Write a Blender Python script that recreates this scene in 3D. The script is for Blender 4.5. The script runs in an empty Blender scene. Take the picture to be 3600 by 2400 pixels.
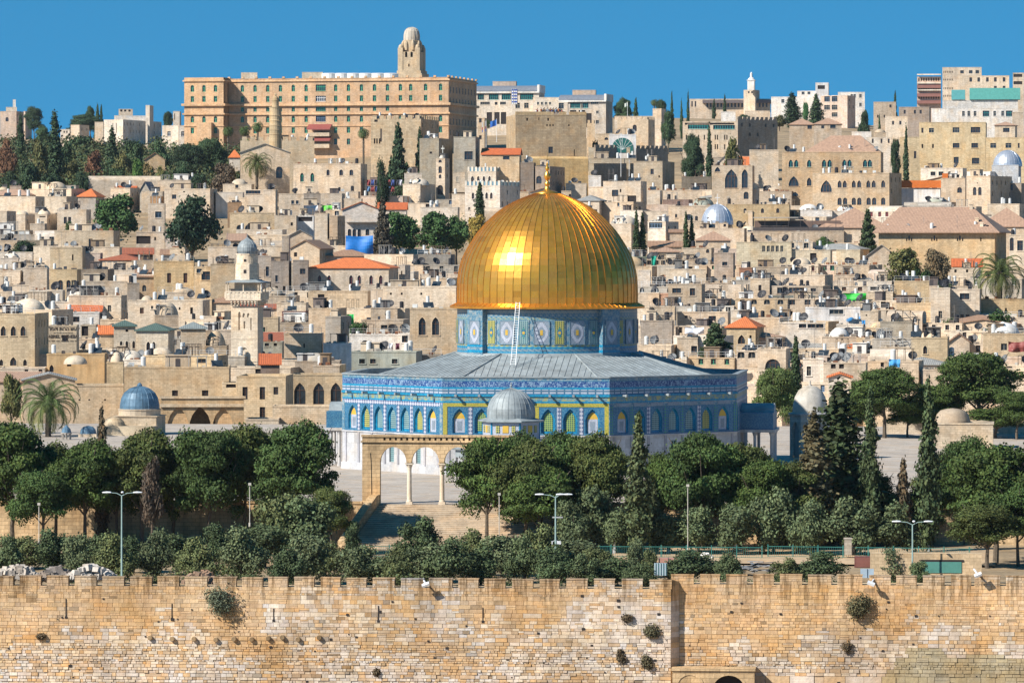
import bpy, math, random
import numpy as np
from math import sin, cos, pi, radians as R, sqrt, asin, atan2, tan
from mathutils import Vector, Matrix

# ------------------------------------------------ camera, sky, sun, exposure
S = bpy.context.scene
col = S.collection
FPX, HZ, CH = 16530.0, 854.0, 28.4       # focal length in photo pixels, horizon row, eye height over the platform
cam = bpy.data.cameras.new('camera'); camo = bpy.data.objects.new('camera', cam); col.objects.link(camo)
cam.sensor_width = 36; cam.lens = FPX / 3600 * 36
cam.shift_y = (HZ - 1200) / 3600
camo.location = (0, 0, CH); camo.rotation_euler = (R(90), 0, 0)
cam.clip_start = 5; cam.clip_end = 20000
S.camera = camo
SUN_AZ, SUN_EL = R(57), R(38)            # azimuth left of the line to the viewer, elevation
W = bpy.data.worlds.new("World"); S.world = W; W.use_nodes = True
nt = W.node_tree; nt.nodes.clear()
sky = nt.nodes.new('ShaderNodeTexSky'); sky.sky_type = 'NISHITA'; sky.sun_disc = False
sky.sun_elevation = SUN_EL
sky.air_density = 1.0; sky.dust_density = 0.05; sky.ozone_density = 3.0; sky.altitude = 700
sunv = Vector((-sin(SUN_AZ) * cos(SUN_EL), -cos(SUN_AZ) * cos(SUN_EL), sin(SUN_EL)))
sky.sun_rotation = atan2(sunv.x, sunv.y)
tc = nt.nodes.new('ShaderNodeTexCoord'); mp = nt.nodes.new('ShaderNodeMapping')
mp.inputs['Scale'].default_value = (1, 1, 1.1); mp.inputs['Location'].default_value = (0, 0, .30)
hs = nt.nodes.new('ShaderNodeHueSaturation'); hs.inputs['Saturation'].default_value = 1.36; hs.inputs['Hue'].default_value = .482
hs.inputs['Value'].default_value = 1.0
bg = nt.nodes.new('ShaderNodeBackground'); bg.inputs['Strength'].default_value = 0.10
ow = nt.nodes.new('ShaderNodeOutputWorld')
nt.links.new(tc.outputs['Generated'], mp.inputs[0]); nt.links.new(mp.outputs[0], sky.inputs[0])
nt.links.new(sky.outputs[0], hs.inputs['Color']); nt.links.new(hs.outputs[0], bg.inputs[0]); nt.links.new(bg.outputs[0], ow.inputs[0])
sl = bpy.data.lights.new('sun', 'SUN'); sl.energy = 5.0; sl.angle = R(.5); sl.color = (1, .94, .84)
so = bpy.data.objects.new('sun', sl); col.objects.link(so); so.rotation_euler = sunv.to_track_quat('Z', 'Y').to_euler()
V = S.view_settings; V.view_transform = 'Standard'; V.look = 'None'; V.exposure = 0.66; V.gamma = 1; V.use_curve_mapping = False
S.cycles.max_bounces = 4; S.cycles.diffuse_bounces = 2; S.cycles.glossy_bounces = 3; S.cycles.transparent_max_bounces = 4

rnd = random.Random(7)
NR = np.random.default_rng(5)

# ------------------------------------------------ helpers
def tag(o, label=None, cat=None, group=None, kind=None):
    if label: o['label'] = label
    if cat: o['category'] = cat
    if group: o['group'] = group
    if kind: o['kind'] = kind
    return o
def empty(name, loc, rz=0, label=None, cat=None, group=None):
    o = bpy.data.objects.new(name, None); col.objects.link(o); o.location = loc; o.rotation_euler = (0, 0, rz)
    o.empty_display_size = .5
    return tag(o, label, cat, group)
class MB:
    def __init__(s): s.v = []; s.f = []; s.m = []; s.c = []; s.col = None
    def face(s, pts, m=0):
        n = len(s.v); s.v.extend(pts); s.f.append(tuple(range(n, n + len(pts)))); s.m.append(m); s.c.append(s.col)
    def faces(s, pts, fs, m=0):
        n = len(s.v); s.v.extend(pts)
        for f in fs: s.f.append(tuple(i + n for i in f)); s.m.append(m); s.c.append(s.col)
    def box(s, x0, x1, y0, y1, z0, z1, m=0, skip=''):
        p = [(x0,y0,z0),(x1,y0,z0),(x1,y1,z0),(x0,y1,z0),(x0,y0,z1),(x1,y0,z1),(x1,y1,z1),(x0,y1,z1)]
        F = {'f':(0,1,5,4),'r':(1,2,6,5),'b':(2,3,7,6),'l':(3,0,4,7),'t':(4,5,6,7),'d':(3,2,1,0)}
        s.faces(p, [F[k] for k in F if k not in skip], m)
    def lathe(s, prof, n=24, cx=0, cy=0, m=0, rot=0, a0=0, a1=2*pi):
        full = abs(a1 - a0 - 2*pi) < 1e-6; k = n if full else n + 1
        pts = []
        for r, z in prof:
            for i in range(k):
                a = rot + a0 + (a1 - a0) * i / n; pts.append((cx + r*cos(a), cy + r*sin(a), z))
        fs = []
        for j in range(len(prof) - 1):
            for i in range(n):
                i2 = (i + 1) % k
                fs.append((j*k+i, j*k+i2, (j+1)*k+i2, (j+1)*k+i))
        s.faces(pts, fs, m)
    def cyl(s, cx, cy, r, z0, z1, n=10, m=0, r1=None):
        r1 = r if r1 is None else r1
        s.lathe([(0, z0), (r, z0), (r1, z1), (0, z1)], n, cx, cy, m)
    def tube(s, p, q, r, n=6, m=0, r1=None):
        p = Vector(p); q = Vector(q); d = (q - p).normalized(); r1 = r if r1 is None else r1
        a = d.orthogonal().normalized(); b = d.cross(a)
        pts = []
        for c, rr in ((p, r), (q, r1)):
            for i in range(n):
                t = 2*pi*i/n; pts.append(tuple(c + (a*cos(t) + b*sin(t))*rr))
        fs = [(i, (i+1) % n, n+(i+1) % n, n+i) for i in range(n)] + [tuple(range(n-1, -1, -1)), tuple(range(n, 2*n))]
        s.faces(pts, fs, m)
    def build(s, name, mats, parent=None, loc=(0,0,0), rz=0, smooth=False, color=None, mesh_only=False):
        me = bpy.data.meshes.new(name)
        if s.f:
            V = np.array(s.v, dtype=np.float32)
            L = np.fromiter((len(f) for f in s.f), dtype=np.int32); tot = int(L.sum())
            idx = np.fromiter((i for f in s.f for i in f), dtype=np.int32, count=tot)
            me.vertices.add(len(V)); me.vertices.foreach_set('co', V.ravel())
            me.loops.add(tot); me.loops.foreach_set('vertex_index', idx)
            me.polygons.add(len(L)); st = np.concatenate(([0], np.cumsum(L)[:-1])).astype(np.int32)
            me.polygons.foreach_set('loop_start', st); me.polygons.foreach_set('loop_total', L)
            me.polygons.foreach_set('material_index', np.array(s.m, dtype=np.int32))
            me.polygons.foreach_set('use_smooth', np.full(len(L), bool(smooth)))
            # uv in metres: along the wall, up the wall
            a = V[idx[st]]; b = V[idx[st+1]]; c = V[idx[st+2]]
            n = np.cross(b-a, c-a); n /= (np.linalg.norm(n, axis=1, keepdims=True) + 1e-9)
            nl = np.repeat(n, L, axis=0); P = V[idx]
            hl = np.sqrt(nl[:,0]**2 + nl[:,1]**2) + 1e-9
            u = (P[:,0]*(-nl[:,1]) + P[:,1]*nl[:,0])/hl; v = P[:,2].copy()
            fl = np.abs(nl[:,2]) > .75
            u[fl] = P[fl,0]; v[fl] = P[fl,1]
            uv = me.uv_layers.new(name='uv'); uv.data.foreach_set('uv', np.stack((u, v), 1).astype(np.float32).ravel())
            if any(q is not None for q in s.c):
                ca = me.color_attributes.new('tint', 'FLOAT_COLOR', 'CORNER')
                cc = np.array([(q if q is not None else (1,1,1)) + (1,) for q in s.c], dtype=np.float32)
                ca.data.foreach_set('color', np.repeat(cc, L, axis=0).ravel())
            me.update(calc_edges=True)
            me.validate()
        for m in (mats if isinstance(mats, (list, tuple)) else [mats]): me.materials.append(m)
        if mesh_only: return me
        return inst(name, me, parent, loc, rz, color)
def inst(name, me, parent=None, loc=(0,0,0), rz=0, color=None):
    o = bpy.data.objects.new(name, me); col.objects.link(o); o.location = loc; o.rotation_euler = (0, 0, rz)
    if parent is not None: o.parent = parent
    if color: o.color = tuple(color) + (1,)
    return o
def kids(o): return [c for c in o.children]
def copy_tree(o, parent=None, memo=None):
    c = o.copy(); col.objects.link(c); c.parent = parent
    for ch in o.children: copy_tree(ch, c)
    return c

# ------------------------------------------------ materials
def nodes(name):
    m = bpy.data.materials.new(name); m.use_nodes = True; t = m.node_tree
    return m, t, t.nodes['Principled BSDF']
def N(t, ty, **k):
    n = t.nodes.new(ty)
    for a, b in k.items(): setattr(n, a, b)
    return n
def mix(t, mode, a, b, f=1.0):
    n = N(t, 'ShaderNodeMix', data_type='RGBA', blend_type=mode)
    for sock, v in ((n.inputs[0], f), (n.inputs[6], a), (n.inputs[7], b)):
        if hasattr(v, 'links') or isinstance(v, bpy.types.NodeSocket): t.links.new(v, sock)
        else: sock.default_value = v if not isinstance(v, tuple) else (v + (1,))[:4]
    return n.outputs[2]
def ramp(t, fac, stops):
    r = N(t, 'ShaderNodeValToRGB'); e = r.color_ramp.elements
    while len(e) < len(stops): e.new(.5)
    for i, (p, c) in enumerate(stops):
        e[i].position = p; e[i].color = (c, c, c, 1) if not isinstance(c, tuple) else c + (1,)
    t.links.new(fac, r.inputs[0]); return r.outputs[0]
def noise(t, vec, scale, detail=3, rough=.6, dist=0):
    n = N(t, 'ShaderNodeTexNoise'); n.inputs['Scale'].default_value = scale; n.inputs['Detail'].default_value = detail
    n.inputs['Roughness'].default_value = rough; n.inputs['Distortion'].default_value = dist
    if vec is not None: t.links.new(vec, n.inputs['Vector'])
    return n.outputs[0]
def scaled(t, vec, s):
    m = N(t, 'ShaderNodeMapping'); m.inputs['Scale'].default_value = s; t.links.new(vec, m.inputs[0]); return m.outputs[0]
def stone_mat(name, color=None, course=.33, mortar=.72, attr=None, stain=.5, bump=.5, rough=.9, bw=None):
    m, t, b = nodes(name)
    tcn = N(t, 'ShaderNodeTexCoord'); geo = N(t, 'ShaderNodeNewGeometry'); oi = N(t, 'ShaderNodeObjectInfo')
    if attr: an = N(t, 'ShaderNodeAttribute', attribute_name=attr); base = an.outputs[0]
    elif color: rg = N(t, 'ShaderNodeRGB'); rg.outputs[0].default_value = color + (1,); base = rg.outputs[0]
    else: base = oi.outputs['Color']
    pos = geo.outputs['Position']
    c = base
    if course:
        br = N(t, 'ShaderNodeTexBrick'); br.inputs['Scale'].default_value = 1
        br.inputs['Brick Width'].default_value = bw or course*2.1; br.inputs['Row Height'].default_value = course
        br.inputs['Mortar Size'].default_value = .022; br.inputs['Bias'].default_value = 0
        br.inputs['Color1'].default_value = (1.1,1.09,1.07,1); br.inputs['Color2'].default_value = (.84,.82,.79,1)
        br.inputs['Mortar'].default_value = (mortar, mortar*.96, mortar*.92, 1)
        t.links.new(tcn.outputs['UV'], br.inputs['Vector'])
        c = mix(t, 'MULTIPLY', c, br.outputs[0])
    n1 = ramp(t, noise(t, pos, .11, 4, .65), [(.3, 1-stain*.5), (.7, 1+stain*.22)])
    c = mix(t, 'MULTIPLY', c, n1)
    st = ramp(t, noise(t, scaled(t, pos, (1.1, 1.1, .12)), 1.0, 3, .6), [(.33, 1-stain*.3), (.56, 1.04)])
    c = mix(t, 'MULTIPLY', c, st)
    if attr:
        sx = N(t, 'ShaderNodeSeparateXYZ'); t.links.new(pos, sx.inputs[0]); mr = N(t, 'ShaderNodeMapRange'); t.links.new(sx.outputs[2], mr.inputs[0])
        for i_, v_ in ((1,-5.6),(2,-2.6),(3,0),(4,1)): mr.inputs[i_].default_value = v_
        sm = N(t, 'ShaderNodeMath', operation='MULTIPLY'); t.links.new(mr.outputs[0], sm.inputs[0]); t.links.new(ramp(t, noise(t, scaled(t, pos, (1.9, .3, .13)), 1.0, 3, .7), [(.52, 0), (.60, 1)]), sm.inputs[1])
        c = mix(t, 'MULTIPLY', c, (.50,.47,.42), sm.outputs[0])
        lr = ramp(t, noise(t, scaled(t, pos, (.16, .16, .3)), 1.0, 4, .6), [(.35, (.93,.80,.62)), (.65, (1.06,1.06,1.08))]); c = mix(t, 'MULTIPLY', c, lr)
    gr = ramp(t, noise(t, pos, 3.2, 3, .7), [(.3, .84), (.7, 1.1)])
    c = mix(t, 'MULTIPLY', c, gr)
    wn = ramp(t, noise(t, pos, .35, 2, .5), [(.45, (1,1,1)), (.8, (1.06,.93,.78))])
    c = mix(t, 'MULTIPLY', c, wn)
    t.links.new(c, b.inputs['Base Color']); b.inputs['Roughness'].default_value = rough; b.inputs['Specular IOR Level'].default_value = .2
    if bump:
        bp = N(t, 'ShaderNodeBump'); bp.inputs['Strength'].default_value = bump; bp.inputs['Distance'].default_value = .06
        t.links.new(gr, bp.inputs['Height']); t.links.new(bp.outputs[0], b.inputs['Normal'])
    return m
def plain(name, color=None, rough=.6, metal=0, var=.15, sc=1.2, spec=.4, bump=0):
    m, t, b = nodes(name); geo = N(t, 'ShaderNodeNewGeometry')
    if color: rg = N(t, 'ShaderNodeRGB'); rg.outputs[0].default_value = color + (1,); c = rg.outputs[0]
    else: c = N(t, 'ShaderNodeObjectInfo').outputs['Color']
    if var:
        nn = noise(t, geo.outputs['Position'], sc, 3, .65)
        c = mix(t, 'MULTIPLY', c, ramp(t, nn, [(.3, 1-var), (.7, 1+var*.5)]))
        if bump:
            bp = N(t, 'ShaderNodeBump'); bp.inputs['Strength'].default_value = bump; bp.inputs['Distance'].default_value = .05
            t.links.new(nn, bp.inputs['Height']); t.links.new(bp.outputs[0], b.inputs['Normal'])
    t.links.new(c, b.inputs['Base Color'])
    b.inputs['Roughness'].default_value = rough; b.inputs['Metallic'].default_value = metal; b.inputs['Specular IOR Level'].default_value = spec
    return m
def uvmath(t, scale_u=1, scale_v=1):
    tcn = N(t, 'ShaderNodeTexCoord'); mpn = N(t, 'ShaderNodeMapping'); mpn.inputs['Scale'].default_value = (scale_u, scale_v, 1)
    t.links.new(tcn.outputs['UV'], mpn.inputs[0]); return mpn.outputs[0]
def tile(name, kind, c1, c2, sc=1, c3=None, rough=.45):
    m, t, b = nodes(name); uv = uvmath(t, sc, sc)
    if kind == 'noise':
        f = ramp(t, noise(t, uv, 1, 2, .8), [(.47, 0), (.53, 1)]); c = mix(t, 'MIX', c1, c2, f)
    elif kind == 'script':
        f = ramp(t, noise(t, scaled(t, uv, (1.6, 1, 1)), 1, 3, .75, 1.5), [(.5, 0), (.55, 1)]); c = mix(t, 'MIX', c1, c2, f)
    elif kind == 'lattice':
        v = N(t, 'ShaderNodeTexVoronoi'); v.inputs['Randomness'].default_value = 0; v.inputs['Scale'].default_value = 1
        t.links.new(uv, v.inputs['Vector']); f = ramp(t, v.outputs['Distance'], [(.3, 0), (.42, 1)]); c = mix(t, 'MIX', c1, c2, f)
    elif kind == 'checker':
        mpn = N(t, 'ShaderNodeMapping'); mpn.inputs['Rotation'].default_value = (0, 0, pi/4); t.links.new(uv, mpn.inputs[0])
        ck = N(t, 'ShaderNodeTexChecker'); ck.inputs['Scale'].default_value = 1; t.links.new(mpn.outputs[0], ck.inputs[0])
        ck.inputs[1].default_value = c1 + (1,); ck.inputs[2].default_value = c2 + (1,); c = ck.outputs[0]
    elif kind == 'brick':
        br = N(t, 'ShaderNodeTexBrick'); br.inputs['Scale'].default_value = 1; br.offset = 0
        br.inputs['Brick Width'].default_value = 1; br.inputs['Row Height'].default_value = .6; br.inputs['Mortar Size'].default_value = .1
        for k_, q in (('Color1', c1), ('Color2', c1), ('Mortar', c2)): br.inputs[k_].default_value = q + (1,)
        t.links.new(uv, br.inputs['Vector']); c = br.outputs[0]
    if c3:
        c = mix(t, 'MIX', c, c3, ramp(t, noise(t, uv, .35, 2, .5), [(.52, 0), (.6, 1)]))
    geo = N(t, 'ShaderNodeNewGeometry')
    c = mix(t, 'MULTIPLY', c, ramp(t, noise(t, geo.outputs['Position'], .6, 3, .6), [(.3, .82), (.7, 1.1)]))
    t.links.new(c, b.inputs['Base Color']); b.inputs['Roughness'].default_value = rough
    return m
def leaf_mat(name):
    m, t, b = nodes(name); oi = N(t, 'ShaderNodeObjectInfo'); an = N(t, 'ShaderNodeAttribute', attribute_name='tint')
    c = mix(t, 'MULTIPLY', oi.outputs['Color'], an.outputs[0])
    t.links.new(c, b.inputs['Base Color']); b.inputs['Roughness'].default_value = .75; b.inputs['Specular IOR Level'].default_value = .25
    return m
M = {}
M['stone'] = stone_mat('house stone')
M['ashlar'] = stone_mat('rough ashlar', course=.5, mortar=.6, stain=.5, bump=.9)
M['plaster'] = stone_mat('plaster', course=0, stain=.7, bump=.25)
M['cast'] = stone_mat('wall blocks', attr='tint', course=0, stain=.55, bump=1.0)
M['paint'] = plain('painted', None, .55)
M['metal'] = plain('metal sheet', None, .35, .6, .12)
M['glass'] = plain('window glass', (.03,.04,.05), .12, 0, .5, .9, .6)
M['void'] = plain('dark interior', (.025,.02,.02), .9, 0, 0)
M['roofflat'] = plain('roof screed', (.45,.42,.37), .95, 0, .35, .8, .1)
def roofmat(name, w=.35):
    m, t, b = nodes(name); oi = N(t, 'ShaderNodeObjectInfo'); geo = N(t, 'ShaderNodeNewGeometry'); tcn = N(t, 'ShaderNodeTexCoord')
    wv = N(t, 'ShaderNodeTexWave', wave_type='BANDS', bands_direction='X'); wv.inputs['Scale'].default_value = .314/w
    wv.inputs['Distortion'].default_value = .4
    t.links.new(tcn.outputs['UV'], wv.inputs['Vector'])
    c = mix(t, 'MULTIPLY', oi.outputs['Color'], ramp(t, wv.outputs['Fac'], [(.1, .72), (.6, 1.08)]))
    c = mix(t, 'MULTIPLY', c, ramp(t, noise(t, geo.outputs['Position'], 1.5, 4, .7), [(.3, .7), (.7, 1.15)]))
    t.links.new(c, b.inputs['Base Color']); b.inputs['Roughness'].default_value = .85
    bp = N(t, 'ShaderNodeBump'); bp.inputs['Strength'].default_value = .5; bp.inputs['Distance'].default_value = .06
    t.links.new(wv.outputs['Fac'], bp.inputs['Height']); t.links.new(bp.outputs[0], b.inputs['Normal'])
    return m
M['tiles'] = roofmat('roof tiles')
M['leaf'] = leaf_mat('foliage')
M['bark'] = plain('bark', (.13,.105,.08), .95, 0, .4, 4, .1)
M['limewash'] = plain('limewashed bark', (.6,.6,.6), .9, 0, .3, 3, .1)
M['lead'] = plain('lead sheet', (.27,.305,.32), .6, .1, .35, .7)
M['leadblue'] = plain('blue lead sheet', (.09,.17,.25), .5, .15, .35, .9)
M['marble'] = stone_mat('marble', (.46,.47,.50), course=1.1, mortar=.85, stain=.3, bump=.1, rough=.4, bw=1.3)
M['gold'] = None
def gold():
    m, t, b = nodes('gilded sheet'); an = N(t, 'ShaderNodeAttribute', attribute_name='tint'); geo = N(t, 'ShaderNodeNewGeometry')
    c = mix(t, 'MULTIPLY', (.80,.38,.06), an.outputs[0])
    nn = noise(t, scaled(t, geo.outputs['Position'], (1, 1, .45)), 1.1, 5, .7)
    c = mix(t, 'MULTIPLY', c, ramp(t, nn, [(.3, .72), (.62, 1.05)]))
    t.links.new(c, b.inputs['Base Color']); b.inputs['Metallic'].default_value = .78
    r = ramp(t, nn, [(.3, .36), (.7, .24)]); t.links.new(r, b.inputs['Roughness'])
    bp = N(t, 'ShaderNodeBump'); bp.inputs['Strength'].default_value = .12; bp.inputs['Distance'].default_value = .05
    t.links.new(noise(t, geo.outputs['Position'], 2.2, 2, .5), bp.inputs['Height']); t.links.new(bp.outputs[0], b.inputs['Normal'])
    return m
M['gold'] = gold()
BLU = (.015,.17,.42); CYA = (.0,.36,.62); WHI = (.46,.47,.62); COB = (.025,.05,.33)
M['t_blue'] = tile('blue tiles', 'noise', (.012,.10,.22), (.06,.18,.27), 5)
M['t_lilac'] = tile('pale patterned tiles', 'noise', (.17,.26,.31), (.04,.15,.25), 5, (.24,.29,.31))
M['t_script'] = tile('inscription tiles', 'script', (.01,.05,.19), (.20,.31,.44), 2.4)
M['t_cyan'] = tile('turquoise tiles', 'noise', (.0,.165,.33), (.01,.24,.39), 3)
M['t_boxes'] = tile('white tile boxes', 'brick', (.34,.38,.45), (.05,.13,.21), 1.05)
M['t_green'] = tile('yellow green tiles', 'noise', (.20,.29,.25), (.06,.18,.28), 4, (.28,.29,.14))
M['t_yellow'] = tile('ochre tiles', 'noise', (.43,.34,.05), (.26,.27,.05), 6)
M['t_diamond'] = tile('diamond tiles', 'checker', (.42,.43,.50), (.10,.14,.24), 2.9)
M['t_greenstrip'] = tile('green diaper tiles', 'checker', (.05,.22,.16), (.03,.12,.28), 4)
M['g_yellow'] = tile('yellow lattice', 'lattice', (.03,.08,.06), (.42,.38,.10), 4)
M['g_green'] = tile('green lattice', 'lattice', (.02,.07,.08), (.26,.36,.10), 4)
M['g_blue'] = tile('grey blue lattice', 'lattice', (.02,.09,.13), (.22,.33,.33), 4)
M['panel'] = tile('white tile panel', 'noise', (.32,.34,.42), (.40,.43,.49), 5)
M['loz'] = tile('lozenge field', 'noise', (.18,.22,.27), (.22,.27,.33), 5)
M['ochre'] = plain('ochre tile', (.55,.35,.05), .5)
M['steel'] = plain('galvanised steel', None, .4, .3, .1)

# ------------------------------------------------ terrain
K = .0697
def zref(Y): return -2 + K * (Y - 740)
def Yref(y): return FPX * (30.4 + K * 740) / ((y - HZ) + FPX * K)
GY = [-60, 60, 200, 330, 395, 427, 431, 440, 514, 516, 700, 742, 780, 900, 1100, 1300, 1450, 1520, 1650, 1800, 2000, 2200, 2400, 2700, 3200, 9000]
GZ = [12, 8, -18, -26, -18, -14, -14, -4.3, -4, -4, -4, -4.5, -3, zref(900)-4, zref(1100)-4, zref(1300)-4, 42, 44, 50, 60, 72, 82, 85, 80, 60, -60]
def ground_z(X, Y):
    z = float(np.interp(Y, GY, GZ))
    if Y > 1500: z += 5 * sin(X / 90 + 1) * min(1, (Y - 1500) / 300)
    return z
def P(px, py, Y): return Vector(((px - 1800) / FPX * Y, Y, CH - (py - HZ) / FPX * Y))
def terrain():
    mb = MB(); ys = sorted(set(GY + list(range(440, 3200, 60)))); xs = list(range(-2400, -500, 200)) + list(range(-500, 501, 25)) + list(range(600, 2401, 200))
    pts = [(x * (1 if y < 3000 else 2.5), y, ground_z(x, y)) for y in ys for x in xs]; n = len(xs)
    fs = [(j*n+i, j*n+i+1, (j+1)*n+i+1, (j+1)*n+i) for j in range(len(ys)-1) for i in range(n-1)]
    mb.faces(pts, fs)
    g = stone_mat('dry earth', (.36,.27,.17), course=0, stain=.8, bump=1)
    tag(mb.build('ground', g), kind='structure')
terrain()

# ------------------------------------------------ facade with real openings
def arch_pts(w, h, kind, n=8):
    r = w / 2
    rise = min(r, h*.95) if kind == 'a' else min(w*.75, h*.9)
    if kind == 'f': rise = min(r*.45, h*.9)
    out = []
    for i in range(n + 1):
        x = -r + w * i / n if kind == 'p' else -r * cos(pi * i / n)
        q = abs(x / r)
        z = (1 - q) ** .55 if kind == 'p' else sqrt(max(0, 1 - q*q))
        out.append((x, h - rise + rise * z))
    return out
def facade(mb, o, u, w, z0, z1, wins, m=0, depth=.28, rm=None):
    """o = left end (x,y); u = unit direction along the wall; wins = (centre, bottom, width, height, archkind)"""
    rm = m if rm is None else rm
    n = (u[1], -u[0])
    def p(a, z, d=0): return (o[0] + u[0]*a - n[0]*d, o[1] + u[1]*a - n[1]*d, z)
    ws = []
    for q in wins:
        a, b, ww, hh, k = q[:5]
        if a - ww/2 < .02 or a + ww/2 > w - .02 or b < z0 + .01 or b + hh > z1 - .02: continue
        ws.append((a, b, ww, hh, k))
    xs = sorted({0, w} | {round(a - ww/2, 3) for a, b, ww, hh, k in ws} | {round(a + ww/2, 3) for a, b, ww, hh, k in ws})
    zs = sorted({z0, z1} | {round(b, 3) for a, b, ww, hh, k in ws} | {round(b + hh, 3) for a, b, ww, hh, k in ws})
    for i in range(len(xs) - 1):
        zstart = None
        for j in range(len(zs) - 1):
            cx = (xs[i] + xs[i+1]) / 2; cz = (zs[j] + zs[j+1]) / 2
            hole = any(abs(cx - a) < ww/2 and b < cz < b + hh for a, b, ww, hh, k in ws)
            if not hole and zstart is None: zstart = zs[j]
            if zstart is not None and (hole or j == len(zs) - 2):
                ze = zs[j] if hole else zs[j+1]
                if ze > zstart: mb.face([p(xs[i], zstart), p(xs[i+1], zstart), p(xs[i+1], ze), p(xs[i], ze)], m)
                zstart = None
    for a, b, ww, hh, k in ws:
        l, r, t = a - ww/2, a + ww/2, b + hh; d = depth
        mb.face([p(l, b), p(r, b), p(r, b, d), p(l, b, d)], rm)
        if k in ('r', None):
            mb.face([p(l, b), p(l, b, d), p(l, t, d), p(l, t)], rm); mb.face([p(r, b, d), p(r, b), p(r, t), p(r, t, d)], rm)
            mb.face([p(l, t, d), p(r, t, d), p(r, t), p(l, t)], rm)
        else:
            pts = [(a + x, b + z) for x, z in arch_pts(ww, hh, k)]
            zs_ = pts[0][1]
            mb.face([p(l, b), p(l, b, d), p(l, zs_, d), p(l, zs_)], rm); mb.face([p(r, b, d), p(r, b), p(r, zs_), p(r, zs_, d)], rm)
            for (xa, za), (xb, zb) in zip(pts[:-1], pts[1:]):
                mb.face([p(xa, za), p(xb, zb), p(xb, t), p(xa, t)], m)
                mb.face([p(xa, za), p(xa, za, d), p(xb, zb, d), p(xb, zb)], rm)
    return ws

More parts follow.
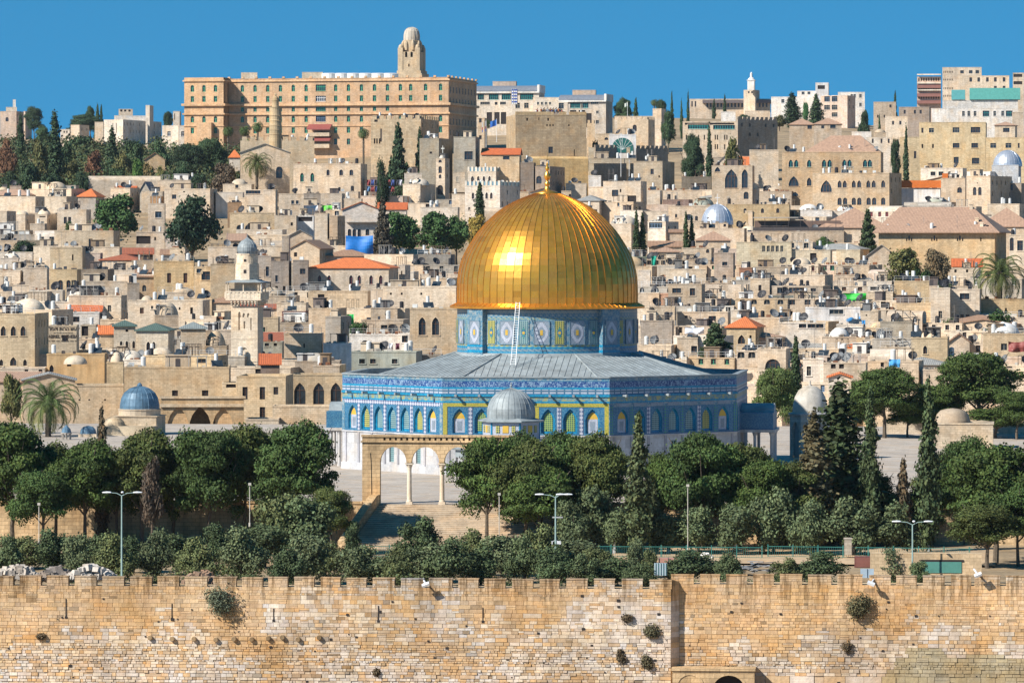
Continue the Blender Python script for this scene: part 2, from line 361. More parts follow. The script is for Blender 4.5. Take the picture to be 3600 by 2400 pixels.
# ------------------------------------------------ the great domed shrine
DX, DY = 4.5, 600.0
def dirv(phi): return (sin(phi), -cos(phi))
def build_shrine():
    root = empty('domed_shrine', (DX, DY, 0), 0, 'great octagonal shrine of blue tiles and white marble under a golden dome', 'shrine')
    TH = R(-6.5); side = 20.6; RR = side * 1.30656; ap = side * 1.20711
    def fr(k, apo=ap):     # left end, direction, for face k at apothem apo
        ph = TH + k * pi/4; nx, ny = dirv(ph); u = (-ny, nx); h = apo * tan(pi/8)
        return (nx*apo - u[0]*h, ny*apo - u[1]*h), u, (nx, ny), 2*h
    mats = [M['t_blue'], M['t_lilac'], M['t_script'], M['t_cyan'], M['t_boxes'], M['t_green'], M['t_yellow'], M['t_diamond'], M['t_greenstrip'], M['lead'], M['marble'], M['loz']]
    tw = MB(); mw = MB(); bay = (side - 1.5) / 7; wz0, wz1 = 5.12, 8.12
    strips = [(8.85,9.05,3),(9.05,9.6,5),(9.85,9.97,0),(9.97,10.5,4),(10.5,10.75,3),(10.75,11.45,2),(11.45,11.57,0),(11.57,11.9,1)]
    wins = []
    for k in range(-3, 5):
        o, u, n, w = fr(k)
        def q(a, z, d=0): return (o[0]+u[0]*a+n[0]*d, o[1]+u[1]*a+n[1]*d, z)
        def rect(mb, a0, a1, z0, z1, d, m):
            mb.face([q(a0,z0,d), q(a1,z0,d), q(a1,z1,d), q(a0,z1,d)], m)
            for (p1,p2) in (((a0,z1),(a1,z1)),((a1,z0),(a0,z0)),((a1,z1),(a1,z0)),((a0,z0),(a0,z1))):
                mb.face([q(p1[0],p1[1],d), q(p2[0],p2[1],d), q(p2[0],p2[1],0), q(p1[0],p1[1],0)], m)
        vis = k in (-2,-1,0,1,2)
        ws = [(.75 + bay*(i+.5), wz0, 1.72, wz1-wz0, 'p') for i in range(7)] if vis else []
        facade(tw, o, u, w, 4.9, 8.35, ws, 0, .34, 3)
        for z0, z1, m in strips: tw.face([q(0,z0), q(w,z0), q(w,z1), q(0,z1)], m)
        top = {0:0, -1:7, 1:1}.get(k, 7)
        tw.face([q(0,8.35), q(w,8.35), q(w,8.85), q(0,8.85)], top)
        rect(tw, 0, w, 9.6, 9.85, .14, 3); rect(tw, 0, w, 11.9, 12.06, .12, 9)
        rect(tw, .0, .5, 4.9, 8.6, .03, 1 if k != 1 else 8); rect(tw, w-.5, w, 4.9, 8.6, .03, 1 if k != 1 else 8)
        if vis:
            for i in range(1, 7):
                a = .75 + bay*i; mt = 7 if k != 1 else (8 if i in (1,3,4,6) else 7)
                if k == 0 and i in (3, 4): mt = 6
                rect(tw, a-.26, a+.26, 5.0, 8.3, .035, mt)
            if k == 0:
                for a0, a1 in ((.5, .75+bay*3+.26), (.75+bay*4-.26, w-.5)): rect(tw, a0, a1, 8.36, 8.8, .045, 6)
                rect(tw, .1, .62, 4.95, 8.8, .05, 6); rect(tw, w-.62, w-.1, 4.95, 8.8, .05, 6)
            if k == 1:
                for i in range(7): rect(tw, .75+bay*i+.35, .75+bay*(i+1)-.35, 8.42, 8.78, .04, 11)
            for i in range(7): wins.append((k, q(.75 + bay*(i+.5), wz0, -.33), i))
        # marble
        mws = [(.75+bay*(i+.5), 1.2, .95, 2.9, 'r') for i in (1,3,5)] if vis and k != 0 else ([(.75+bay*(i+.5), 1.3, .9, 2.7, 'r') for i in (1,5)] if k == 0 else [])
        facade(mw, o, u, w, .9, 4.9, mws, 0, .25)
        for i in range(8):
            a = .75 + bay*i; rect(mw, a-.17, a+.17, .9, 4.75, .09, 1)
        rect(mw, 0, w, 4.72, 4.9, .12, 0); rect(mw, -.1, w+.1, 0, .9, .18, 0)
        for a, b, ww, hh, kk in mws:
            g = MB(); g.box(-ww/2, ww/2, 0, .05, 0, hh)
            x, y, z = q(a, b, -.22); inst('marble_window', g.build('grille', M['g_blue'], mesh_only=True), root, (x, y, z), atan2(u[1], u[0]))
        # parapet inside and coping
        oi, ui, ni, wi = fr(k, ap-.6)
        mw.face([(oi[0]+ui[0]*wi, oi[1]+ui[1]*wi, 10.2), (oi[0], oi[1], 10.2), (oi[0], oi[1], 12.05), (oi[0]+ui[0]*wi, oi[1]+ui[1]*wi, 12.05)], 2)
        mw.face([q(0,12.06), q(w,12.06), (oi[0]+ui[0]*wi, oi[1]+ui[1]*wi, 12.06), (oi[0], oi[1], 12.06)], 2)
    tw.build('tile_wall', mats, root); mw.build('marble_wall', [M['marble'], stone_mat('veined marble', (.36,.36,.40), course=0, stain=.6), M['lead']], root)
    # window fillings
    def filling(kind):
        g = MB(); w = 1.15
        g.box(-.95, .95, 0, .04, -.02, 3.1, 0)
        pts = [(x, z) for x, z in arch_pts(w, 2.65, 'p')]
        def shape(sc, z0, y, m):
            pp = [(-w/2*sc, y, z0)] + [(w/2*sc, y, z0)] + [(x*sc, y, z) for x, z in reversed(pts)]
            g.face(pp, m)
        if kind[0] == 'g': shape(1, .25, -.03, 1)
        else:
            shape(1.15, .05, -.03, 2); g.box(-.62, .62, -.05, -.035, .05, 1.75, 3); g.box(-.3, .3, -.07, -.055, .35, 1.45, 4)
        for x in (-.78, .78): g.box(x-.1, x+.1, -.1, 0, 0, 2.2, 0)
        gm = {'gy': M['g_yellow'], 'gb': M['g_blue'], 'gg': M['g_green']}.get(kind, M['panel'])
        return g.build('window', [M['t_cyan'], gm, M['ochre'], M['panel'], M['loz']], mesh_only=True)
    F_ = {k: filling(k) for k in ('gy','gb','gg','p')}
    for k, (x, y, z), i in wins:
        kind = 'p' if i in (0, 6) else ('gg' if k == 0 else ['gy','gb','gy','gb','gy'][(i-1) % 5] if i != 3 else 'gb')
        ph = TH + k*pi/4
        inst('arched_window', F_[kind], root, (x, y, z), ph)
    # water spouts with their own small shapes
    sp = MB(); sp.box(-.09, .09, -.75, 0, -.08, .12); sp.box(-.14, .14, -.85, -.6, -.14, .16)
    spm = sp.build('spout', M['lead'], mesh_only=True)
    for k in (-1, 0, 1):
        o, u, n, w = fr(k)
        cnt = 6 if k else 7
        for i in range(cnt):
            a = w*(i+.6)/(cnt+.1); inst('water_spout', spm, root, (o[0]+u[0]*a+n[0]*.1, o[1]+u[1]*a+n[1]*.1, 9.72), TH + k*pi/4)
    # lead roof with standing seams
    rf = MB(); a0, z0, a1, z1 = ap-.7, 10.65, 11.3, 14.45
    for k in range(8):
        ph = TH + k*pi/4; n = dirv(ph); u = (-n[1], n[0]); t8 = tan(pi/8)
        def q(a, s): # s along slope 0..1
            A = a0 + (a1-a0)*s; return (n[0]*A + u[0]*a, n[1]*A + u[1]*a, z0 + (z1-z0)*s)
        rf.face([q(-a0*t8,0), q(a0*t8,0), q(a1*t8,1), q(-a1*t8,1)])
        m = int(a0*t8/.8)
        for j in range(-m, m+1):
            a = j*.8 + .2
            if abs(a) > a0*t8 - .1: continue
            s1 = 1.0 if abs(a) < a1*t8 else (a0 - abs(a)/t8)/(a0-a1)
            l = [Vector(q(a-.03, 0)), Vector(q(a+.03, 0)), Vector(q(a+.03, s1)), Vector(q(a-.03, s1))]
            up = Vector((0,0,.06))
            rf.faces([tuple(v) for v in l] + [tuple(v+up) for v in l], [(4,5,6,7),(1,2,6,5),(3,0,4,7),(0,1,5,4)])
        h0, h1 = Vector(q(a0*t8,0)), Vector(q(a1*t8,1)); rf.tube(h0+Vector((0,0,.06)), h1+Vector((0,0,.06)), .14, 5)
    rf.lathe([(12.6,13.95),(12.1,14.5),(11.4,14.6)], 48)
    rf.build('lead_roof', M['lead'], root)
    # drum
    dr = MB(); r = 11.5; bands = [(14.2,14.42,0),(14.42,14.76,3),(14.76,15.15,1),(15.15,15.38,3),(15.38,15.62,5),(15.62,18.75,1),(18.75,19.0,5),(19.0,19.95,1),(19.95,20.3,0)]
    for z0, z1, m in bands: dr.lathe([(r,z0),(r,z1)], 96, m=m)
    dr.build('drum', mats, root)
    def dplate(mb, hw, z0, z1, y, m): mb.box(-hw, hw, y-.02, y, z0, z1, m)
    g = MB(); g.box(-.72,.72,-.06,.1,0,3.1,1); g.box(-.58,.58,-.10,-.07,.1,3.0,0); 
    g.face([(-.34,-.115,1.5),(0,-.115,.7),(.34,-.115,1.5),(0,-.115,2.3)], 3); g.box(-.16,.16,-.14,-.12,1.34,1.66,2)
    gwin = [g.build('drum_window', [M[a], M['t_lilac'], M['ochre'], M['t_greenstrip']], mesh_only=True) for a in ('g_yellow','g_blue')]
    p = MB(); p.box(-.98,.98,-.06,.1,0,3.05,0); hs_ = [(.95,.25),(.8,.55),(.62,.8),(.45,1.05),(.25,1.3)]
    def steps(mb, sc, y, m):
        pts = []; st = [(.22,1.3),(.22,1.12),(.38,1.12),(.38,.92),(.54,.92),(.54,.7),(.68,.7),(.68,.46),(.82,.46),(.82,.24)]
        st = [(a*sc, b*sc) for a, b in st]
        q1 = st; q2 = [(a,-b) for a,b in reversed(st)]; q3 = [(-a,-b) for a,b in st]; q4 = [(-a,b) for a,b in reversed(st)]
        mb.face([(a, y, 1.52+b) for a, b in (q1+q2+q3+q4)][::-1], m)
    steps(p, 1, -.08, 1); steps(p, .55, -.1, 0); p.box(-.17,.17,-.13,-.11,1.2,1.85,2); p.box(-.98,.98,-.09,-.06,2.95,3.05,3); p.box(-.98,.98,-.09,-.06,0,.1,3)
    for sx in (-1,1): p.box(sx*.98-.05, sx*.98+.05, -.09,-.06,.1,2.95,3)
    panm = p.build('lozenge_panel', [M['loz'], M['panel'], M['ochre'], M['t_lilac']], mesh_only=True)
    pier = MB(); pier.box(-1.45,1.45,-.55,.8,-.35,5.9,0); pier.box(-1.47,1.47,-.57,.8,.42,.76,3); pier.box(-1.47,1.47,-.57,.8,1.15,1.4,3)
    pm = pier.build('pier', [M['t_lilac'], M['t_blue'], M['t_blue'], M['t_cyan']], mesh_only=True)
    base = R(-4)
    for qd in range(4):
        for j in range(8):
            ph = base + R(-45 + 90*qd + 11.25*j); nx, ny = dirv(ph)
            if j == 0:
                o = inst('pier', pm, root, (nx*11.6, ny*11.6, 14.2), ph)
                inst('lozenge_panel', panm, o, (0, -.56, 1.45))
            elif j % 2: inst('drum_window', gwin[(j//2) % 2], root, (nx*11.5, ny*11.5, 15.65), ph)
            else: inst('lozenge_panel', panm, root, (nx*11.5, ny*11.5, 15.65), ph)
    # gilded eave, dome, collar and finial
    ev = MB(); ev.col = (1,1,1); ev.lathe([(11.45,20.02),(12.42,20.12),(12.45,20.34),(11.5,20.8)], 96)
    for i in range(96):
        a = 2*pi*i/96; ev.tube((11.5*cos(a),11.5*sin(a),20.83), (12.44*cos(a),12.44*sin(a),20.37), .035, 4)
    ev.build('eave', M['gold'], root)
    prof = [(11.50,20.75),(11.52,22.0),(11.5,23.2),(11.40,24.3),(11.22,25.3),(10.75,26.8),(9.85,28.3),(8.86,29.86),(7.33,31.5),(5.67,32.9),(3.58,34.0),(1.55,34.75),(1.4,34.8)]
    pa = np.array(prof); t = np.concatenate(([0], np.cumsum(np.hypot(*np.diff(pa, axis=0).T)))); 
    def at(s):
        return float(np.interp(s, t, pa[:,0])), float(np.interp(s, t, pa[:,1]))
    tot = float(t[-1]); nb = 23; nr = 64; dm = MB(); rr_ = random.Random(11)
    def smooth_at(s):
        # quadratic smoothing over the profile
        s = max(0, min(tot, s)); e = .9
        a = at(max(0, s-e)); b = at(min(tot, s+e)); c = at(s); k = .5
        if s < e or s > tot-e: return c
        return (c[0]*k + (a[0]+b[0])*.5*(1-k), c[1]*k + (a[1]+b[1])*.5*(1-k))
    for j in range(nb):
        s0, s1 = tot*j/nb, tot*(j+1)/nb; r0, z0 = smooth_at(s0); r1, z1 = smooth_at(s1)
        for i in range(nr):
            p0, p1 = 2*pi*i/nr, 2*pi*(i+1)/nr; ta, tb = rr_.gauss(0,.0055), rr_.gauss(0,.008)
            cor = []
            for pp, rr0, zz0, sa, sb in ((p0,r0,z0,-1,-1),(p1,r0,z0,1,-1),(p1,r1,z1,1,1),(p0,r1,z1,-1,1)):
                d = ta*sa + tb*sb; cor.append(((rr0+d)*cos(pp), (rr0+d)*sin(pp), zz0))
            v = 1 + rr_.gauss(0, .035) if rr_.random() > .10 else rr_.uniform(.76, .9)
            dm.col = (min(1.15, v), min(1.15, v)*rr_.uniform(.95,1.03), v*rr_.uniform(.8,1.1))
            dm.face(cor)
    dm.col = (.86,.84,.8)
    for i in range(nr):
        ph = 2*pi*i/nr
        for j in range(nb):
            r0, z0 = smooth_at(tot*j/nb); r1, z1 = smooth_at(tot*(j+1)/nb)
            wd = min(.03, r1*.012); a = Vector((cos(ph),sin(ph),0)); s_ = Vector((-sin(ph),cos(ph),0))
            q0 = a*(r0-.03)+Vector((0,0,z0)); q1 = a*(r1-.03)+Vector((0,0,z1)); o_ = a*.09 + Vector((0,0,.02))
            P8 = [q0-s_*wd, q0+s_*wd, q1+s_*wd, q1-s_*wd]; P9 = [v+o_ for v in P8]
            dm.faces([tuple(v) for v in P8+P9], [(4,5,6,7),(1,2,6,5),(3,0,4,7)])
    dm.build('golden_dome', M['gold'], root)
    fin = MB(); fin.col = (1,1,1)
    fin.lathe([(1.7,34.62),(1.75,34.75),(.5,35.1),(.38,35.25),(.30,35.5),(.22,35.65),(.34,35.8),(.36,36.0),(.2,36.2),(.16,36.35),(.3,36.5),(.42,36.8),(.42,37.05),(.2,37.4),(.14,37.6),(.26,37.75),(.27,37.95),(.12,38.2),(.17,38.4),(.06,38.6),(.03,39.0),(.02,40.0)], 20)
    fin.build('finial', M['gold'], root, smooth=True)
    # side porches
    def porch(k, dep, hw, cat):
        ph = TH + k*pi/4; n = dirv(ph); pr = MB()
        pr.box(-hw, hw, -dep, 0, 4.9, 7.0, 0); pr.lathe([(0,0)], 3)
        nseg = 8
        for i in range(nseg):
            a, b = pi*i/nseg, pi*(i+1)/nseg; h = 1.1
            pr.face([(-hw*cos(a)*.5, -dep, 7+h*sin(a)), (-hw*cos(b)*.5, -dep, 7+h*sin(b)), (-hw*cos(b)*.5, 0, 7+h*sin(b)), (-hw*cos(a)*.5, 0, 7+h*sin(a))], 1)
            pr.face([(-hw*cos(a)*.5, -dep, 7.0), (-hw*cos(b)*.5, -dep, 7.0), (-hw*cos(b)*.5, -dep, 7+h*sin(b)), (-hw*cos(a)*.5, -dep, 7+h*sin(a))][::-1], 0)
        pr.box(-hw-.25, hw+.25, -dep-.3, 0, 4.55, 4.9, 2)
        po = pr.build('porch', [M['t_blue'], M['lead'], M['marble']], root, (n[0]*ap, n[1]*ap, 0), ph)
        c = MB(); c.cyl(0,0,.3,0,.3,12); c.cyl(0,0,.2,.3,4.1,12); c.cyl(0,0,.22,4.1,4.55,8,r1=.36)
        cm = c.build('column', M['marble'], mesh_only=True)
        for x in (-hw+.2, -hw*.35, hw*.35, hw-.2): inst('column', cm, po, (x, -dep+.2, 0))
        for x in (-hw+.2, hw-.2): inst('column', cm, po, (x, -dep*.45, 0))
    porch(-2, 3.0, 4.2, ''); porch(2, 4.2, 4.2, '')
build_shrine()

def ladder():
    mb = MB(); a = Vector((.15, 583.9, 13.25)); b = Vector((.75, 587.55, 21.0)); s_ = Vector((.24, 0, 0))
    for sgn in (-1, 1): mb.tube(a + s_*sgn*1.3, b + s_*sgn, .042, 6)
    for i in range(26):
        t = (i+.5)/26; c = a.lerp(b, t); f = 1.3-.3*t; mb.tube(c - s_*f, c + s_*f, .03, 5)
    o = mb.build('ladder', M['paint'], loc=a, color=(.85,.85,.85))
    for v in o.data.vertices: v.co = v.co - a
    tag(o, 'long white ladder leaning from the lead roof up to the golden eave', 'ladder')
ladder()

def ribbed_dome(mb, prof, n, rib=.05, m=0, mr=None, cx=0, cy=0):
    mr = m if mr is None else mr
    mb.lathe(prof, n*2, cx, cy, m)
    for i in range(n):
        a = 2*pi*(i+.5)/n
        for (r0, z0), (r1, z1) in zip(prof[:-1], prof[1:]):
            mb.tube((cx+r0*cos(a), cy+r0*sin(a), z0), (cx+r1*cos(a), cy+r1*sin(a), z1), rib, 4, mr, rib*.8)
def small_dome():
    root = empty('domed_pavilion', (-.1, 560, 0), 0, 'small pavilion with ribbed grey lead dome in front of the blue tiled shrine', 'pavilion')
    d = MB(); ribbed_dome(d, [(2.84,7.5),(2.9,8.1),(2.86,8.7),(2.66,9.35),(2.3,9.95),(1.8,10.45),(1.2,10.8),(.6,11.0),(.05,11.15)], 24, .045)
    d.build('dome', M['lead'], root, smooth=False)
    f = MB(); f.lathe([(.12,11.1),(.06,11.25),(.17,11.4),(.05,11.55),(.1,11.65),(.02,11.85)], 10); f.build('finial', M['lead'], root)
    rot = R(17.5) - pi/2
    e = MB(); e.lathe([(3.6,7.1),(4.05,7.2),(4.05,7.32),(2.9,7.62)], 6, rot=rot); e.build('eave', M['lead'], root)
    dr = MB(); dr.lathe([(3.5,4.9),(3.5,7.1)], 6, rot=rot)
    dro = dr.build('hexagonal_drum', M['panel'], root)
    for k in range(6):
        ph = R(17.5-30+60*k); n = dirv(ph); g = MB()
        for x, w, m in ((-.95,.22,1),(0,.36,0),(.95,.22,1)): g.box(x-w, x+w, -.06, 0, 5.9, 6.75, m)
        for x in (-1.68, 1.68): g.box(x-.06, x+.06, -.05, 0, 4.95, 7.05, 2)
        g.build('tile_panel', [M['ochre'], M['g_yellow'], M['t_cyan']], dro, (n[0]*3.03, n[1]*3.03, 0), ph)
    s_ = MB(); s_.lathe([(7.3,3.9),(7.4,4.1),(3.45,5.15)], 11); s_.lathe([(6.9,3.0),(6.9,3.95)], 11); s_.build('lower_roof', M['lead'], root)
    c = MB(); c.cyl(0,0,.26,0,.25,10); c.cyl(0,0,.19,.25,2.6,10); c.cyl(0,0,.2,2.6,3.05,8,r1=.32)
    cm = c.build('column', M['marble'], mesh_only=True)
    for i in range(11):
        a = 2*pi*i/11; inst('column', cm, root, (6.85*cos(a), 6.85*sin(a), 0))
    for i in range(6):
        a = rot + 2*pi*i/6; o = inst('column', cm, root, (3.4*cos(a), 3.4*sin(a), 0)); o.scale.z = 1.62
small_dome()

# ------------------------------------------------ platform, arcade and stairs
PA = R(-5.5)
PO = Vector(((1336-1800)/FPX*512, 512, 0))
def tw2(x, y, z=0):   # platform frame to world
    return (PO.x + x*cos(PA) - y*sin(PA), PO.y + x*sin(PA) + y*cos(PA), z)
M['paving'] = stone_mat('paving slabs', (.43,.385,.345), course=.9, mortar=.85, stain=.35, bump=.2)
M['oldstone'] = stone_mat('weathered stone', (.58,.42,.25), course=.42, mortar=.55, stain=.9, bump=1)
def platform():
    mb = MB(); mb.faces([(x,y,0) for x,y in ((-170,.4),(190,.4),(190,222),(-170,222))], [(0,1,2,3)])
    tag(mb.build('platform_paving', M['paving'], None, PO, PA), kind='structure')
    mb = MB(); mb.box(-170,-1.9,-.1,.4,-4.6,-.003,0,'b'); mb.box(22,190,-.1,.4,-4.6,-.003,0,'b')
    mb.box(-170,-1.95,-.2,.5,-.003,.28); mb.box(22.1,190,-.2,.5,-.003,.28)
    o = mb.build('retaining_wall', M['oldstone'], None, PO, PA); tag(o, 'long tan stone retaining wall half hidden behind the row of pines', 'wall')
    st = MB(); n = 24; w0, w1 = -.05, 22
    for i in range(n):
        z = -4.0*i/n; y = -.62*i; fl = .11*(-y)
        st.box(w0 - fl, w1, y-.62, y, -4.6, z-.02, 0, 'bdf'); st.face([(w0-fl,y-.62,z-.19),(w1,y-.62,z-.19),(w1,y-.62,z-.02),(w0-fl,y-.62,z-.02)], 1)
    tag(st.build('stairs', [stone_mat('worn steps', (.62,.52,.40), course=0, stain=.5, bump=.6), stone_mat('shaded step risers', (.42,.33,.24), course=0, stain=.8, bump=.6)], None, PO, PA), kind='structure')  # risers coloured darker than treads, so the steps' shading is in the colour
    sw = MB(); L = 15.2
    pts = []
    for y, z, sh in ((0,1.05,0),(-1.2,1.0,.13),(-L,-3.1,1.67)):
        for x in (-.95-sh, -.05-sh): pts += [(x,y,-4.6),(x,y,z)]
    fs = []
    for a in (0, 4):
        fs += [(a+1,a+3,a+7,a+5),(a+2,a+3,a+7,a+6),(a,a+4,a+5,a+1)]
    fs += [(8,10,11,9),(0,1,3,2)]
    sw.faces(pts, fs); tag(sw.build('stair_side_wall', M['oldstone'], None, PO, PA), 'sloping stone side wall down the left edge of the broad stairs', 'wall')
platform()
def arch_band(mb, x0, x1, zs, zt, y0, y1, rise, m=0, n=12, kind='a'):
    cx = (x0+x1)/2; r = (x1-x0)/2; pts = []
    for i in range(n+1):
        x = -r*cos(pi*i/n); q = abs(x/r); pts.append((cx+x, zs + rise*((1-q)**.55 if kind == 'p' else sqrt(max(0,1-q*q)))))
    for (xa,za),(xb,zb) in zip(pts[:-1], pts[1:]):
        mb.face([(xa,y0,za),(xb,y0,zb),(xb,y0,zt),(xa,y0,zt)], m); mb.face([(xb,y1,zb),(xa,y1,za),(xa,y1,zt),(xb,y1,zt)], m)
        mb.face([(xa,y0,za),(xa,y1,za),(xb,y1,zb),(xb,y0,zb)], m)
def arcade():
    root = empty('stone_arcade', PO, PA, 'weathered tan stone arcade of round arches at the head of the stairs', 'arcade')
    mb = MB(); y0, y1 = -.05, .85; cols_ = [3.17, 6.75, 10.3]; ends = [0, 3.17, 6.75, 10.3, 13.5]
    mb.box(-1.95, 0, y0, y1, 0, 6.7); mb.box(13.5, 15.4, y0, y1, 0, 6.7)
    for a, b in zip(ends[:-1], ends[1:]):
        l = a + (.0 if a == 0 else .27); r_ = b - (.0 if b == 13.5 else .27)
        arch_band(mb, l, r_, 4.5, 6.7, y0, y1, 1.72)
    for c in cols_: mb.box(c-.27, c+.27, y0, y1, 4.5, 6.7, 0, 't')
    mb.box(-2.1, 15.55, y0-.16, y1+.16, 6.7, 6.86)
    facade(mb, (-1.95, y0), (1,0), 17.35, 6.86, 7.3, [(x, 6.93, .24, .26, 'r') for x in np.arange(1.95+.5, 16, .62)], 0, .4)
    mb.box(-1.95, 15.4, y0+.4, y1, 6.86, 7.3, 0, 'f'); mb.box(-2.05, 15.5, y0-.1, y1+.1, 7.3, 7.52)
    mb.tube((-.95, y0-.05, .6), (-1.0, y0-.05, 4.3), .04, 5); mb.tube((-1.1, y0-.05, 5.6), (-1.0, y0-.05, 4.3), .04, 5)
    mb.build('arch_wall', M['oldstone'], root)
    c = MB(); c.box(-.36,.36,-.36,.36,-.3,.25); c.lathe([(.33,.25),(.3,.4),(.27,.45),(.235,3.75),(.26,3.8),(.24,3.9),(.36,4.25),(.42,4.3)], 16); c.box(-.4,.4,-.4,.4,4.3,4.5)
    cm = c.build('column', stone_mat('column marble', (.60,.52,.42), course=0, stain=.6), mesh_only=True)
    for x in cols_: inst('column', cm, root, (x, .4, 0))
arcade()

# ------------------------------------------------ foreground city wall, stone by stone
def vnoise(x, y, s=1, seed=0):
    x, y = x/s, y/s; xi, yi = math.floor(x), math.floor(y); fx, fy = x-xi, y-yi
    def h(a, b): return (math.sin(a*127.1 + b*311.7 + seed*74.7)*43758.5453) % 1
    fx = fx*fx*(3-2*fx); fy = fy*fy*(3-2*fy)
    return (h(xi,yi)*(1-fx)+h(xi+1,yi)*fx)*(1-fy) + (h(xi,yi+1)*(1-fx)+h(xi+1,yi+1)*fx)*fy
ws_ = random.Random(3)
def stone_col(x, z, top=False):
    n1 = .6*vnoise(x, z, 5, 1) + .4*vnoise(x, z, 1.7, 2)
    base = [(.66,.44,.23), (.64,.46,.27), (.68,.49,.29), (.60,.42,.25)][ws_.randrange(4)]
    depth = (-3.2 - z) / 9.0                       # 0 at the top, 1 at the foot
    pw = (n1 - .70 + .52*max(0, depth)**.8) * 5
    if x > 30: pw += .5
    if ws_.random() < max(0, min(.85, pw)): base = [(.66,.60,.55), (.60,.52,.46), (.55,.43,.31), (.70,.62,.52)][ws_.randrange(4)]
    if x > 80 and z < -8.2 and vnoise(x, z, 2.5, 7) + (z+8)*-.1 > .62: base = (.44,.38,.25)
    if top: base = tuple(.7*a + .3*b for a, b in zip(base, (.42,.38,.33)))
    k = ws_.uniform(.88, 1.1)
    g = sum(base)/3; k2 = ws_.uniform(0, .25)
    if ws_.random() < .03: k *= .62
    return tuple((c*(1-k2) + g*k2*1.05)*k for c in base)
def stones(mb, x0, x1, z0, z1, y=0, big=1.0, top=False, holes=()):
    z = z0
    while z < z1 - .01:
        small = vnoise(z*3, 1, 3, 9)
        h = min(ws_.choice([ws_.uniform(.17,.26), ws_.uniform(.24,.36), ws_.uniform(.3,.42)])*big, z1 - z)
        if z1 - (z+h) < .15: h = z1 - z
        x = x0
        while x < x1 - .01:
            w = min(h*ws_.uniform(.9, 2.9)*(1 + .5*(ws_.random() < .1)), x1 - x)
            if x1 - (x+w) < .18: w = x1 - x
            zz, hh = z, h
            if ws_.random() < .16 and h > .28: hh = h*ws_.uniform(.45,.6)
            lower = min(1, max(0, (-4.5 - z)/5))
            d = ws_.uniform(0, .018 + .075*lower); g = ws_.uniform(.002, .008) + .012*lower; yy = y - d - .02
            if not any(hx0 < x+w/2 < hx1 and hz0 < z+h/2 < hz1 for hx0,hx1,hz0,hz1 in holes):
                mb.col = stone_col(x+w/2, z+h/2, top)
                j = [ws_.uniform(0, .02) for _ in range(8)]
                a = [(x+g+j[0], yy, zz+g+j[1]), (x+w-g-j[2], yy, zz+g+j[3]), (x+w-g-j[4], yy, zz+hh-g-j[5]), (x+g+j[6], yy, zz+hh-g-j[7])]
                b = [(x+.004, y+.02, zz+.004), (x+w-.004, y+.02, zz+.004), (x+w-.004, y+.02, zz+hh-.004), (x+.004, y+.02, zz+hh-.004)]
                mb.faces(a+b, [(0,1,2,3),(1,5,6,2),(4,0,3,7),(3,2,6,7),(4,5,1,0)])
                if hh < h:
                    mb.col = stone_col(x+w/2, z+h/2, top); y2 = y - ws_.uniform(.02, .06); mb.box(x+g, x+w-g, y2, y, z+hh+g, z+h-g, 0, 'b')
            x += w
        z += h
WA = R(-4.5)
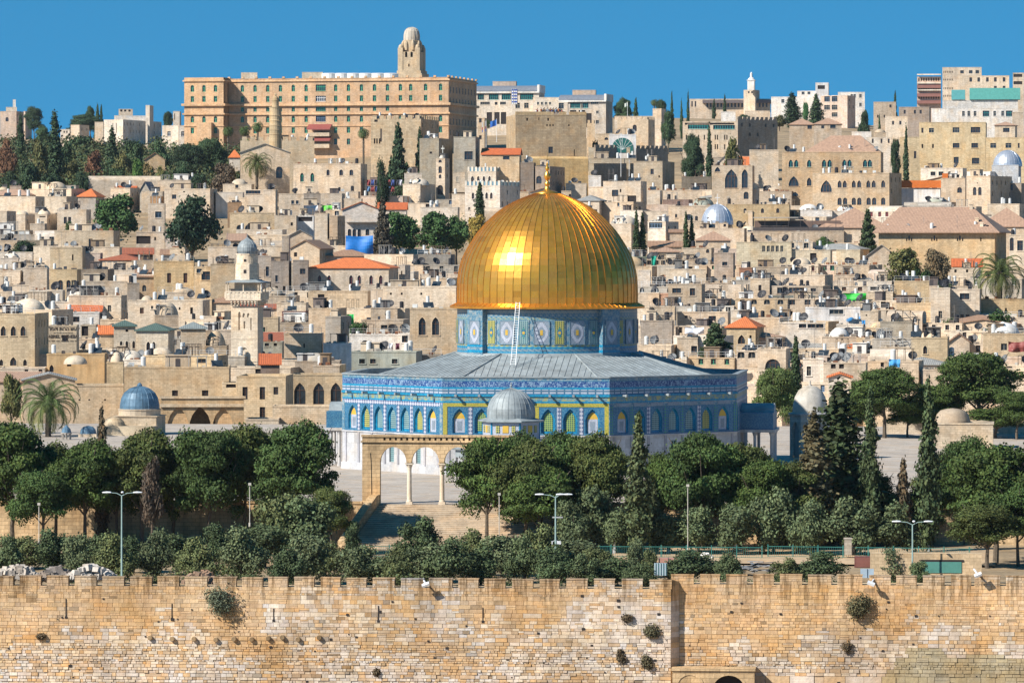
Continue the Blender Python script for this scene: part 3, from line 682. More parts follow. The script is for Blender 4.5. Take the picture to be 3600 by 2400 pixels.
def front_wall():
    Y0 = 432.0; org = Vector((-1800/FPX*Y0, Y0, 0))
    root = empty('city_wall', org, WA, 'long crenellated city wall of tan and whitish stone blocks across the foreground', 'wall')
    def lx(px, yl=0):   # photo column to distance along the wall face set back by yl
        t = (px-1800)/FPX; c, s_ = cos(WA), sin(WA)
        ox, oy = org.x - yl*s_, org.y + yl*c
        return (t*oy - ox)/(c - t*s_)
    zt, zg = -2.15, -3.02; xe = lx(2359); sb = .95
    body = MB(); holes = []
    slits = [(303,200,285),(790,222,292),(1257,245,300),(1738,232,303),(2218,240,305)]
    stones(body, -2, xe, -15.0, zg, 0)
    body.col = (.30,.22,.13)
    body.face([(-2,.01,-15.2),(xe,.01,-15.2),(xe,.01,zg-.01),(-2,.01,zg-.01)])
    # chamfered return and the section set back to the right
    xr = xe + .72; zt2, zg2 = -1.72, -2.62
    body.col = (.46,.34,.2)
    for k in range(26):
        za = -15 + k*.475; body.col = stone_col(xe, za); body.face([(xe,-.02,za),(xr,sb,za),(xr,sb,za+.465),(xe,-.02,za+.465)])
    body.col = (.5,.4,.27); body.face([(xe,-.02,zt),(xr,sb,zt-.25),(xr,sb+.6,zt-.25),(xe,.9,zt)])
    body.face([(xe,-.02,-2.7),(xr,sb,-2.7),(xr,sb,zt-.25),(xe,-.02,zt)])
    XE = lx(3760, sb)
    stones(body, xr, XE, -10.6, zg2, sb)
    stones(body, xr, XE, -15, -10.6, sb, 1.7)
    body.col = (.30,.22,.13)
    body.face([(xr,sb+.01,-15.2),(XE,sb+.01,-15.2),(XE,sb+.01,zg2-.01),(xr,sb+.01,zg2-.01)])
    body.col = (.5,.4,.27)
    body.box(-2, xe, .03, 2.6, -15, zg, 0, 'fb'); body.box(xr-.7, XE, sb+.03, sb+3.2, -15, zg2, 0, 'fb')
    body.box(-2, xe, 2.6, 2.7, -15, zg, 0); body.box(xe, XE, sb+3.2, sb+3.3, -15, zg2)
    body.build('masonry', M['cast'], root)
    g1 = [(62,90),(188,215),(315,343),(443,470),(570,597),(697,723),(822,850),(952,980),(1085,1112),(1207,1232),(1323,1352),(1443,1473),(1563,1592),(1683,1712),(1813,1842),(1945,1972),(2078,2105),(2198,2225),(2322,2352)]
    G1 = [(a/1.3067, b/1.3067) for a, b in g1] + [(1800+a/1.3067, 1800+b/1.3067) for a, b in ((97,127),(218,250),(347,377),(472,505),(600,632))]
    G2 = [(1800+a/1.3067, 1800+b/1.3067) for a, b in ((835,865),(955,984),(1080,1108),(1203,1231),(1333,1360),(1467,1495),(1610,1642),(1740,1765),(1860,1888),(1988,2017),(2110,2125),(2243,2270))]
    def merlon(a, b, z0, z1, y):
        mb = MB(); z1 += ws_.uniform(-.05,.05); stones(mb, a, b, z0, z1-.1, y, .85, True)
        mb.col = (.34,.28,.2); mb.box(a+.012, b-.012, y+.012, y+.72, z0, z1-.1, 0, 'd')
        mb.col = stone_col(a, -3, True); mb.col = tuple(c*.8 for c in mb.col)
        mb.box(a-.03, b+.03, y-.07, y+.78, z1-.1, z1)
        mb.build('merlon', M['cast'], root)
    x = lx(-60)
    for ga, gb in G1 + [(2362, 2362)]:
        merlon(x, lx(ga), zg, zt, 0); x = lx(gb)
    x = xr - .75
    for ga, gb in G2 + [(3650, 3680)]:
        merlon(x, lx(ga, sb), zg2, zt2 + (.0), sb); x = lx(gb, sb)
    def zc(py, yl=0): return CH - (py - HZ)/FPX*(432 + yl)
    for cx_, a, b in slits:
        px = cx_/1.3067; X = lx(px); Yw = org.y + X*sin(WA)
        za, zb = CH - (1950+a/1.3067-HZ)/FPX*Yw, CH - (1950+b/1.3067-HZ)/FPX*Yw
        s_ = MB(); s_.box(X-.04, X+.04, -.085, .0, zb, za, 0); s_.box(X-.11, X+.11, -.09, 0, zb-.1, zb+.1, 0)
        s_.build('arrow_slit', M['void'], root)
    c = MB(); c.lathe([(0,-.0),(.2,0),(.23,.03),(.23,.42)], 14)
    cm = c.build('column_end', M['oldstone'], mesh_only=True)
    for cx_ in (690,792,892,992,1075,1157,1233,1298,1370,1467):
        X = lx(cx_/1.3067); Yw = org.y + X*sin(WA)
        o = inst('column_end', cm, root, (X, -.36, CH-(1950+(378+ws_.uniform(-2,12))/1.3067-HZ)/FPX*Yw)); o.rotation_euler = (R(-90), 0, 0)
    hl = MB()
    for i in range(70):
        X = ws_.uniform(0, lx(3560, sb)); z = ws_.uniform(-12, -3.6); r_ = ws_.uniform(.05,.15); y_ = (0 if X < xe-.3 else sb)
        if xe-.3 < X < xr+.3: continue
        hl.box(X-r_, X+r_, y_-.095, y_, z-r_*.8, z+r_*.8)
    tag(hl.build('putlog_hole', M['void'], root), kind='stuff')
    # gate block at the foot
    gt = MB(); ga, gb, zt3 = lx(2364, sb-2.6), lx(2652, sb-2.6), -10.25
    facade(gt, (ga, sb-2.6), (1,0), gb-ga, -15, zt3, [(5.1, -14.6, 3.1, 3.95, 'a')], 0, .5)
    gt.box(ga, gb, sb-2.6, sb, -15, zt3, 0, 'fb'); gt.box(ga+.2, gb-.2, sb-1.9, sb-1.8, -15, zt3-.1, 1)
    gt.box(ga-.1, gb+.1, sb-2.75, sb, zt3, zt3+.2)
    for cx_, r_ in ((1.55, 1.1), (5.1, 1.55)):
        zs = -10.65-r_
        for i in range(14):
            a, b = pi*i/14, pi*(i+1)/14
            pp = [(ga+cx_-cos(t)*q, zs+sin(t)*q) for t, q in ((a, r_),(b, r_),(b, r_+.22),(a, r_+.22))]
            gt.face([(x_, sb-2.66, z_) for x_, z_ in pp])
    gt.build('gate_block', [M['oldstone'], M['void']], root)
    return lx, org, sb
LX, WORG, WSB = front_wall()

# ------------------------------------------------ houses
CR = [0, 0, 1.0]
def crop(ox, oy, s): CR[:] = [ox, oy, s]
def cx(x): return CR[0] + x / CR[2]
def cy(y): return CR[1] + y / CR[2]
RECTS = []; LABELS = {}; ROOFS = []
PAL = {'cream': (.68,.565,.43), 'tan': (.64,.48,.30), 'gold': (.64,.45,.24), 'pale': (.71,.635,.54), 'white': (.76,.74,.71), 'grey': (.44,.40,.34),
       'pink': (.60,.47,.38), 'ggrey': (.38,.40,.34), 'dun': (.53,.43,.32), 'paint': (.80,.80,.80), 'sand': (.69,.55,.40), 'blue': (.50,.42,.34), 'orange': (.55,.23,.08)}
RC = {'red': (.50,.12,.035), 'orange': (.62,.17,.05), 'brown': (.32,.19,.12), 'pinkish': (.40,.25,.17), 'green': (.08,.13,.11), 'grey': (.28,.28,.27), 'lead': (.22,.25,.25), 'rust': (.33,.10,.05), 'slate': (.17,.19,.23)}
WC = {'w': (.75,.75,.75), 'g': (.03,.30,.16), 'b': (.10,.05,.03), 'm': (.16,.03,.03), 't': (.02,.30,.28), 's': (.30,.26,.2), 'u': (.10,.16,.25), 'y': (.45,.38,.25)}
_wm = {}
def window_mesh(w, h, kind):
    key = (round(w*5)/5, round(h*5)/5, kind)
    if key in _wm: return _wm[key]
    w, h = key[0] + .1, key[1] + .1; g = MB()
    if kind == 'v': g.box(-w/2, w/2, 0, .03, -.04, h, 1)
    elif kind == 'H':
        g.box(-w/2, w/2, 0, .03, -.04, h, 0)
        for x in (-w*.22, w*.22): g.box(x-w*.13, x+w*.13, -.03, 0, h*.08, h*.52, 1)
        g.box(-w*.35, w*.35, -.03, 0, h*.6, h*.8, 1)
    elif kind == 'S':
        g.box(-w/2, w/2, 0, .03, -.04, h, 1); n = max(3, int(h/.28))
        for i in range(n): g.box(-w/2, w/2, -.05, -.0, h*i/n, h*(i+.72)/n, 0)
        g.box(-.04, .04, -.07, 0, 0, h, 0)
    elif kind == 'G':
        g.box(-w/2, w/2, 0, .03, -.04, h, 1)
        for i in range(1, max(2, int(w/.35))): x = -w/2 + w*i/max(2, int(w/.35)); g.box(x-.03, x+.03, -.06, -.02, 0, h, 0)
        for i in range(1, max(2, int(h/.35))): z = h*i/max(2, int(h/.35)); g.box(-w/2, w/2, -.05, -.03, z-.03, z+.03, 0)
    else:
        t = .09 if w < 3 else .14
        g.box(-w/2, w/2, 0, .03, -.04, h, 1)
        n = max(2, int(round(w/.85)))
        for i in range(n+1): x = -w/2 + w*i/n; g.box(x-t/2, x+t/2, -.06, -.002, 0, h, 0)
        g.box(-w/2, w/2, -.065, -.003, 0, t, 0); g.box(-w/2, w/2, -.065, -.003, h-t, h, 0)
        if h > 1.5: g.box(-w/2, w/2, -.062, -.004, h*.62-t/2, h*.62+t/2, 0)
        if kind == 'C': g.box(-w/2, w/2*.1, -.03, -.005, h*.25, h, 2)
    _wm[key] = g.build('window', [M['paint'], M['glass'] if kind != 'v' else M['void'], M['paint']], mesh_only=True); return _wm[key]
def roof_shape(mb, kind, w, d, z, rh, ov=.35):
    x0, x1, y0, y1 = -w/2-ov, w/2+ov, -ov, d+ov
    if kind in ('hip', 'pyr'):
        if kind == 'pyr': a, b = (0, d/2), (0, d/2)
        elif w >= d: k = min((w-.2)/2, d/2*1.05); a, b = (x0+ov+k, d/2), (x1-ov-k, d/2)
        else: a, b = (0, w/2), (0, d-w/2)
        p = [(x0,y0,z),(x1,y0,z),(x1,y1,z),(x0,y1,z),(a[0],a[1],z+rh),(b[0],b[1],z+rh)]
        if w >= d or kind == 'pyr': fs = [(0,1,5,4),(1,2,5),(2,3,4,5),(3,0,4)]
        else: fs = [(0,1,4),(1,2,5,4),(2,3,5),(3,0,4,5)]
        mb.faces(p, fs); mb.box(x0, x1, y0, y1, z-.18, z, 1, 't')
    elif kind == 'gable':     # ridge runs away from the viewer, gable faces front
        for s in (-1, 1):
            e = (w/2+ov)*s; mb.faces([(e,y0,z-ov*rh/(w/2)),(0,y0,z+rh),(0,y1,z+rh),(e,y1,z-ov*rh/(w/2)),(e,y0,z-ov*rh/(w/2)-.16),(0,y0,z+rh-.16),(0,y1,z+rh-.16),(e,y1,z-ov*rh/(w/2)-.16)], [(0,1,2,3),(4,5,6,7),(0,1,5,4),(2,3,7,6),(0,3,7,4)])
    elif kind == 'ridge':     # ridge parallel to the front
        for yy in ((y0, d/2), (y1, d/2)):
            mb.faces([(x0,yy[0],z-.1),(x1,yy[0],z-.1),(x1,yy[1],z+rh),(x0,yy[1],z+rh),(x0,yy[0],z-.28),(x1,yy[0],z-.28),(x1,yy[1],z+rh-.18),(x0,yy[1],z+rh-.18)], [(0,1,2,3),(4,5,6,7),(0,1,5,4),(1,2,6,5),(3,0,4,7)])
    elif kind == 'shed':
        mb.faces([(x0,y0,z),(x1,y0,z),(x1,y1,z+rh),(x0,y1,z+rh),(x0,y0,z-.15),(x1,y0,z-.15),(x1,y1,z+rh-.15),(x0,y1,z+rh-.15)], [(0,1,2,3),(4,5,6,7),(0,1,5,4),(1,2,6,5),(3,0,4,7),(2,3,7,6)])
    elif kind == 'vault':
        n = 12
        for i in range(n):
            a, b = pi*i/n, pi*(i+1)/n; c = d/2
            mb.face([(-w/2, c-c*cos(a), z+rh*sin(a)), (w/2, c-c*cos(a), z+rh*sin(a)), (w/2, c-c*cos(b), z+rh*sin(b)), (-w/2, c-c*cos(b), z+rh*sin(b))])
            for e in (-w/2, w/2): mb.face([(e, c-c*cos(a), z+rh*sin(a)), (e, c-c*cos(b), z+rh*sin(b)), (e, c, z)])
_domes = {}
def dome_prof(r, h, n=8): return [(r*cos(pi/2*i/n), h*sin(pi/2*i/n)) for i in range(n+1)]
def house(x0, x1, yt, yb, rs=0, roof='flat', c='cream', wins=(), label='', Y=None, d=None, ry=None, rc='red', base=None, name=None, cat='house',
          side=1, mat='stone', cren=0, group=None, dome=None, par=.45, wc='b', top=True, raw=False):
    """front face given by photo columns x0..x1, roof row yt, visible foot row yb in the current crop; rs = visible width of the shaded right side"""
    if not raw: X0, X1, T, B_ = cx(x0), cx(x1), cy(yt), cy(yb); sc = CR[2]
    else: X0, X1, T, B_ = x0, x1, yt, yb; sc = 1
    if Y is None or 868 < Y < 1392 or (X0 > 2400 and 868 < Y < 1480): Y = min(1393 if X0 < 2400 else 1560, Yref(B_))
    t0, t1 = (X0-1800)/FPX, (X1-1800)/FPX
    if rs == 0 and T > 560 and X1-X0 > 24 and roof in ('flat','dome') and T < 1300: rs = rnd.choice([0, .05, .09, .14])*(X1-X0)*sc; X1 -= rs/sc*.9; t1 = (X1-1800)/FPX
    rsm = rs/sc*Y/FPX
    if d is None: d = 9 if abs(rsm) < 3 else abs(rsm)*2.2
    if d == 'shade': d = abs(rsm)*1.32
    d = max(d, abs(rsm)*1.15)
    psi = asin(max(-.95, min(.95, rsm/d))) + (t1 if rs >= 0 else t0)
    if rs < 0: XR = t1*Y; 
    XL = t0*Y; w = (t1*Y - XL)/(cos(psi) + t1*sin(psi))
    zt = CH - (T-HZ)/FPX*(Y - w*sin(psi)*.5)
    zb = (base if base is not None else min(ground_z(XL, Y), ground_z(XL, Y + 8)) - 1.0)
    if zt - zb < 1.5: zb = zt - 1.5
    u = (cos(psi), -sin(psi)); fx, fy = XL + u[0]*w/2, Y + u[1]*w/2
    name = name or {'flat':'stone_house','open':'stone_house','dome':'domed_house','vault':'vaulted_house','gable':'gabled_house','ridge':'tiled_roof_house','hip':'tiled_roof_house','pyr':'tiled_roof_house','shed':'lean_to_house'}[roof]
    root = empty(name, (fx, fy, zb), -psi, label, cat, group); H = zt - zb
    CC = PAL[c] if isinstance(c, str) else c; v = rnd.uniform(.86, 1.08); g_ = sum(CC)/3; gb = rnd.uniform(.08, .34); CC = tuple(q*v*(1-gb) + t_*v*g_*gb for q, t_ in zip(CC, (1.09, .97, .90)))
    m2p = Y/FPX
    wl = []; fr_ = []
    for q in wins:
        k, wy, ww, wh, xs = q[:5]; wcol = q[5] if len(q) > 5 else wc
        for X in xs:
            px = cx(X) if not raw else X; py = cy(wy) if not raw else wy
            a = (px - X0)/(X1 - X0)*w - w/2; zz = CH - (py + (wh/sc if wh >= 45 or k in 'hq' or name == 'hotel' else wh/sc/2) - HZ)/FPX*Y - zb
            W_, H_ = max(.3, ww/sc*m2p), max(.3, wh/sc*m2p)
            ak = 'a' if k in 'aAgh' else 'p' if k in 'pP' else 'f' if k in 'f' else 'r'
            wl.append((a + w/2, zz, W_, H_, ak)); fr_.append((k, wcol))
    mb = MB(); out = facade(mb, (-w/2, 0), (1, 0), w, 0, H, wl, 0, .3)
    okset = {(q[0], q[1]) for q in out}
    swl = []
    if side and (rsm > 1.2):
        n = max(1, int(d/3.2)); nf = max(1, int(min(H, 9)/3.3))
        for i in range(n):
            for j in range(nf):
                if rnd.random() < .7: swl.append(((i+.5)*d/n, H - 2.5 - 3.2*j, .8, 1.3, 'a' if rnd.random() < .4 else 'r'))
    so = facade(mb, (w/2, 0), (0, 1), d, 0, H, swl, 0, .3)
    lw = [( (i+.5)*d/2, H-2.5, .8, 1.3, 'r') for i in range(2)] if rs < 0 else []
    facade(mb, (-w/2, d), (0, -1), d, 0, H, lw, 0, .3); mb.face([(w/2,d,0),(-w/2,d,0),(-w/2,d,H),(w/2,d,H)])
    rh = (T - cy(ry))*m2p if ry is not None and not raw else ((T-ry)*m2p if ry is not None else 0)
    wm = M[mat] if isinstance(mat, str) else mat
    if roof in ('flat', 'dome', 'open'):
        th = .28; p0 = H - par
        mb.face([(-w/2,0,H),(w/2,0,H),(w/2-th,th,H),(-w/2+th,th,H)]); mb.face([(w/2,0,H),(w/2,d,H),(w/2-th,d-th,H),(w/2-th,th,H)])
        mb.face([(w/2,d,H),(-w/2,d,H),(-w/2+th,d-th,H),(w/2-th,d-th,H)]); mb.face([(-w/2,d,H),(-w/2,0,H),(-w/2+th,th,H),(-w/2+th,d-th,H)])
        for a, b in (((w/2-th,th),(-w/2+th,th)),((w/2-th,d-th),(w/2-th,th)),((-w/2+th,d-th),(w/2-th,d-th)),((-w/2+th,th),(-w/2+th,d-th))):
            mb.face([(a[0],a[1],p0),(b[0],b[1],p0),(b[0],b[1],H),(a[0],a[1],H)])
        if cren:
            n = max(2, int(w/cren))
            for i in range(n): a = -w/2 + w*(i+.2)/n; mb.box(a, a + w*.6/n, 0.003, th+.2, H, H+cren*.5, 0, 'd')
            n2 = max(1, int(d/cren))
            for i in range(n2): a = d*(i+.2)/n2; mb.box(w/2-th-.2, w/2-.003, a, a+d*.6/n2, H, H+cren*.5, 0, 'd')
        else: mb.box(-w/2-.06, w/2+.06, -.06, .0, H-.22, H-.02, 0)
        r = MB(); r.face([(-w/2+th,th,p0),(w/2-th,th,p0),(w/2-th,d-th,p0),(-w/2+th,d-th,p0)]); r.build('roof', M['roofflat'], root)
    elif roof == 'gable': mb.face([(-w/2,0,H),(w/2,0,H),(0,0,H+rh)]); mb.face([(w/2,d,H),(-w/2,d,H),(0,d,H+rh)])
    elif roof == 'ridge':
        mb.face([(w/2,0,H),(w/2,d,H),(w/2,d/2,H+rh)]); mb.face([(-w/2,0,H),(-w/2,d,H),(-w/2,d/2,H+rh)])
    elif roof == 'shed':
        mb.face([(w/2,0,H),(w/2,d,H),(w/2,d,H+rh)]); mb.face([(-w/2,0,H),(-w/2,d,H),(-w/2,d,H+rh)]); mb.face([(-w/2,d,H),(w/2,d,H),(w/2,d,H+rh),(-w/2,d,H+rh)])
    if roof in ('hip','pyr','gable','ridge','shed','vault'):
        r = MB(); roof_shape(r, roof, w, d, H+.005, rh, 0 if roof == 'vault' else .35)
        r.build('roof', [M['tiles'] if roof != 'vault' else wm, M['paint']], root, color=RC[rc] if roof != 'vault' else CC, smooth=False)
    mb.build('wall', wm, root, color=CC)
    if dome:
        for (dx, dr, dh, *o) in (dome if isinstance(dome, list) else [dome]):
            ax = ((cx(dx) if not raw else dx) - X0)/(X1-X0)*w - w/2; r_ = dr/sc*m2p; h_ = dh/sc*m2p
            dc = PAL[o[0]] if o else CC; key = 'dome'
            g = MB(); y_ = min(d*.5, r_+.4) if r_ < d*.6 else d*.5
            if len(o) > 1 and o[1] > 0: dz = o[1]/sc*m2p; g.lathe([(r_*.98, -.5), (r_*.98, dz)], 16)
            else: dz = -.4
            pr = [(a, b + dz) for a, b in dome_prof(r_, h_ + (.4 if dz < 0 else 0))]
            mt = M['plaster']
            if len(o) > 2: mt = M[o[2]]; ribbed_dome(g, pr, 16, .05)
            else: g.lathe(pr, 24)
            g.build('dome', mt, root, (ax, y_, H), color=dc, smooth=not (len(o) > 2))
    i = 0
    for q, (k, wcol) in zip(wl, fr_):
        if (q[0], q[1]) not in okset: continue
        kd = {'r':'v' if q[2]*q[3] < .8 else 'N','w':'N','a':'N','A':'N','p':'N','s':'S','d':'v','g':'S','G':'G','P':'N','f':'v','C':'C','h':'H','q':'H'}[k]
        o = inst('window', window_mesh(q[2], q[3], kd), root, (q[0]-w/2, .27, q[1]), color=WC[wcol])
        if q[2] > 5 and q[3] > 1: o.name = 'window_band'
        fr2 = MB()
        if k in 'wAPC':
            ww, hh = q[2], q[3]; key = ('surround', round(ww*5), round(hh*5), q[4])
            if key not in _wm:
                f = MB(); t = .14
                if q[4] == 'r':
                    f.box(-ww/2-t, -ww/2, -.05, 0, -.0, hh, 0); f.box(ww/2, ww/2+t, -.05, 0, 0, hh, 0); f.box(-ww/2-t, ww/2+t, -.05, 0, hh, hh+t, 0)
                else:
                    pts = arch_pts(ww, hh, q[4]); big = [(x*(1+2*t/ww), z+t*.9) for x, z in pts]
                    for (a,b,c_,e) in zip(pts[:-1], pts[1:], big[1:], big[:-1]): f.face([(a[0],-.04,a[1]),(b[0],-.04,b[1]),(c_[0],-.04,c_[1]),(e[0],-.04,e[1])])
                    zs = pts[0][1]; f.box(-ww/2-t, -ww/2, -.05, 0, 0, zs, 0); f.box(ww/2, ww/2+t, -.05, 0, 0, zs, 0)
                f.box(-ww/2-.2, ww/2+.2, -.12, 0, -.14, 0, 0)
                _wm[key] = f.build('frame', M['plaster'], mesh_only=True)
            inst('frame', _wm[key], o, (0, -.27, 0), color=tuple(min(.8, z*1.15) for z in CC))
    for q in so:
        key = 'side'; o = inst('window', window_mesh(q[2], q[3], 'N'), root, (w/2-.27, q[0], q[1]), pi/2, color=WC['s'])
    RECTS.append((min(X0, X1), X1 + max(0, rs/sc), T - rh/m2p, B_, Y, label))
    if roof in ('flat', 'dome'): ROOFS.append((root, w, d, H - par, Y, label, X0, X1, T))
    root['_w'] = w
    return root, w, d, H
def lab(root): return root['label']

# ------------------------------------------------ the town: landmarks and houses read off the photograph, far to near
def small(name, mb, mats, loc, rz=0, color=None, label='', cat='', group=None):
    o = mb.build(name, mats, None, loc, rz, color=color); return tag(o, label, cat, group)
def hotel():
    crop(600, 50, 1.96)
    Y = 1800; psi = R(13)
    cols = [495,583,671,759,848,937,1141,1229,1318,1408,1497,1586,1656,1758,1860]
    wn = [('h', 490, 24, 47, cols, 'g'), ('q', 567, 24, 40, cols, 'g'), ('q', 642, 24, 32, cols[:11], 'g'), ('h', 705, 24, 42, cols, 'g'), ('q', 783, 24, 40, cols, 'g'), ('w', 862, 24, 40, cols[3:8], 'g')]
    wn += [('w', 490, 72, 46, [1038], 'g'), ('w', 567, 72, 40, [1038], 'w'), ('w', 642, 72, 32, [1038], 'g'), ('w', 705, 72, 40, [1038], 'u')]
    col_ = (.62,.42,.26)
    root, w, d, H = house(402, 1915, 440, 880, 196, 'flat', col_, wn, 'long tan six storey hotel with rows of green arched windows on the skyline', Y=Y+3, d=46, name='hotel', cat='hotel', side=0, base=48, par=.8)
    sw = MB(); k = Y/FPX/1.96
    o = [c for c in root.children if c.name.startswith('wall')][0]
    wm = window_mesh(1.2, 2.2, 'N')
    for r_ in (490, 567, 705, 783):
        z = CH - (cy(r_+42)-HZ)/FPX*Y - 48 - 1
        for i in range(9): inst('window', wm, root, (w/2+.03, 3 + i*4.9, z), pi/2, color=WC['s'])
    for (a, b, t) in ((618, 634, .9), (684, 695, .6), (770, 775, .3), (456, 466, .5)):
        z1 = CH - (cy(a)-HZ)/FPX*Y - 48; z0 = CH - (cy(b)-HZ)/FPX*Y - 48
        m = MB(); m.box(-w/2, w/2+t, -t, 0, z0, z1); m.box(w/2, w/2+t, 0, d+t, z0, z1); m.build('cornice', M['stone'], root, color=tuple(c*1.15 for c in col_))
    n = MB()
    for i in range(17): x = -w/2 + w*i/16; n.box(x-.5, x+.5, -.2, .5, H, H+.7)
    for i in range(8): n.box(w/2-.5, w/2+.2, d*i/7-.5, d*i/7+.5, H, H+.7)
    n.build('parapet_posts', M['stone'], root, color=col_)
    # awning balcony bay
    bx = (cx(1035)-1800)/FPX*Y - root.location.x; bx /= cos(psi)
    for a, b in ((800, 845), (878, 925)):
        z1 = CH - (cy(a)-HZ)/FPX*Y - 48; z0 = CH - (cy(b)-HZ)/FPX*Y - 48
        m = MB(); m.box(bx-4.2, bx+4.2, -2.6, 0, z0, z1-1.1); bal = m.build('balcony', M['stone'], root, color=(.6,.5,.38))
        aw = MB(); aw.faces([(bx-4.6,-3.2,z1+.4),(bx+4.6,-3.2,z1+.4),(bx+4.6,0,z1+2.2),(bx-4.6,0,z1+2.2)], [(0,1,2,3)]); aw.box(bx-4.6,bx+4.6,-3.22,-3.15,z1,z1+.4)
        aw.build('awning', M['paint'], root, color=(.26,.07,.06))
    # projecting left wing
    p = 7.5; wx0 = -w/2 - (402-128)/1.96*Y/FPX/cos(psi); wing = MB(); H2 = H+.3
    zof = lambda y: CH - (cy(y)-HZ)/FPX*Y - 48
    ww = []; names = []
    for X in (161,251,340):
        a = (X-98)/(402-98)*(-w/2-wx0)
        for yy, hh, kk in ((490,47,'a'),(567,40,'r'),(705,42,'a'),(783,40,'r')): ww.append((a, zof(yy+hh), 1.35, hh/1.96*Y/FPX, kk))
    facade(wing, (wx0, -p), (1,0), -w/2-wx0, 0, H2, ww, 0, .3); facade(wing, (-w/2, -p), (0,1), p, 0, H2, [(p/2, zof(yy+42), 1.3, 4.2, 'a') for yy in (490,567,705,783)], 0, .3)
    wing.box(wx0, -w/2, -p, d, 0, H2, 0, 'f')
    for (a, b, t) in ((618, 634, .9), (684, 695, .6), (770, 775, .3), (456, 466, .5)):
        wing.box(wx0-t, -w/2+t, -p-t, -p, zof(b), zof(a)); wing.box(-w/2, -w/2+t, -p, -t, zof(b), zof(a))
    wing.build('wing', M['stone'], root, color=col_)
    for a, z, x_, h_, kk in ww: inst('window', window_mesh(x_, h_, 'H'), root, (wx0+a, -p+.27, z), color=WC['g'])
    bay = MB(); bay.box(wx0+ (200-98)/1.96*Y/FPX, wx0+(305-98)/1.96*Y/FPX, -p-2.5, -p, zof(880), zof(750)); bay.build('bay', M['stone'], root, color=col_)
    # roof plant
    c = MB()
    c.cyl(0, 0, 3.3, 0, 3.1, 20); c.cyl(0,0,3.35,3.1,3.35,20,r1=2.2); cm = c.build('rooftop_tank', M['paint'], mesh_only=True)
    for i, X in enumerate((1092,1177,1257,1341,1427,1511)):
        Pq = Vector(((cx(X)-1800)/FPX*(Y+22), Y+22, 48+H-.5)); o = inst('rooftop_tank', cm, None, Pq, color=(.75,.72,.68))
        tag(o, 'one of six big white cylinder tanks in a row on the hotel roof', 'tank', 'white tanks on the hotel roof')
    for a, b, t, l in ((905,1050,400,'stone lift house left of the white tanks on the hotel roof'), (485,597,402,'low cream plant room on the left part of the hotel roof')):
        house(a, b, t, 440, 0, 'flat', 'cream', (('r', 410, 14, 22, [(a+b)/2]),), l, Y=Y+20, d=8, base=48+H-1, name='roof_house', cat='roof house', side=0)
hotel()
def bell_tower():
    crop(600, 50, 1.96); Y = 2000; k = Y/FPX/1.96
    X = (cx(1661)-1800)/FPX*Y; z = lambda y: CH - (cy(y)-HZ)/FPX*Y
    root = empty('tower', (X, Y, 60), R(-14), 'tall square stone tower with ribbed dome rising behind the hotel', 'tower'); B0 = 60
    h = lambda y: z(y)-B0
    r = 74*k; b = MB(); c = (.50,.40,.28)
    facade(b, (-r,-r), (1,0), 2*r, 0, h(262), [(r, h(365), .6, 1.2, 'r'), (r-1.2, h(300), 1.0, 2.3, 'a'), (r+1.2, h(300), 1.0, 2.3, 'a')], 0, .5)
    b.box(-r, r, -r, r, 0, h(262), 0, 'f'); b.build('shaft', M['stone'], root, color=c)
    b = MB()
    for sx in (-1,1):
        for sy in (-1,1):
            b.box(sx*r-1.9 if sx > 0 else -r-.25, r+.25 if sx > 0 else -r+1.9, sy*r-1.9 if sy > 0 else -r-.25, r+.25 if sy > 0 else -r+1.9, 0, h(235))
            b.lathe([(1.1, h(236)), (1.0, h(222)), (.6, h(213)), (0, h(208))], 10, sx*(r-.85), sy*(r-.85))
    b.build('corner_buttress', M['stone'], root, color=c)
    b = MB(); b.lathe([(60*k*.98, h(262)), (60*k, h(190)), (62*k, h(184)), (55*k, h(178))], 8, rot=pi/8)
    for i in range(8):
        a = pi/8 + pi/4*i; b.lathe([(.7, h(250)), (.7, h(200)), (.1, h(182))], 6, 61*k*cos(a), 61*k*sin(a))
    b.build('octagon', M['stone'], root, color=c)
    g = MB(); ribbed_dome(g, [(55*k,h(180)),(56*k,h(160)),(54*k,h(140)),(49*k,h(120)),(38*k,h(103)),(22*k,h(94)),(.1,h(90))], 16, .12)
    g.build('dome', M['plaster'], root, color=(.48,.43,.36)); 
    b = MB(); b.box(-r-1.2, r+1.4, -r-1.2, r+1.2, 0, h(412)); b.box(-r-.6, r+.8, -r-.6, r+.6, h(412), h(392)); b.build('base', M['stone'], root, color=c)
    for sx in (-1, 1):
        w_ = MB(); w_.box(-.5,.5,-.06,.0,0,2); 
bell_tower()

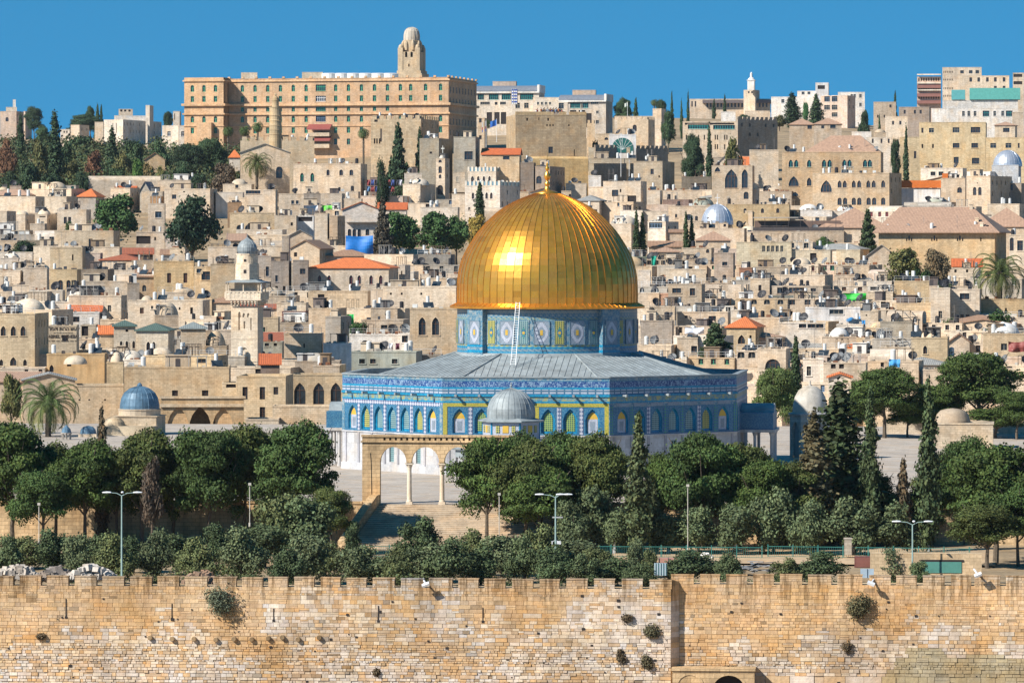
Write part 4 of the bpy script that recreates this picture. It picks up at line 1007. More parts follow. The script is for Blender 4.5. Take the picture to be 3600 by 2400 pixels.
def skyline():
    crop(0, 200, 2.6133)
    house(0, 150, 500, 760, 90, 'flat', 'pink', (('a', 575, 30, 40, [65]),), 'pinkish stone church block at the far left of the skyline', Y=2200, d=14)
    house(55, 155, 462, 505, 0, 'flat', 'pale', (), 'square pale turret on the church block at the far left', Y=2204, d=6, base=84, side=0)
    house(118, 145, 392, 470, 0, 'flat', 'white', (('r', 405, 8, 30, [131]),), 'slender white chimney above the far left turret', Y=2206, d=2, base=90, name='chimney', cat='chimney', side=0, par=.1)
    house(218, 232, 500, 660, 60, 'flat', 'pink', (), 'narrow stone wall end beside the dark tree at far left', Y=2190, d=9)
    house(555, 640, 665, 760, 20, 'flat', 'pale', (('r', 690, 12, 20, [590, 615]),), 'small pale house left of the round cornered house on the left hill', Y=2050)
    house(650, 730, 625, 745, 90, 'flat', 'cream', (), 'round cornered cream house on the left hill', Y=2040)
    house(870, 950, 598, 760, 0, 'flat', 'cream', (), 'cream house between the trees left of the shaded block', Y=2080)
    house(955, 1130, 577, 770, 360, 'flat', 'pale', (('r', 610, 6, 90, [1037, 1070]),), 'pale block whose long right side lies in blue shade, left of the hotel', Y=2050, d=44, side=1)
    house(1338, 1356, 562, 750, 0, 'flat', 'pale', (), 'narrow pale stair shaft lit against the shaded block', Y=2036, d=2, name='stair_shaft', cat='stair tower', side=0)
    house(1050, 1345, 540, 580, 0, 'flat', 'white', (('d', 548, 40, 20, [1090, 1160]),), 'white roof terrace storey on the shaded block', Y=2070)
    house(1090, 1220, 480, 545, 0, 'flat', 'cream', (('d', 495, 20, 18, [1115, 1150, 1190]),), 'small penthouse with pillars above the white terrace', Y=2072, d=6)
    house(1338, 1375, 445, 530, 35, 'flat', 'pale', (), 'slim square stair tower on top of the shaded block', Y=2071)
    house(1490, 1640, 630, 765, 60, 'flat', 'pale', (('w', 685, 32, 45, [1552], 'w'),), 'pale flat house with one white window just left of the hotel', Y=1930)
    house(1642, 1700, 630, 765, 0, 'flat', 'pale', (('w', 685, 30, 45, [1680], 'w'),), 'pale house touching the foot of the hotel wing', Y=1920)
    house(1590, 1650, 500, 640, 15, 'flat', 'pale', (('r', 520, 8, 60, [1605]),), 'tall pale stair block beside the hotel wing', Y=1960)
    house(1330, 1515, 940, 1090, 0, 'gable', 'tan', (('d', 930, 34, 40, [1425]), ('r', 1050, 14, 30, [1405])), 'tan gabled chapel front among the trees left of the palm', ry=878, rc='brown', Y=1500)
    house(2105, 2205, 922, 990, 0, 'hip', 'pale', (), 'little red hipped roof house left of the pediment church', ry=850, rc='orange', Y=1470)
    crop(1600, 200, 2.6133)
    A = house(150, 770, 318, 620, 52, 'flat', 'pale', (('w', 342, 62, 54, [235], 't'), ('w', 342, 92, 54, [355], 't'), ('w', 342, 88, 54, [470], 't'), ('w', 342, 126, 54, [658], 't'),
        ('w', 428, 88, 28, [275], 's'), ('r', 430, 26, 26, [377]), ('w', 428, 55, 28, [440], 's'), ('w', 425, 42, 50, [655, 575], 's'), ('d', 510, 50, 110, [315, 385, 445])), 'modern pale building with a curved slate roof and green glazing right of the hotel', Y=1950, d=16)
    root, w, d, H = A
    r = MB(); 
    for i in range(10):
        a, b = pi/2*i/10, pi/2*(i+1)/10; rr = 6; hh = 55/2.6133*1950/FPX
        r.face([(-w/2-.4, rr-rr*cos(a)-.4, H+hh*sin(a)), (w/2-.6, rr-rr*cos(a)-.4, H+hh*sin(a)), (w/2-.6, rr-rr*cos(b)-.4, H+hh*sin(b)), (-w/2-.4, rr-rr*cos(b)-.4, H+hh*sin(b))])
    r.box(-w/2, w/2-.6, 5.6, d-1, H-.4, H+hh); r.build('curved_roof', M['tiles'], root, color=RC['slate'])
    m = MB(); m.box(w/2-.6, w/2+.3, -.6, d, H-.5, H+hh+.2); m.box(-w/2-.4, w/2+.2, -.8, 0, H-.7, H-.1); m.build('roof_edge', M['plaster'], root, color=PAL['white'])
    house(345, 560, 225, 265, 8, 'flat', 'pink', (), 'pinkish plant room on the curved slate roof', Y=1960, d=5, base=90)
    house(715, 1035, 372, 640, 15, 'flat', 'pale', (('w', 428, 18, 26, [762, 797, 835, 872], 's'), ('w', 425, 46, 52, [975], 's')), 'plain pale block with four small windows between two slate roofed buildings', Y=1935, d=12)
    A = house(1040, 1385, 398, 700, 62, 'flat', 'pale', (('w', 422, 110, 50, [1110], 't'), ('w', 422, 72, 50, [1190], 't'), ('w', 422, 70, 30, [1280], 's'), ('d', 500, 60, 20, [1085, 1165]), ('w', 510, 22, 26, [1307], 's'), ('d', 520, 50, 130, [1165, 1230]), ('w', 600, 26, 34, [1307], 's')),
        'second modern pale building with curved slate roof right of the citadel tower', Y=1900, d=15)
    root, w, d, H = A; r = MB(); hh = 52/2.6133*1900/FPX
    for i in range(10):
        a, b = pi/2*i/10, pi/2*(i+1)/10; rr = 6
        r.face([(-w/2-3.9, rr-rr*cos(a)-.4, H+hh*sin(a)), (w/2-.6, rr-rr*cos(a)-.4, H+hh*sin(a)), (w/2-.6, rr-rr*cos(b)-.4, H+hh*sin(b)), (-w/2-3.9, rr-rr*cos(b)-.4, H+hh*sin(b))])
        r.face([(-w/2+2, 14-6*cos(a), H+hh*sin(a)), (w/2+.1, 14-6*cos(a), H+hh*sin(a)), (w/2+.1, 14-6*cos(b), H+hh*sin(b)), (-w/2+2, 14-6*cos(b), H+hh*sin(b))])
    r.build('curved_roof', M['tiles'], root, color=RC['slate'])
    m = MB(); m.box(w/2-.6, w/2+.3, -.6, d, H-.5, H+hh+.2); m.box(-w/2-3.9, w/2+.2, -.8, 0, H-.7, H-.1); m.build('roof_edge', M['plaster'], root, color=PAL['white'])
    house(1078, 1290, 305, 350, 8, 'flat', 'pink', (), 'two part pinkish plant room on the second slate roof', Y=1910, d=5, base=85)
    house(205, 270, 560, 830, 20, 'flat', 'tan', (('r', 585, 24, 40, [232]), ('r', 740, 24, 36, [232])), 'narrow tan house behind the flag poles', Y=1560)
    house(1465, 1815, 545, 700, 0, 'flat', 'cream', (), 'low cream houses terrace behind the white tanks right of the citadel', Y=1780)
    house(1815, 1895, 475, 560, 40, 'flat', 'sand', (), 'sandy square stair tower above the crenellated citadel ruins', Y=1770)
    house(1210, 1285, 610, 760, 0, 'flat', 'tan', (), 'small tan ruin wall right of the citadel tower', Y=1500, cren=2)
    house(1490, 1775, 575, 700, 60, 'flat', 'tan', (('a', 625, 38, 60, [1650]),), 'crenellated tan citadel ruin with dark gate opening', Y=1510, cren=1.6)
    house(1290, 1480, 705, 790, 0, 'flat', 'tan', (('a', 752, 35, 25, [1390]),), 'low tan citadel wall with railing left of the white arch', Y=1490)
    crop(2400, 200, 1.96)
    A = house(48, 605, 290, 385, 0, 'flat', 'sand', (('r', 325, 10, 38, [65, 88]), ('r', 330, 12, 36, list(range(170, 600, 24)))), 'long monastery building with dark shallow roof under a white spire', Y=2400, d=14)
    root, w, d, H = A; m = MB(); m.box(-w/2+ w*.16, w/2+.8, -2.5, d, H-2.2, H-.6); m.build('dark_eave', M['tiles'], root, color=(.16,.13,.13))
    house(420, 500, 228, 290, 30, 'flat', 'cream', (('r', 245, 12, 14, [455, 478]),), 'square stone tower base under the white spire', Y=2395, d=9, base=90)
    Y = 2390; X = (cx(473)-1800)/FPX*Y; z = lambda y: CH-(cy(y)-HZ)/FPX*Y; k = Y/FPX/1.96
    sp = empty('spire', (X, Y, z(230)), R(-10), 'slim white baroque bell spire on the monastery', 'spire'); Z0 = z(230)
    b = MB(); facade(b, (-24*k,-24*k), (1,0), 48*k, 0, z(165)-Z0, [(24*k, .8, 1.6, 4.8, 'a')], 0, .6); b.box(-24*k, 24*k, -24*k, 24*k, 0, z(165)-Z0, 0, 'f'); b.box(-28*k, 28*k, -28*k, 28*k, z(165)-Z0, z(160)-Z0); b.build('belfry', M['plaster'], sp, color=PAL['white'])
    b = MB(); b.lathe([(24*k, z(160)-Z0), (20*k, z(150)-Z0), (9*k, z(142)-Z0), (8*k, z(118)-Z0), (9.5*k, z(116)-Z0), (4*k, z(110)-Z0), (0.05, z(104)-Z0)], 12); b.build('cap', M['plaster'], sp, color=PAL['white'])
    house(610, 790, 275, 405, 0, 'flat', 'white', (('r', 285, 12, 34, [620, 640]), ('w', 305, 20, 26, [690, 740], 's')), 'white apartment house on the ridge left of the tall pine pair', Y=2150)
    house(790, 960, 235, 300, 0, 'flat', 'white', (('w', 250, 20, 20, [830, 870], 's'),), 'white upper terrace block behind the pine pair on the ridge', Y=2190)
    house(915, 1005, 178, 236, 5, 'flat', 'paint', (('d', 210, 50, 26, [955]),), 'bright white cube of a lift house on the ridge', Y=2180, mat='plaster')
    house(950, 1135, 268, 440, 55, 'flat', 'pink', (('w', 290, 44, 40, [995, 1047], 'u'), ('w', 350, 44, 34, [995, 1047], 's'), ('w', 400, 44, 30, [1047], 's')), 'pinkish apartment block in front of the white ridge flats', Y=2120)
    house(1070, 1255, 243, 430, 0, 'flat', 'white', (('w', 270, 16, 24, [1165, 1185, 1225], 's'), ('w', 330, 16, 24, [1225], 's')), 'white apartment flats at the right end of the ridge group', Y=2160)
    house(1315, 1470, 310, 480, 0, 'flat', 'dun', (('r', 340, 14, 20, [1432]), ('r', 410, 10, 20, [1345, 1390])), 'brownish stone house right of the ridge gap', Y=1850)
    house(1490, 1700, 345, 470, 10, 'flat', (.42,.34,.28), (('r', 380, 14, 26, [1530, 1600, 1640]),), 'dull brown house with low roof beside the brownish stone house', Y=1840)
    house(1395, 1550, 410, 530, 0, 'flat', 'cream', (('r', 455, 14, 26, [1450, 1500]),), 'small cream house under the brownish stone house', Y=1750)
    A = house(1615, 1780, 137, 335, 0, 'flat', (.62,.45,.35), (('d', 157, 8, 22, list(range(1628, 1780, 17))), ('d', 208, 8, 10, list(range(1628, 1780, 17))), ('d', 228, 8, 18, list(range(1628, 1780, 17))), ('d', 280, 8, 20, list(range(1628, 1780, 17)))), 'hotel wing with rows of dark red flower balconies at the right skyline', Y=2100, name='hotel_wing', cat='hotel', d=14)
    root, w, d, H = A
    for yy in (198, 257, 305):
        z_ = CH-(cy(yy)-HZ)/FPX*2100 - root.location.z; m = MB(); m.box(-w/2, w/2, -1.6, 0, z_-1.2, z_+.2); 
        m.build('flower_balcony', M['paint'], root, color=(.26,.12,.10)); m = MB(); m.box(-w/2, w/2, -1.8, 0, z_+4.6, z_+5.1); m.build('slab', M['plaster'], root, color=PAL['pale'])
    house(1790, 2060, 72, 310, 0, 'flat', 'cream', [('r', y, 5, 14, list(range(1800, 1865, 12))) for y in (105, 158, 218, 270)] + [('r', 105, 24, 22, [1925, 1985, 2030]), ('r', 160, 18, 28, [1985, 2040])], 'tall cream hotel block with columns of slit windows at the right skyline', Y=2095, d=16, name='hotel_block', cat='hotel')
    house(1900, 2250, 130, 330, 0, 'flat', 'cream', (('r', 158, 18, 30, [1985, 2040, 2100, 2155, 2215]), ('r', 216, 18, 28, [2155, 2215])), 'lower cream hotel block with large square windows at the right skyline', Y=2085, d=16, name='hotel_block', cat='hotel')
    house(2275, 2352, 110, 330, 0, 'flat', 'cream', (('d', 130, 60, 20, [2310]), ('d', 180, 60, 22, [2310])), 'balconied cream flats at the right edge of the skyline', Y=2080)
    A = house(1790, 2310, 300, 400, 0, 'flat', 'white', (('w', 315, 480, 40, [2040], 'u'),), 'long white building with a turquoise roof band and glazed storey at right', Y=2010, d=14)
    root, w, d, H = A; m = MB(); m.box(-w/2+ w*.36, w/2+1, -.8, d*.6, H+.3, H+5.2); m.build('turquoise_roof_band', M['paint'], root, color=(.10,.36,.32))
    m = MB(); m.box(-w/2+w*.12, -w/2+w*.3, -.5, d*.5, H+.3, H+4.5); m.build('glass_screen', M['paint'], root, color=(.10,.35,.36))
    house(1715, 2290, 355, 460, 0, 'flat', 'white', (('w', 392, 18, 36, [1935, 1972, 2015, 2150, 2205], 's'), ('w', 392, 46, 40, [2090, 2250], 't')), 'lower white storey with scattered windows under the turquoise band', Y=1995)
    house(2270, 2352, 380, 560, 0, 'flat', 'sand', (('a', 430, 40, 100, [2340]),), 'sandy church wall cut by the right edge of the photo', Y=1575)
    # hip roofed house pair and middle right
    house(735, 905, 465, 545, 0, 'pyr', 'dun', (('r', 485, 30, 26, [875]),), 'left of two joined houses with pale brown hipped roofs', ry=422, rc='pinkish', Y=1650)
    house(905, 1095, 462, 560, 0, 'pyr', 'dun', (('w', 480, 38, 26, [1035]), ('r', 485, 20, 20, [965])), 'right of two joined houses with pale brown hipped roofs', ry=418, rc='pinkish', Y=1640)
    house(1165, 1300, 515, 560, 0, 'flat', 'white', (('r', 525, 14, 20, [1200, 1250]),), 'low white shed right of the hipped roof pair', Y=1640)
    house(1265, 1445, 555, 640, 0, 'flat', 'pale', (('r', 580, 12, 30, [1310, 1370, 1420]),), 'pale low house in front of the small grey dome at right', Y=1560)
    house(1315, 1400, 520, 560, 0, 'flat', 'dun', (), 'tiny domed house behind the pale low house at right', Y=1600, dome=(1360, 40, 24, 'dun'))
    house(0, 370, 445, 665, 0, 'flat', 'cream', (('d', 462, 340, 14, [185]), ('w', 482, 150, 32, [110], 't'), ('w', 485, 150, 30, [285], 't'), ('r', 555, 8, 34, [25, 60, 110, 150, 225, 240, 290, 305]), ('r', 620, 8, 34, [225, 240, 290])), 'cream building with a pergola roof and green awnings right of the citadel', Y=1600, d=14)
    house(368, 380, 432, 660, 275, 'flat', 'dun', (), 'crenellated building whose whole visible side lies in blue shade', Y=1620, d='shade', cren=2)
    house(265, 365, 378, 440, 0, 'flat', 'white', (), 'white garden wall box above the pergola building', Y=1660)
    house(430, 600, 372, 400, 0, 'flat', 'cream', (('r', 378, 12, 16, [450, 480, 560]),), 'low cream house under the monastery with a row of tanks', Y=2200)
skyline()

def citadel():
    crop(1600, 200, 2.6133)
    A = house(555, 1205, 532, 920, -86, 'flat', (.50,.36,.2), (('r', 825, 42, 60, [878]), ('r', 575, 16, 26, [662, 855]), ('r', 570, 5, 26, [770]), ('r', 628, 16, 14, [845, 873, 900]), ('r', 628, 16, 14, [1045]), ('r', 850, 5, 60, [1095])),
        'massive square citadel tower of rough tan stone with people on its roof', Y=1425, d=24, name='citadel_tower', cat='tower', mat='ashlar', par=1.2, base=30)
    root, w, d, H = A; m = MB(); z = lambda y: CH-(cy(y)-HZ)/FPX*1425-30
    for a, b in ((-w/2, -w/2+w*.54), (-w/2+w*.62, -w/2+w*.72), (-w/2+w*.76, w/2)): m.box(a, b, 0.01, .9, H, H+ .9)
    m.build('parapet', M['ashlar'], root, color=(.52,.38,.22))
    m = MB(); x0 = -w/2 + w*.21; m.box(x0, w/2+.35, -1.6, 0, 0, z(935)); m.faces([(x0,-1.6,z(935)),(w/2+.35,-1.6,z(935)),(w/2,0,z(915)),(x0,0,z(915))], [(0,1,2,3)])
    m.build('battered_base', M['ashlar'], root, color=(.54,.39,.2))
    crop(600, 50, 1.96)
    house(1380, 1725, 722, 1010, 125, 'flat', (.55,.42,.26), (('r', 875, 10, 36, [1405, 1422, 1440]), ('r', 790, 10, 90, [1450]), ('r', 735, 24, 16, [1415])), 'ruined crenellated citadel wall of tan stone behind the tall dark cypress', Y=1440, d=24, cren=2.2, mat='ashlar', name='citadel_wall', cat='wall')
    house(480, 990, 872, 930, 0, 'flat', (.55,.44,.3), (), 'low crenellated tan wall at the foot of the round minaret', Y=1445, cren=2.4, d=3, name='citadel_wall', cat='wall')
    Y = 1420; k = Y/FPX/1.96; X = (cx(722)-1800)/FPX*Y; Z0 = 40; z = lambda y: CH-(cy(y)-HZ)/FPX*Y-Z0
    t = empty('round_minaret', (X, Y, Z0), 0, 'round stone minaret with stepped rings in front of the hotel', 'minaret')
    b = MB(); b.lathe([(45*k,0),(43*k,z(790)),(42*k,z(735)),(44*k,z(733)),(42*k,z(728)),(41*k,z(650)),(44*k,z(647)),(44*k,z(640)),(24*k,z(640)),(23*k,z(600)),(25*k,z(596)),(20*k,z(575)),(4*k,z(560)),(.5,z(556)),(.1,z(545))], 20)
    b.build('shaft', M['ashlar'], t, color=(.52,.40,.25)); b = MB()
    for yy in (700, 735, 770, 800, 830): b.lathe([(43.5*k, z(yy+3)), (45*k, z(yy)), (43*k, z(yy-3))], 20)
    b.build('ring', M['ashlar'], t, color=(.44,.33,.2))
    # dark moat walls right of the tower
    crop(1600, 200, 2.6133)
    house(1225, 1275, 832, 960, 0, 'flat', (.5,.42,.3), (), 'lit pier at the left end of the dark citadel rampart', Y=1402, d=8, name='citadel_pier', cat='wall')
    house(1275, 1290, 835, 960, 675, 'flat', (.40,.33,.25), (), 'dark shaded citadel rampart with crenels right of the tower', Y=1420, d='shade', side=0, cren=1.8, name='citadel_rampart', cat='wall')  # long side turned from the sun; darker stone colour carries shade as well
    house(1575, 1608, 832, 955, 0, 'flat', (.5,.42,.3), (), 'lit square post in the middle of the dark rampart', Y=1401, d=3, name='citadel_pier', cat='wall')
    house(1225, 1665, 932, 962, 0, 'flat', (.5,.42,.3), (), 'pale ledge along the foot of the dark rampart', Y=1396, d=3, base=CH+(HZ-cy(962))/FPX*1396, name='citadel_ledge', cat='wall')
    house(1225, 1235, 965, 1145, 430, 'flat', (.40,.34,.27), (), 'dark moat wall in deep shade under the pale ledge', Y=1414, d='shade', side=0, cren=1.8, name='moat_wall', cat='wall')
    house(1640, 1905, 958, 1360, 112, 'flat', (.52,.42,.29), (('r', 1030, 30, 50, [1810]), ('r', 1100, 14, 20, [1875])), 'tall rough cream bastion at the right end of the moat wall', Y=1393, d=20, mat='ashlar', side=0, name='bastion', cat='tower')
    A = house(1415, 1662, 714, 832, 0, 'flat', 'paint', (), 'white framed glass arch hall above the rampart', Y=1425, d=4, mat='plaster', name='arched_hall', cat='hall')
    root, w, d, H = A; g = MB(); r_ = 100/2.6133*1425/FPX; pts = [(-r_*cos(pi*i/16), -.12, H-1.0-(r_)+r_*sin(pi*i/16)) for i in range(17)]
    zz = H-1.0-r_; g.face([(-r_,-.12,zz-1.2)] + [(r_,-.12,zz-1.2)] + pts[::-1]); g.build('glass_arch', [M['metal']], root, color=(.05,.22,.17))
    g = MB()
    for i in range(1, 8):
        a = pi*i/8; g.tube((0,-.16,zz-.3), (-r_*cos(a),-.16,zz+r_*sin(a)), .07, 4)
    g.build('arch_rib', M['paint'], root, color=(.6,.65,.62))
citadel()

def town():
    h = house
    # ---------------- upper left quarter
    crop(600, 50, 1.96)
    h(480, 820, 950, 1180, 0, 'gable', 'sand', (('a', 1050, 44, 80, [748]),), 'cream church front with a broad stepped pediment behind the date palm', ry=890, rc='grey', Y=1380, d=14)
    h(845, 1350, 1030, 1245, 0, 'flat', 'sand', (('P', 1092, 26, 62, [905, 976], 'g'), ('A', 1092, 22, 40, [1085]), ('A', 1092, 26, 40, [1175, 1245])), 'long cream house with two green shuttered arched windows right of the palm', Y=1340, cren=0, d=12)
    h(1020, 1180, 1140, 1225, 0, 'flat', 'tan', (('f', 1178, 90, 45, [1080]),), 'low tan vaulted outbuilding with a wide flat arch')
    h(1180, 1310, 1130, 1230, 0, 'flat', (.25,.17,.12), (), 'dark brown roof shed beside the vaulted outbuilding', Y=1325, d=3)
    h(1190, 1310, 1178, 1245, 40, 'flat', 'white', (('r', 1195, 24, 30, [1222, 1285]),), 'small white rooftop house left of the hung washing')
    h(1715, 1848, 855, 1050, 95, 'flat', (.36,.32,.25), (('r', 955, 18, 14, [1793]),), 'plain grey concrete block left of the framed tower block', Y=1370, d=14, side=0)
    h(1950, 2100, 845, 1055, 30, 'flat', (.40,.37,.31), (('w', 945, 58, 58, [2053]), ('d', 850, 60, 42, [2053])), 'grey concrete frame house with one big white window', Y=1355, d=12)
    h(1600, 1720, 1170, 1300, 105, 'dome', 'cream', (), 'octagonal church body with a smooth cream dome', dome=(1690, 66, 40, 'pale'), Y=1225, d=12, side=0)
    h(1610, 1828, 1095, 1180, 0, 'flat', 'pale', (), 'pale terrace with a white railing behind the cream church dome', Y=1240)
    # campanile
    A = h(1828, 1890, 992, 1285, 32, 'flat', 'sand', (('a', 1013, 22, 20, [1857]), ('a', 1048, 24, 48, [1857]), ('a', 1118, 18, 28, [1857]), ('a', 1178, 42, 66, [1857])), 'slim cream church bell tower with a little dome and cross', Y=1230, d=5, name='bell_tower', cat='bell tower', dome=(1862, 20, 22, 'pale'))
    root, w, d, H = A; g = MB(); g.box(-.08,.08,d/2-.1,d/2+.1,H+1.5,H+3.6); g.box(-.5,.5,d/2-.08,d/2+.08,H+2.7,H+2.95); g.build('cross', M['paint'], root, color=(.6,.6,.55))
    crop(1600, 200, 2.6133)
    W1 = h(80, 375, 1052, 1200, 145, 'flat', 'pale', (('P', 1095, 30, 80, [160]), ('P', 1095, 24, 52, [213, 265, 316])), 'upper tier of the whitish stepped house with arched windows', Y=1255, d=14, cren=0, par=.2)
    W2 = h(90, 412, 1182, 1400, 185, 'flat', 'pale', (('P', 1245, 26, 60, [165, 290, 333]), ('w', 1395, 20, 30, [130], 's')), 'lower tier of the whitish stepped house with three arched windows', Y=1228, d=15)
    for A, n in ((W1, 9), (W2, 9)):
        root, w, d, H = A; gp = MB(); gg = MB()
        for i in range(n): x = -w/2 + .3 + (w-.6)*i/(n-1); gp.box(x-.3, x+.3, -.02, .45, H+.002, H+1.35)
        for i in range(6): y = .3+(d-.6)*i/5; gp.box(w/2-.45, w/2+.02, y-.3, y+.3, H+.002, H+1.35)
        gg.box(-w/2+.3, w/2-.3, .1, .16, H, H+1.1); gg.box(w/2-.2, w/2-.14, .3, d-.3, H, H+1.1)
        gp.build('parapet_post', M['plaster'], root, color=PAL['pale']); gg.build('glass_railing', M['metal'], root, color=(.25,.38,.42))
    h(245, 590, 893, 1005, 20, 'ridge', 'tan', (('r', 930, 60, 30, [470]),), 'long tan house with weathered red tiled roof below the flags', ry=837, rc='red', Y=1330, d=7)
    h(-20, 90, 1060, 1240, 30, 'flat', 'cream', (('A', 1100, 20, 50, [20]),), 'cream wall between the bell tower and the whitish stepped house', Y=1262)
    h(600, 740, 970, 1250, 0, 'flat', (.3,.25,.21), (), 'dark shaded lane wall right of the whitish house', Y=1290)  # lane shade is put into the dark wall colour
    h(735, 870, 1005, 1250, 140, 'flat', (.4,.33,.27), (('a', 1095, 50, 70, [770]),), 'shadowed house with an arched window behind the golden finial', Y=1250, d=20)  # front coloured dark to stand for its shadow
    h(1015, 1215, 1160, 1240, 0, 'flat', 'cream', (), 'cream low wall at the foot of the citadel tower', Y=1300)
    h(1360, 1755, 1142, 1345, 0, 'flat', 'cream', (('r', 1222, 60, 60, [1470]), ('r', 1230, 14, 30, [1520]), ('d', 1275, 80, 70, [1625])), 'long cream house wall under the dark moat wall')
    h(1765, 1900, 1225, 1365, 0, 'flat', 'cream', (), 'cream house block under the rough bastion')
    h(1225, 1345, 1090, 1150, 0, 'flat', 'white', (('d', 1115, 30, 40, [1240]),), 'small white hut with a rusty roof against the moat wall', Y=1350)
    h(1110, 1325, 1318, 1420, 60, 'hip', 'cream', (), 'small house with a flat grey green hipped roof right of the dome top', ry=1270, rc='grey')
    h(975, 1070, 1230, 1330, 0, 'flat', 'cream', (('d', 1280, 20, 40, [1055]),), 'cream cube house just right of the golden finial')
    h(1180, 1275, 1400, 1480, 30, 'flat', 'rust' if 0 else (.50,.20,.09), (('r', 1385, 30, 16, [1240]),), 'little brick red rooftop room beside the gold dome', Y=1075)
    h(1400, 1650, 1530, 1620, 0, 'dome', 'cream', (('A', 1640, 20, 36, [1440, 1480]),), 'cream domed hall with two arched windows right of the gold dome', dome=(1540, 120, 78, 'pale'))
    h(1910, 2270, 1225, 1300, 0, 'flat', 'sand', (), 'long sand coloured wall left of the wooden clad house')
    h(1905, 2180, 1310, 1368, 0, 'flat', (.30,.2,.17), (('w', 1315, 30, 34, [1930, 1980, 2020], 'u'),), 'glazed room under a rust red roof edge')
    h(2080, 2352, 1100, 1215, 0, 'flat', (.24,.20,.15), (('w', 1120, 60, 40, [2290], 'u'),), 'dark weathered wooden upper storey under the pillared terrace', Y=1290)
    h(2100, 2250, 1172, 1235, 20, 'flat', (.60,.25,.10), (), 'bright brick orange rooftop wall', Y=1240, d=2)
    h(1960, 2300, 1370, 1560, 0, 'flat', 'sand', (('A', 1460, 22, 32, [2030]),), 'sand coloured curved church wall left of the silver dome')
    h(2180, 2352, 1362, 1400, 0, 'dome', 'cream', (), 'cream block under the pale green dome', dome=(2280, 100, 76, (.38,.42,.38) and 'ggrey'))
    # ---------------- upper right quarter
    crop(2400, 200, 1.96)
    h(230, 460, 735, 780, 0, 'gable', 'pale', (), 'white gabled wall end above the wooden clad house', ry=628, rc='grey', Y=1350, d=8)
    h(460, 660, 640, 900, 0, 'flat', 'cream', (('r', 740, 60, 50, [640]),), 'cream house with baluster terrace behind the bare poles', Y=1340)
    h(200, 480, 748, 1010, 15, 'flat', 'dun', (('P', 775, 40, 34, [240]), ('P', 775, 88, 130, [335]), ('P', 775, 42, 130, [428]), ('a', 930, 34, 50, [437])), 'brown house with three tall arched glazed openings', Y=1210)
    h(395, 497, 748, 790, 0, 'shed', 'dun', (), 'bright orange tiled lean-to roof on the brown arched house', ry=682, rc='orange', Y=1213, d=7)
    h(210, 400, 690, 750, 0, 'flat', 'dun', (), 'terrace parapet of the brown arched house', Y=1222)
    h(520, 750, 925, 1010, 40, 'dome', 'dun', (), 'low faceted dome house beside two white tanks', dome=(625, 82, 42, 'dun'))
    A = h(685, 1365, 655, 1010, 18, 'flat', (.60,.43,.26), (('P', 708, 30, 52, [745, 783, 872, 975, 1013, 1115, 1150, 1257, 1290], 't'), ('P', 822, 70, 70, [765]), ('P', 832, 32, 58, [872]), ('P', 945, 50, 30, [775])), 'large golden stone house with green paired windows and a broad tiled roof', Y=1195, d=14)
    root, w, d, H = A; r = MB(); p = [(-w*.28,.6,H),(w/2-.2,.6,H),(w/2-.2,d,H),(-w*.28,d,H),(-w*.02,d/2,H+4.8),(w*.28,d/2,H+4.8)]
    r.faces(p, [(0,1,5,4),(1,2,5),(2,3,4,5),(3,0,4)]); r.build('roof', M['tiles'], root, color=RC['pinkish'])
    h(895, 1500, 800, 1050, 0, 'flat', (.60,.45,.29), (('P', 850, 80, 84, [990]), ('P', 852, 28, 50, [1082, 1118, 1180, 1217, 1280, 1317, 1382, 1418]), ('a', 972, 30, 50, [1082, 1120, 1180, 1218, 1282, 1320, 1382, 1420])), 'front wing of the golden house with two rows of paired arched windows', Y=1165, d=12)
    h(1630, 2088, 450, 760, 8, 'flat', (.63,.49,.28), (('r', 507, 14, 34, [1652]), ('w', 507, 34, 32, [1714], 's'), ('r', 505, 46, 36, [1884], 's'), ('w', 505, 66, 40, [2018]), ('r', 615, 12, 28, [1652, 1725]), ('w', 612, 46, 34, [1884, 2012]), ('r', 712, 34, 42, [1885]), ('w', 718, 50, 42, [2018])), 'tall plain sandy apartment house with metal tanks on its roof', Y=1270, d=14)
    h(1495, 1632, 552, 780, 0, 'flat', (.62,.49,.3), (('r', 650, 16, 50, [1602]),), 'stepped left part of the sandy apartment house', Y=1280)
    h(2090, 2352, 556, 790, 0, 'flat', (.62,.48,.28), (('r', 612, 40, 34, [2140, 2245], 's'), ('r', 612, 12, 34, [2316]), ('r', 700, 20, 24, [2065])), 'sandy house behind the right silver dome', Y=1290)
    h(2150, 2290, 470, 540, 15, 'hip', 'cream', (('r', 505, 44, 30, [2230]),), 'small house with a low hipped roof above the sandy houses', ry=445, rc='pinkish', Y=1400)
    A = h(2130, 2330, 745, 830, 0, 'dome', 'cream', (), 'round church under the large silver dome at the right edge', Y=1180, d=16, dome=(2233, 102, 105, 'cream', 0, 'metal'))
    A[0].children[-1].color = (.5,.53,.58,1)
    for o in A[0].children:
        if o.name.startswith('dome'): o.color = (.55,.58,.64,1)
    h(1640, 1955, 765, 845, 0, 'flat', 'pale', (('w', 805, 34, 28, [1725, 1780]), ('r', 802, 16, 22, [1838]), ('w', 805, 46, 28, [1908])), 'pale flat house with a row of small windows below the sandy apartment')
    h(1780, 1955, 835, 1010, 0, 'flat', 'sand', (('a', 918, 32, 38, [1908]),), 'sand coloured house with one bricked arch beside the orange fence')
    h(1955, 2120, 820, 1030, 150, 'flat', 'sand', (('a', 898, 24, 56, [2012, 2048]), ('r', 870, 6, 8, [2030])), 'sand coloured tower house with twin arched windows', d=18)
    h(1955, 2120, 790, 830, 150, 'flat', 'white', (), 'white washed parapet storey on the twin window tower house', Y=1085, d=18)
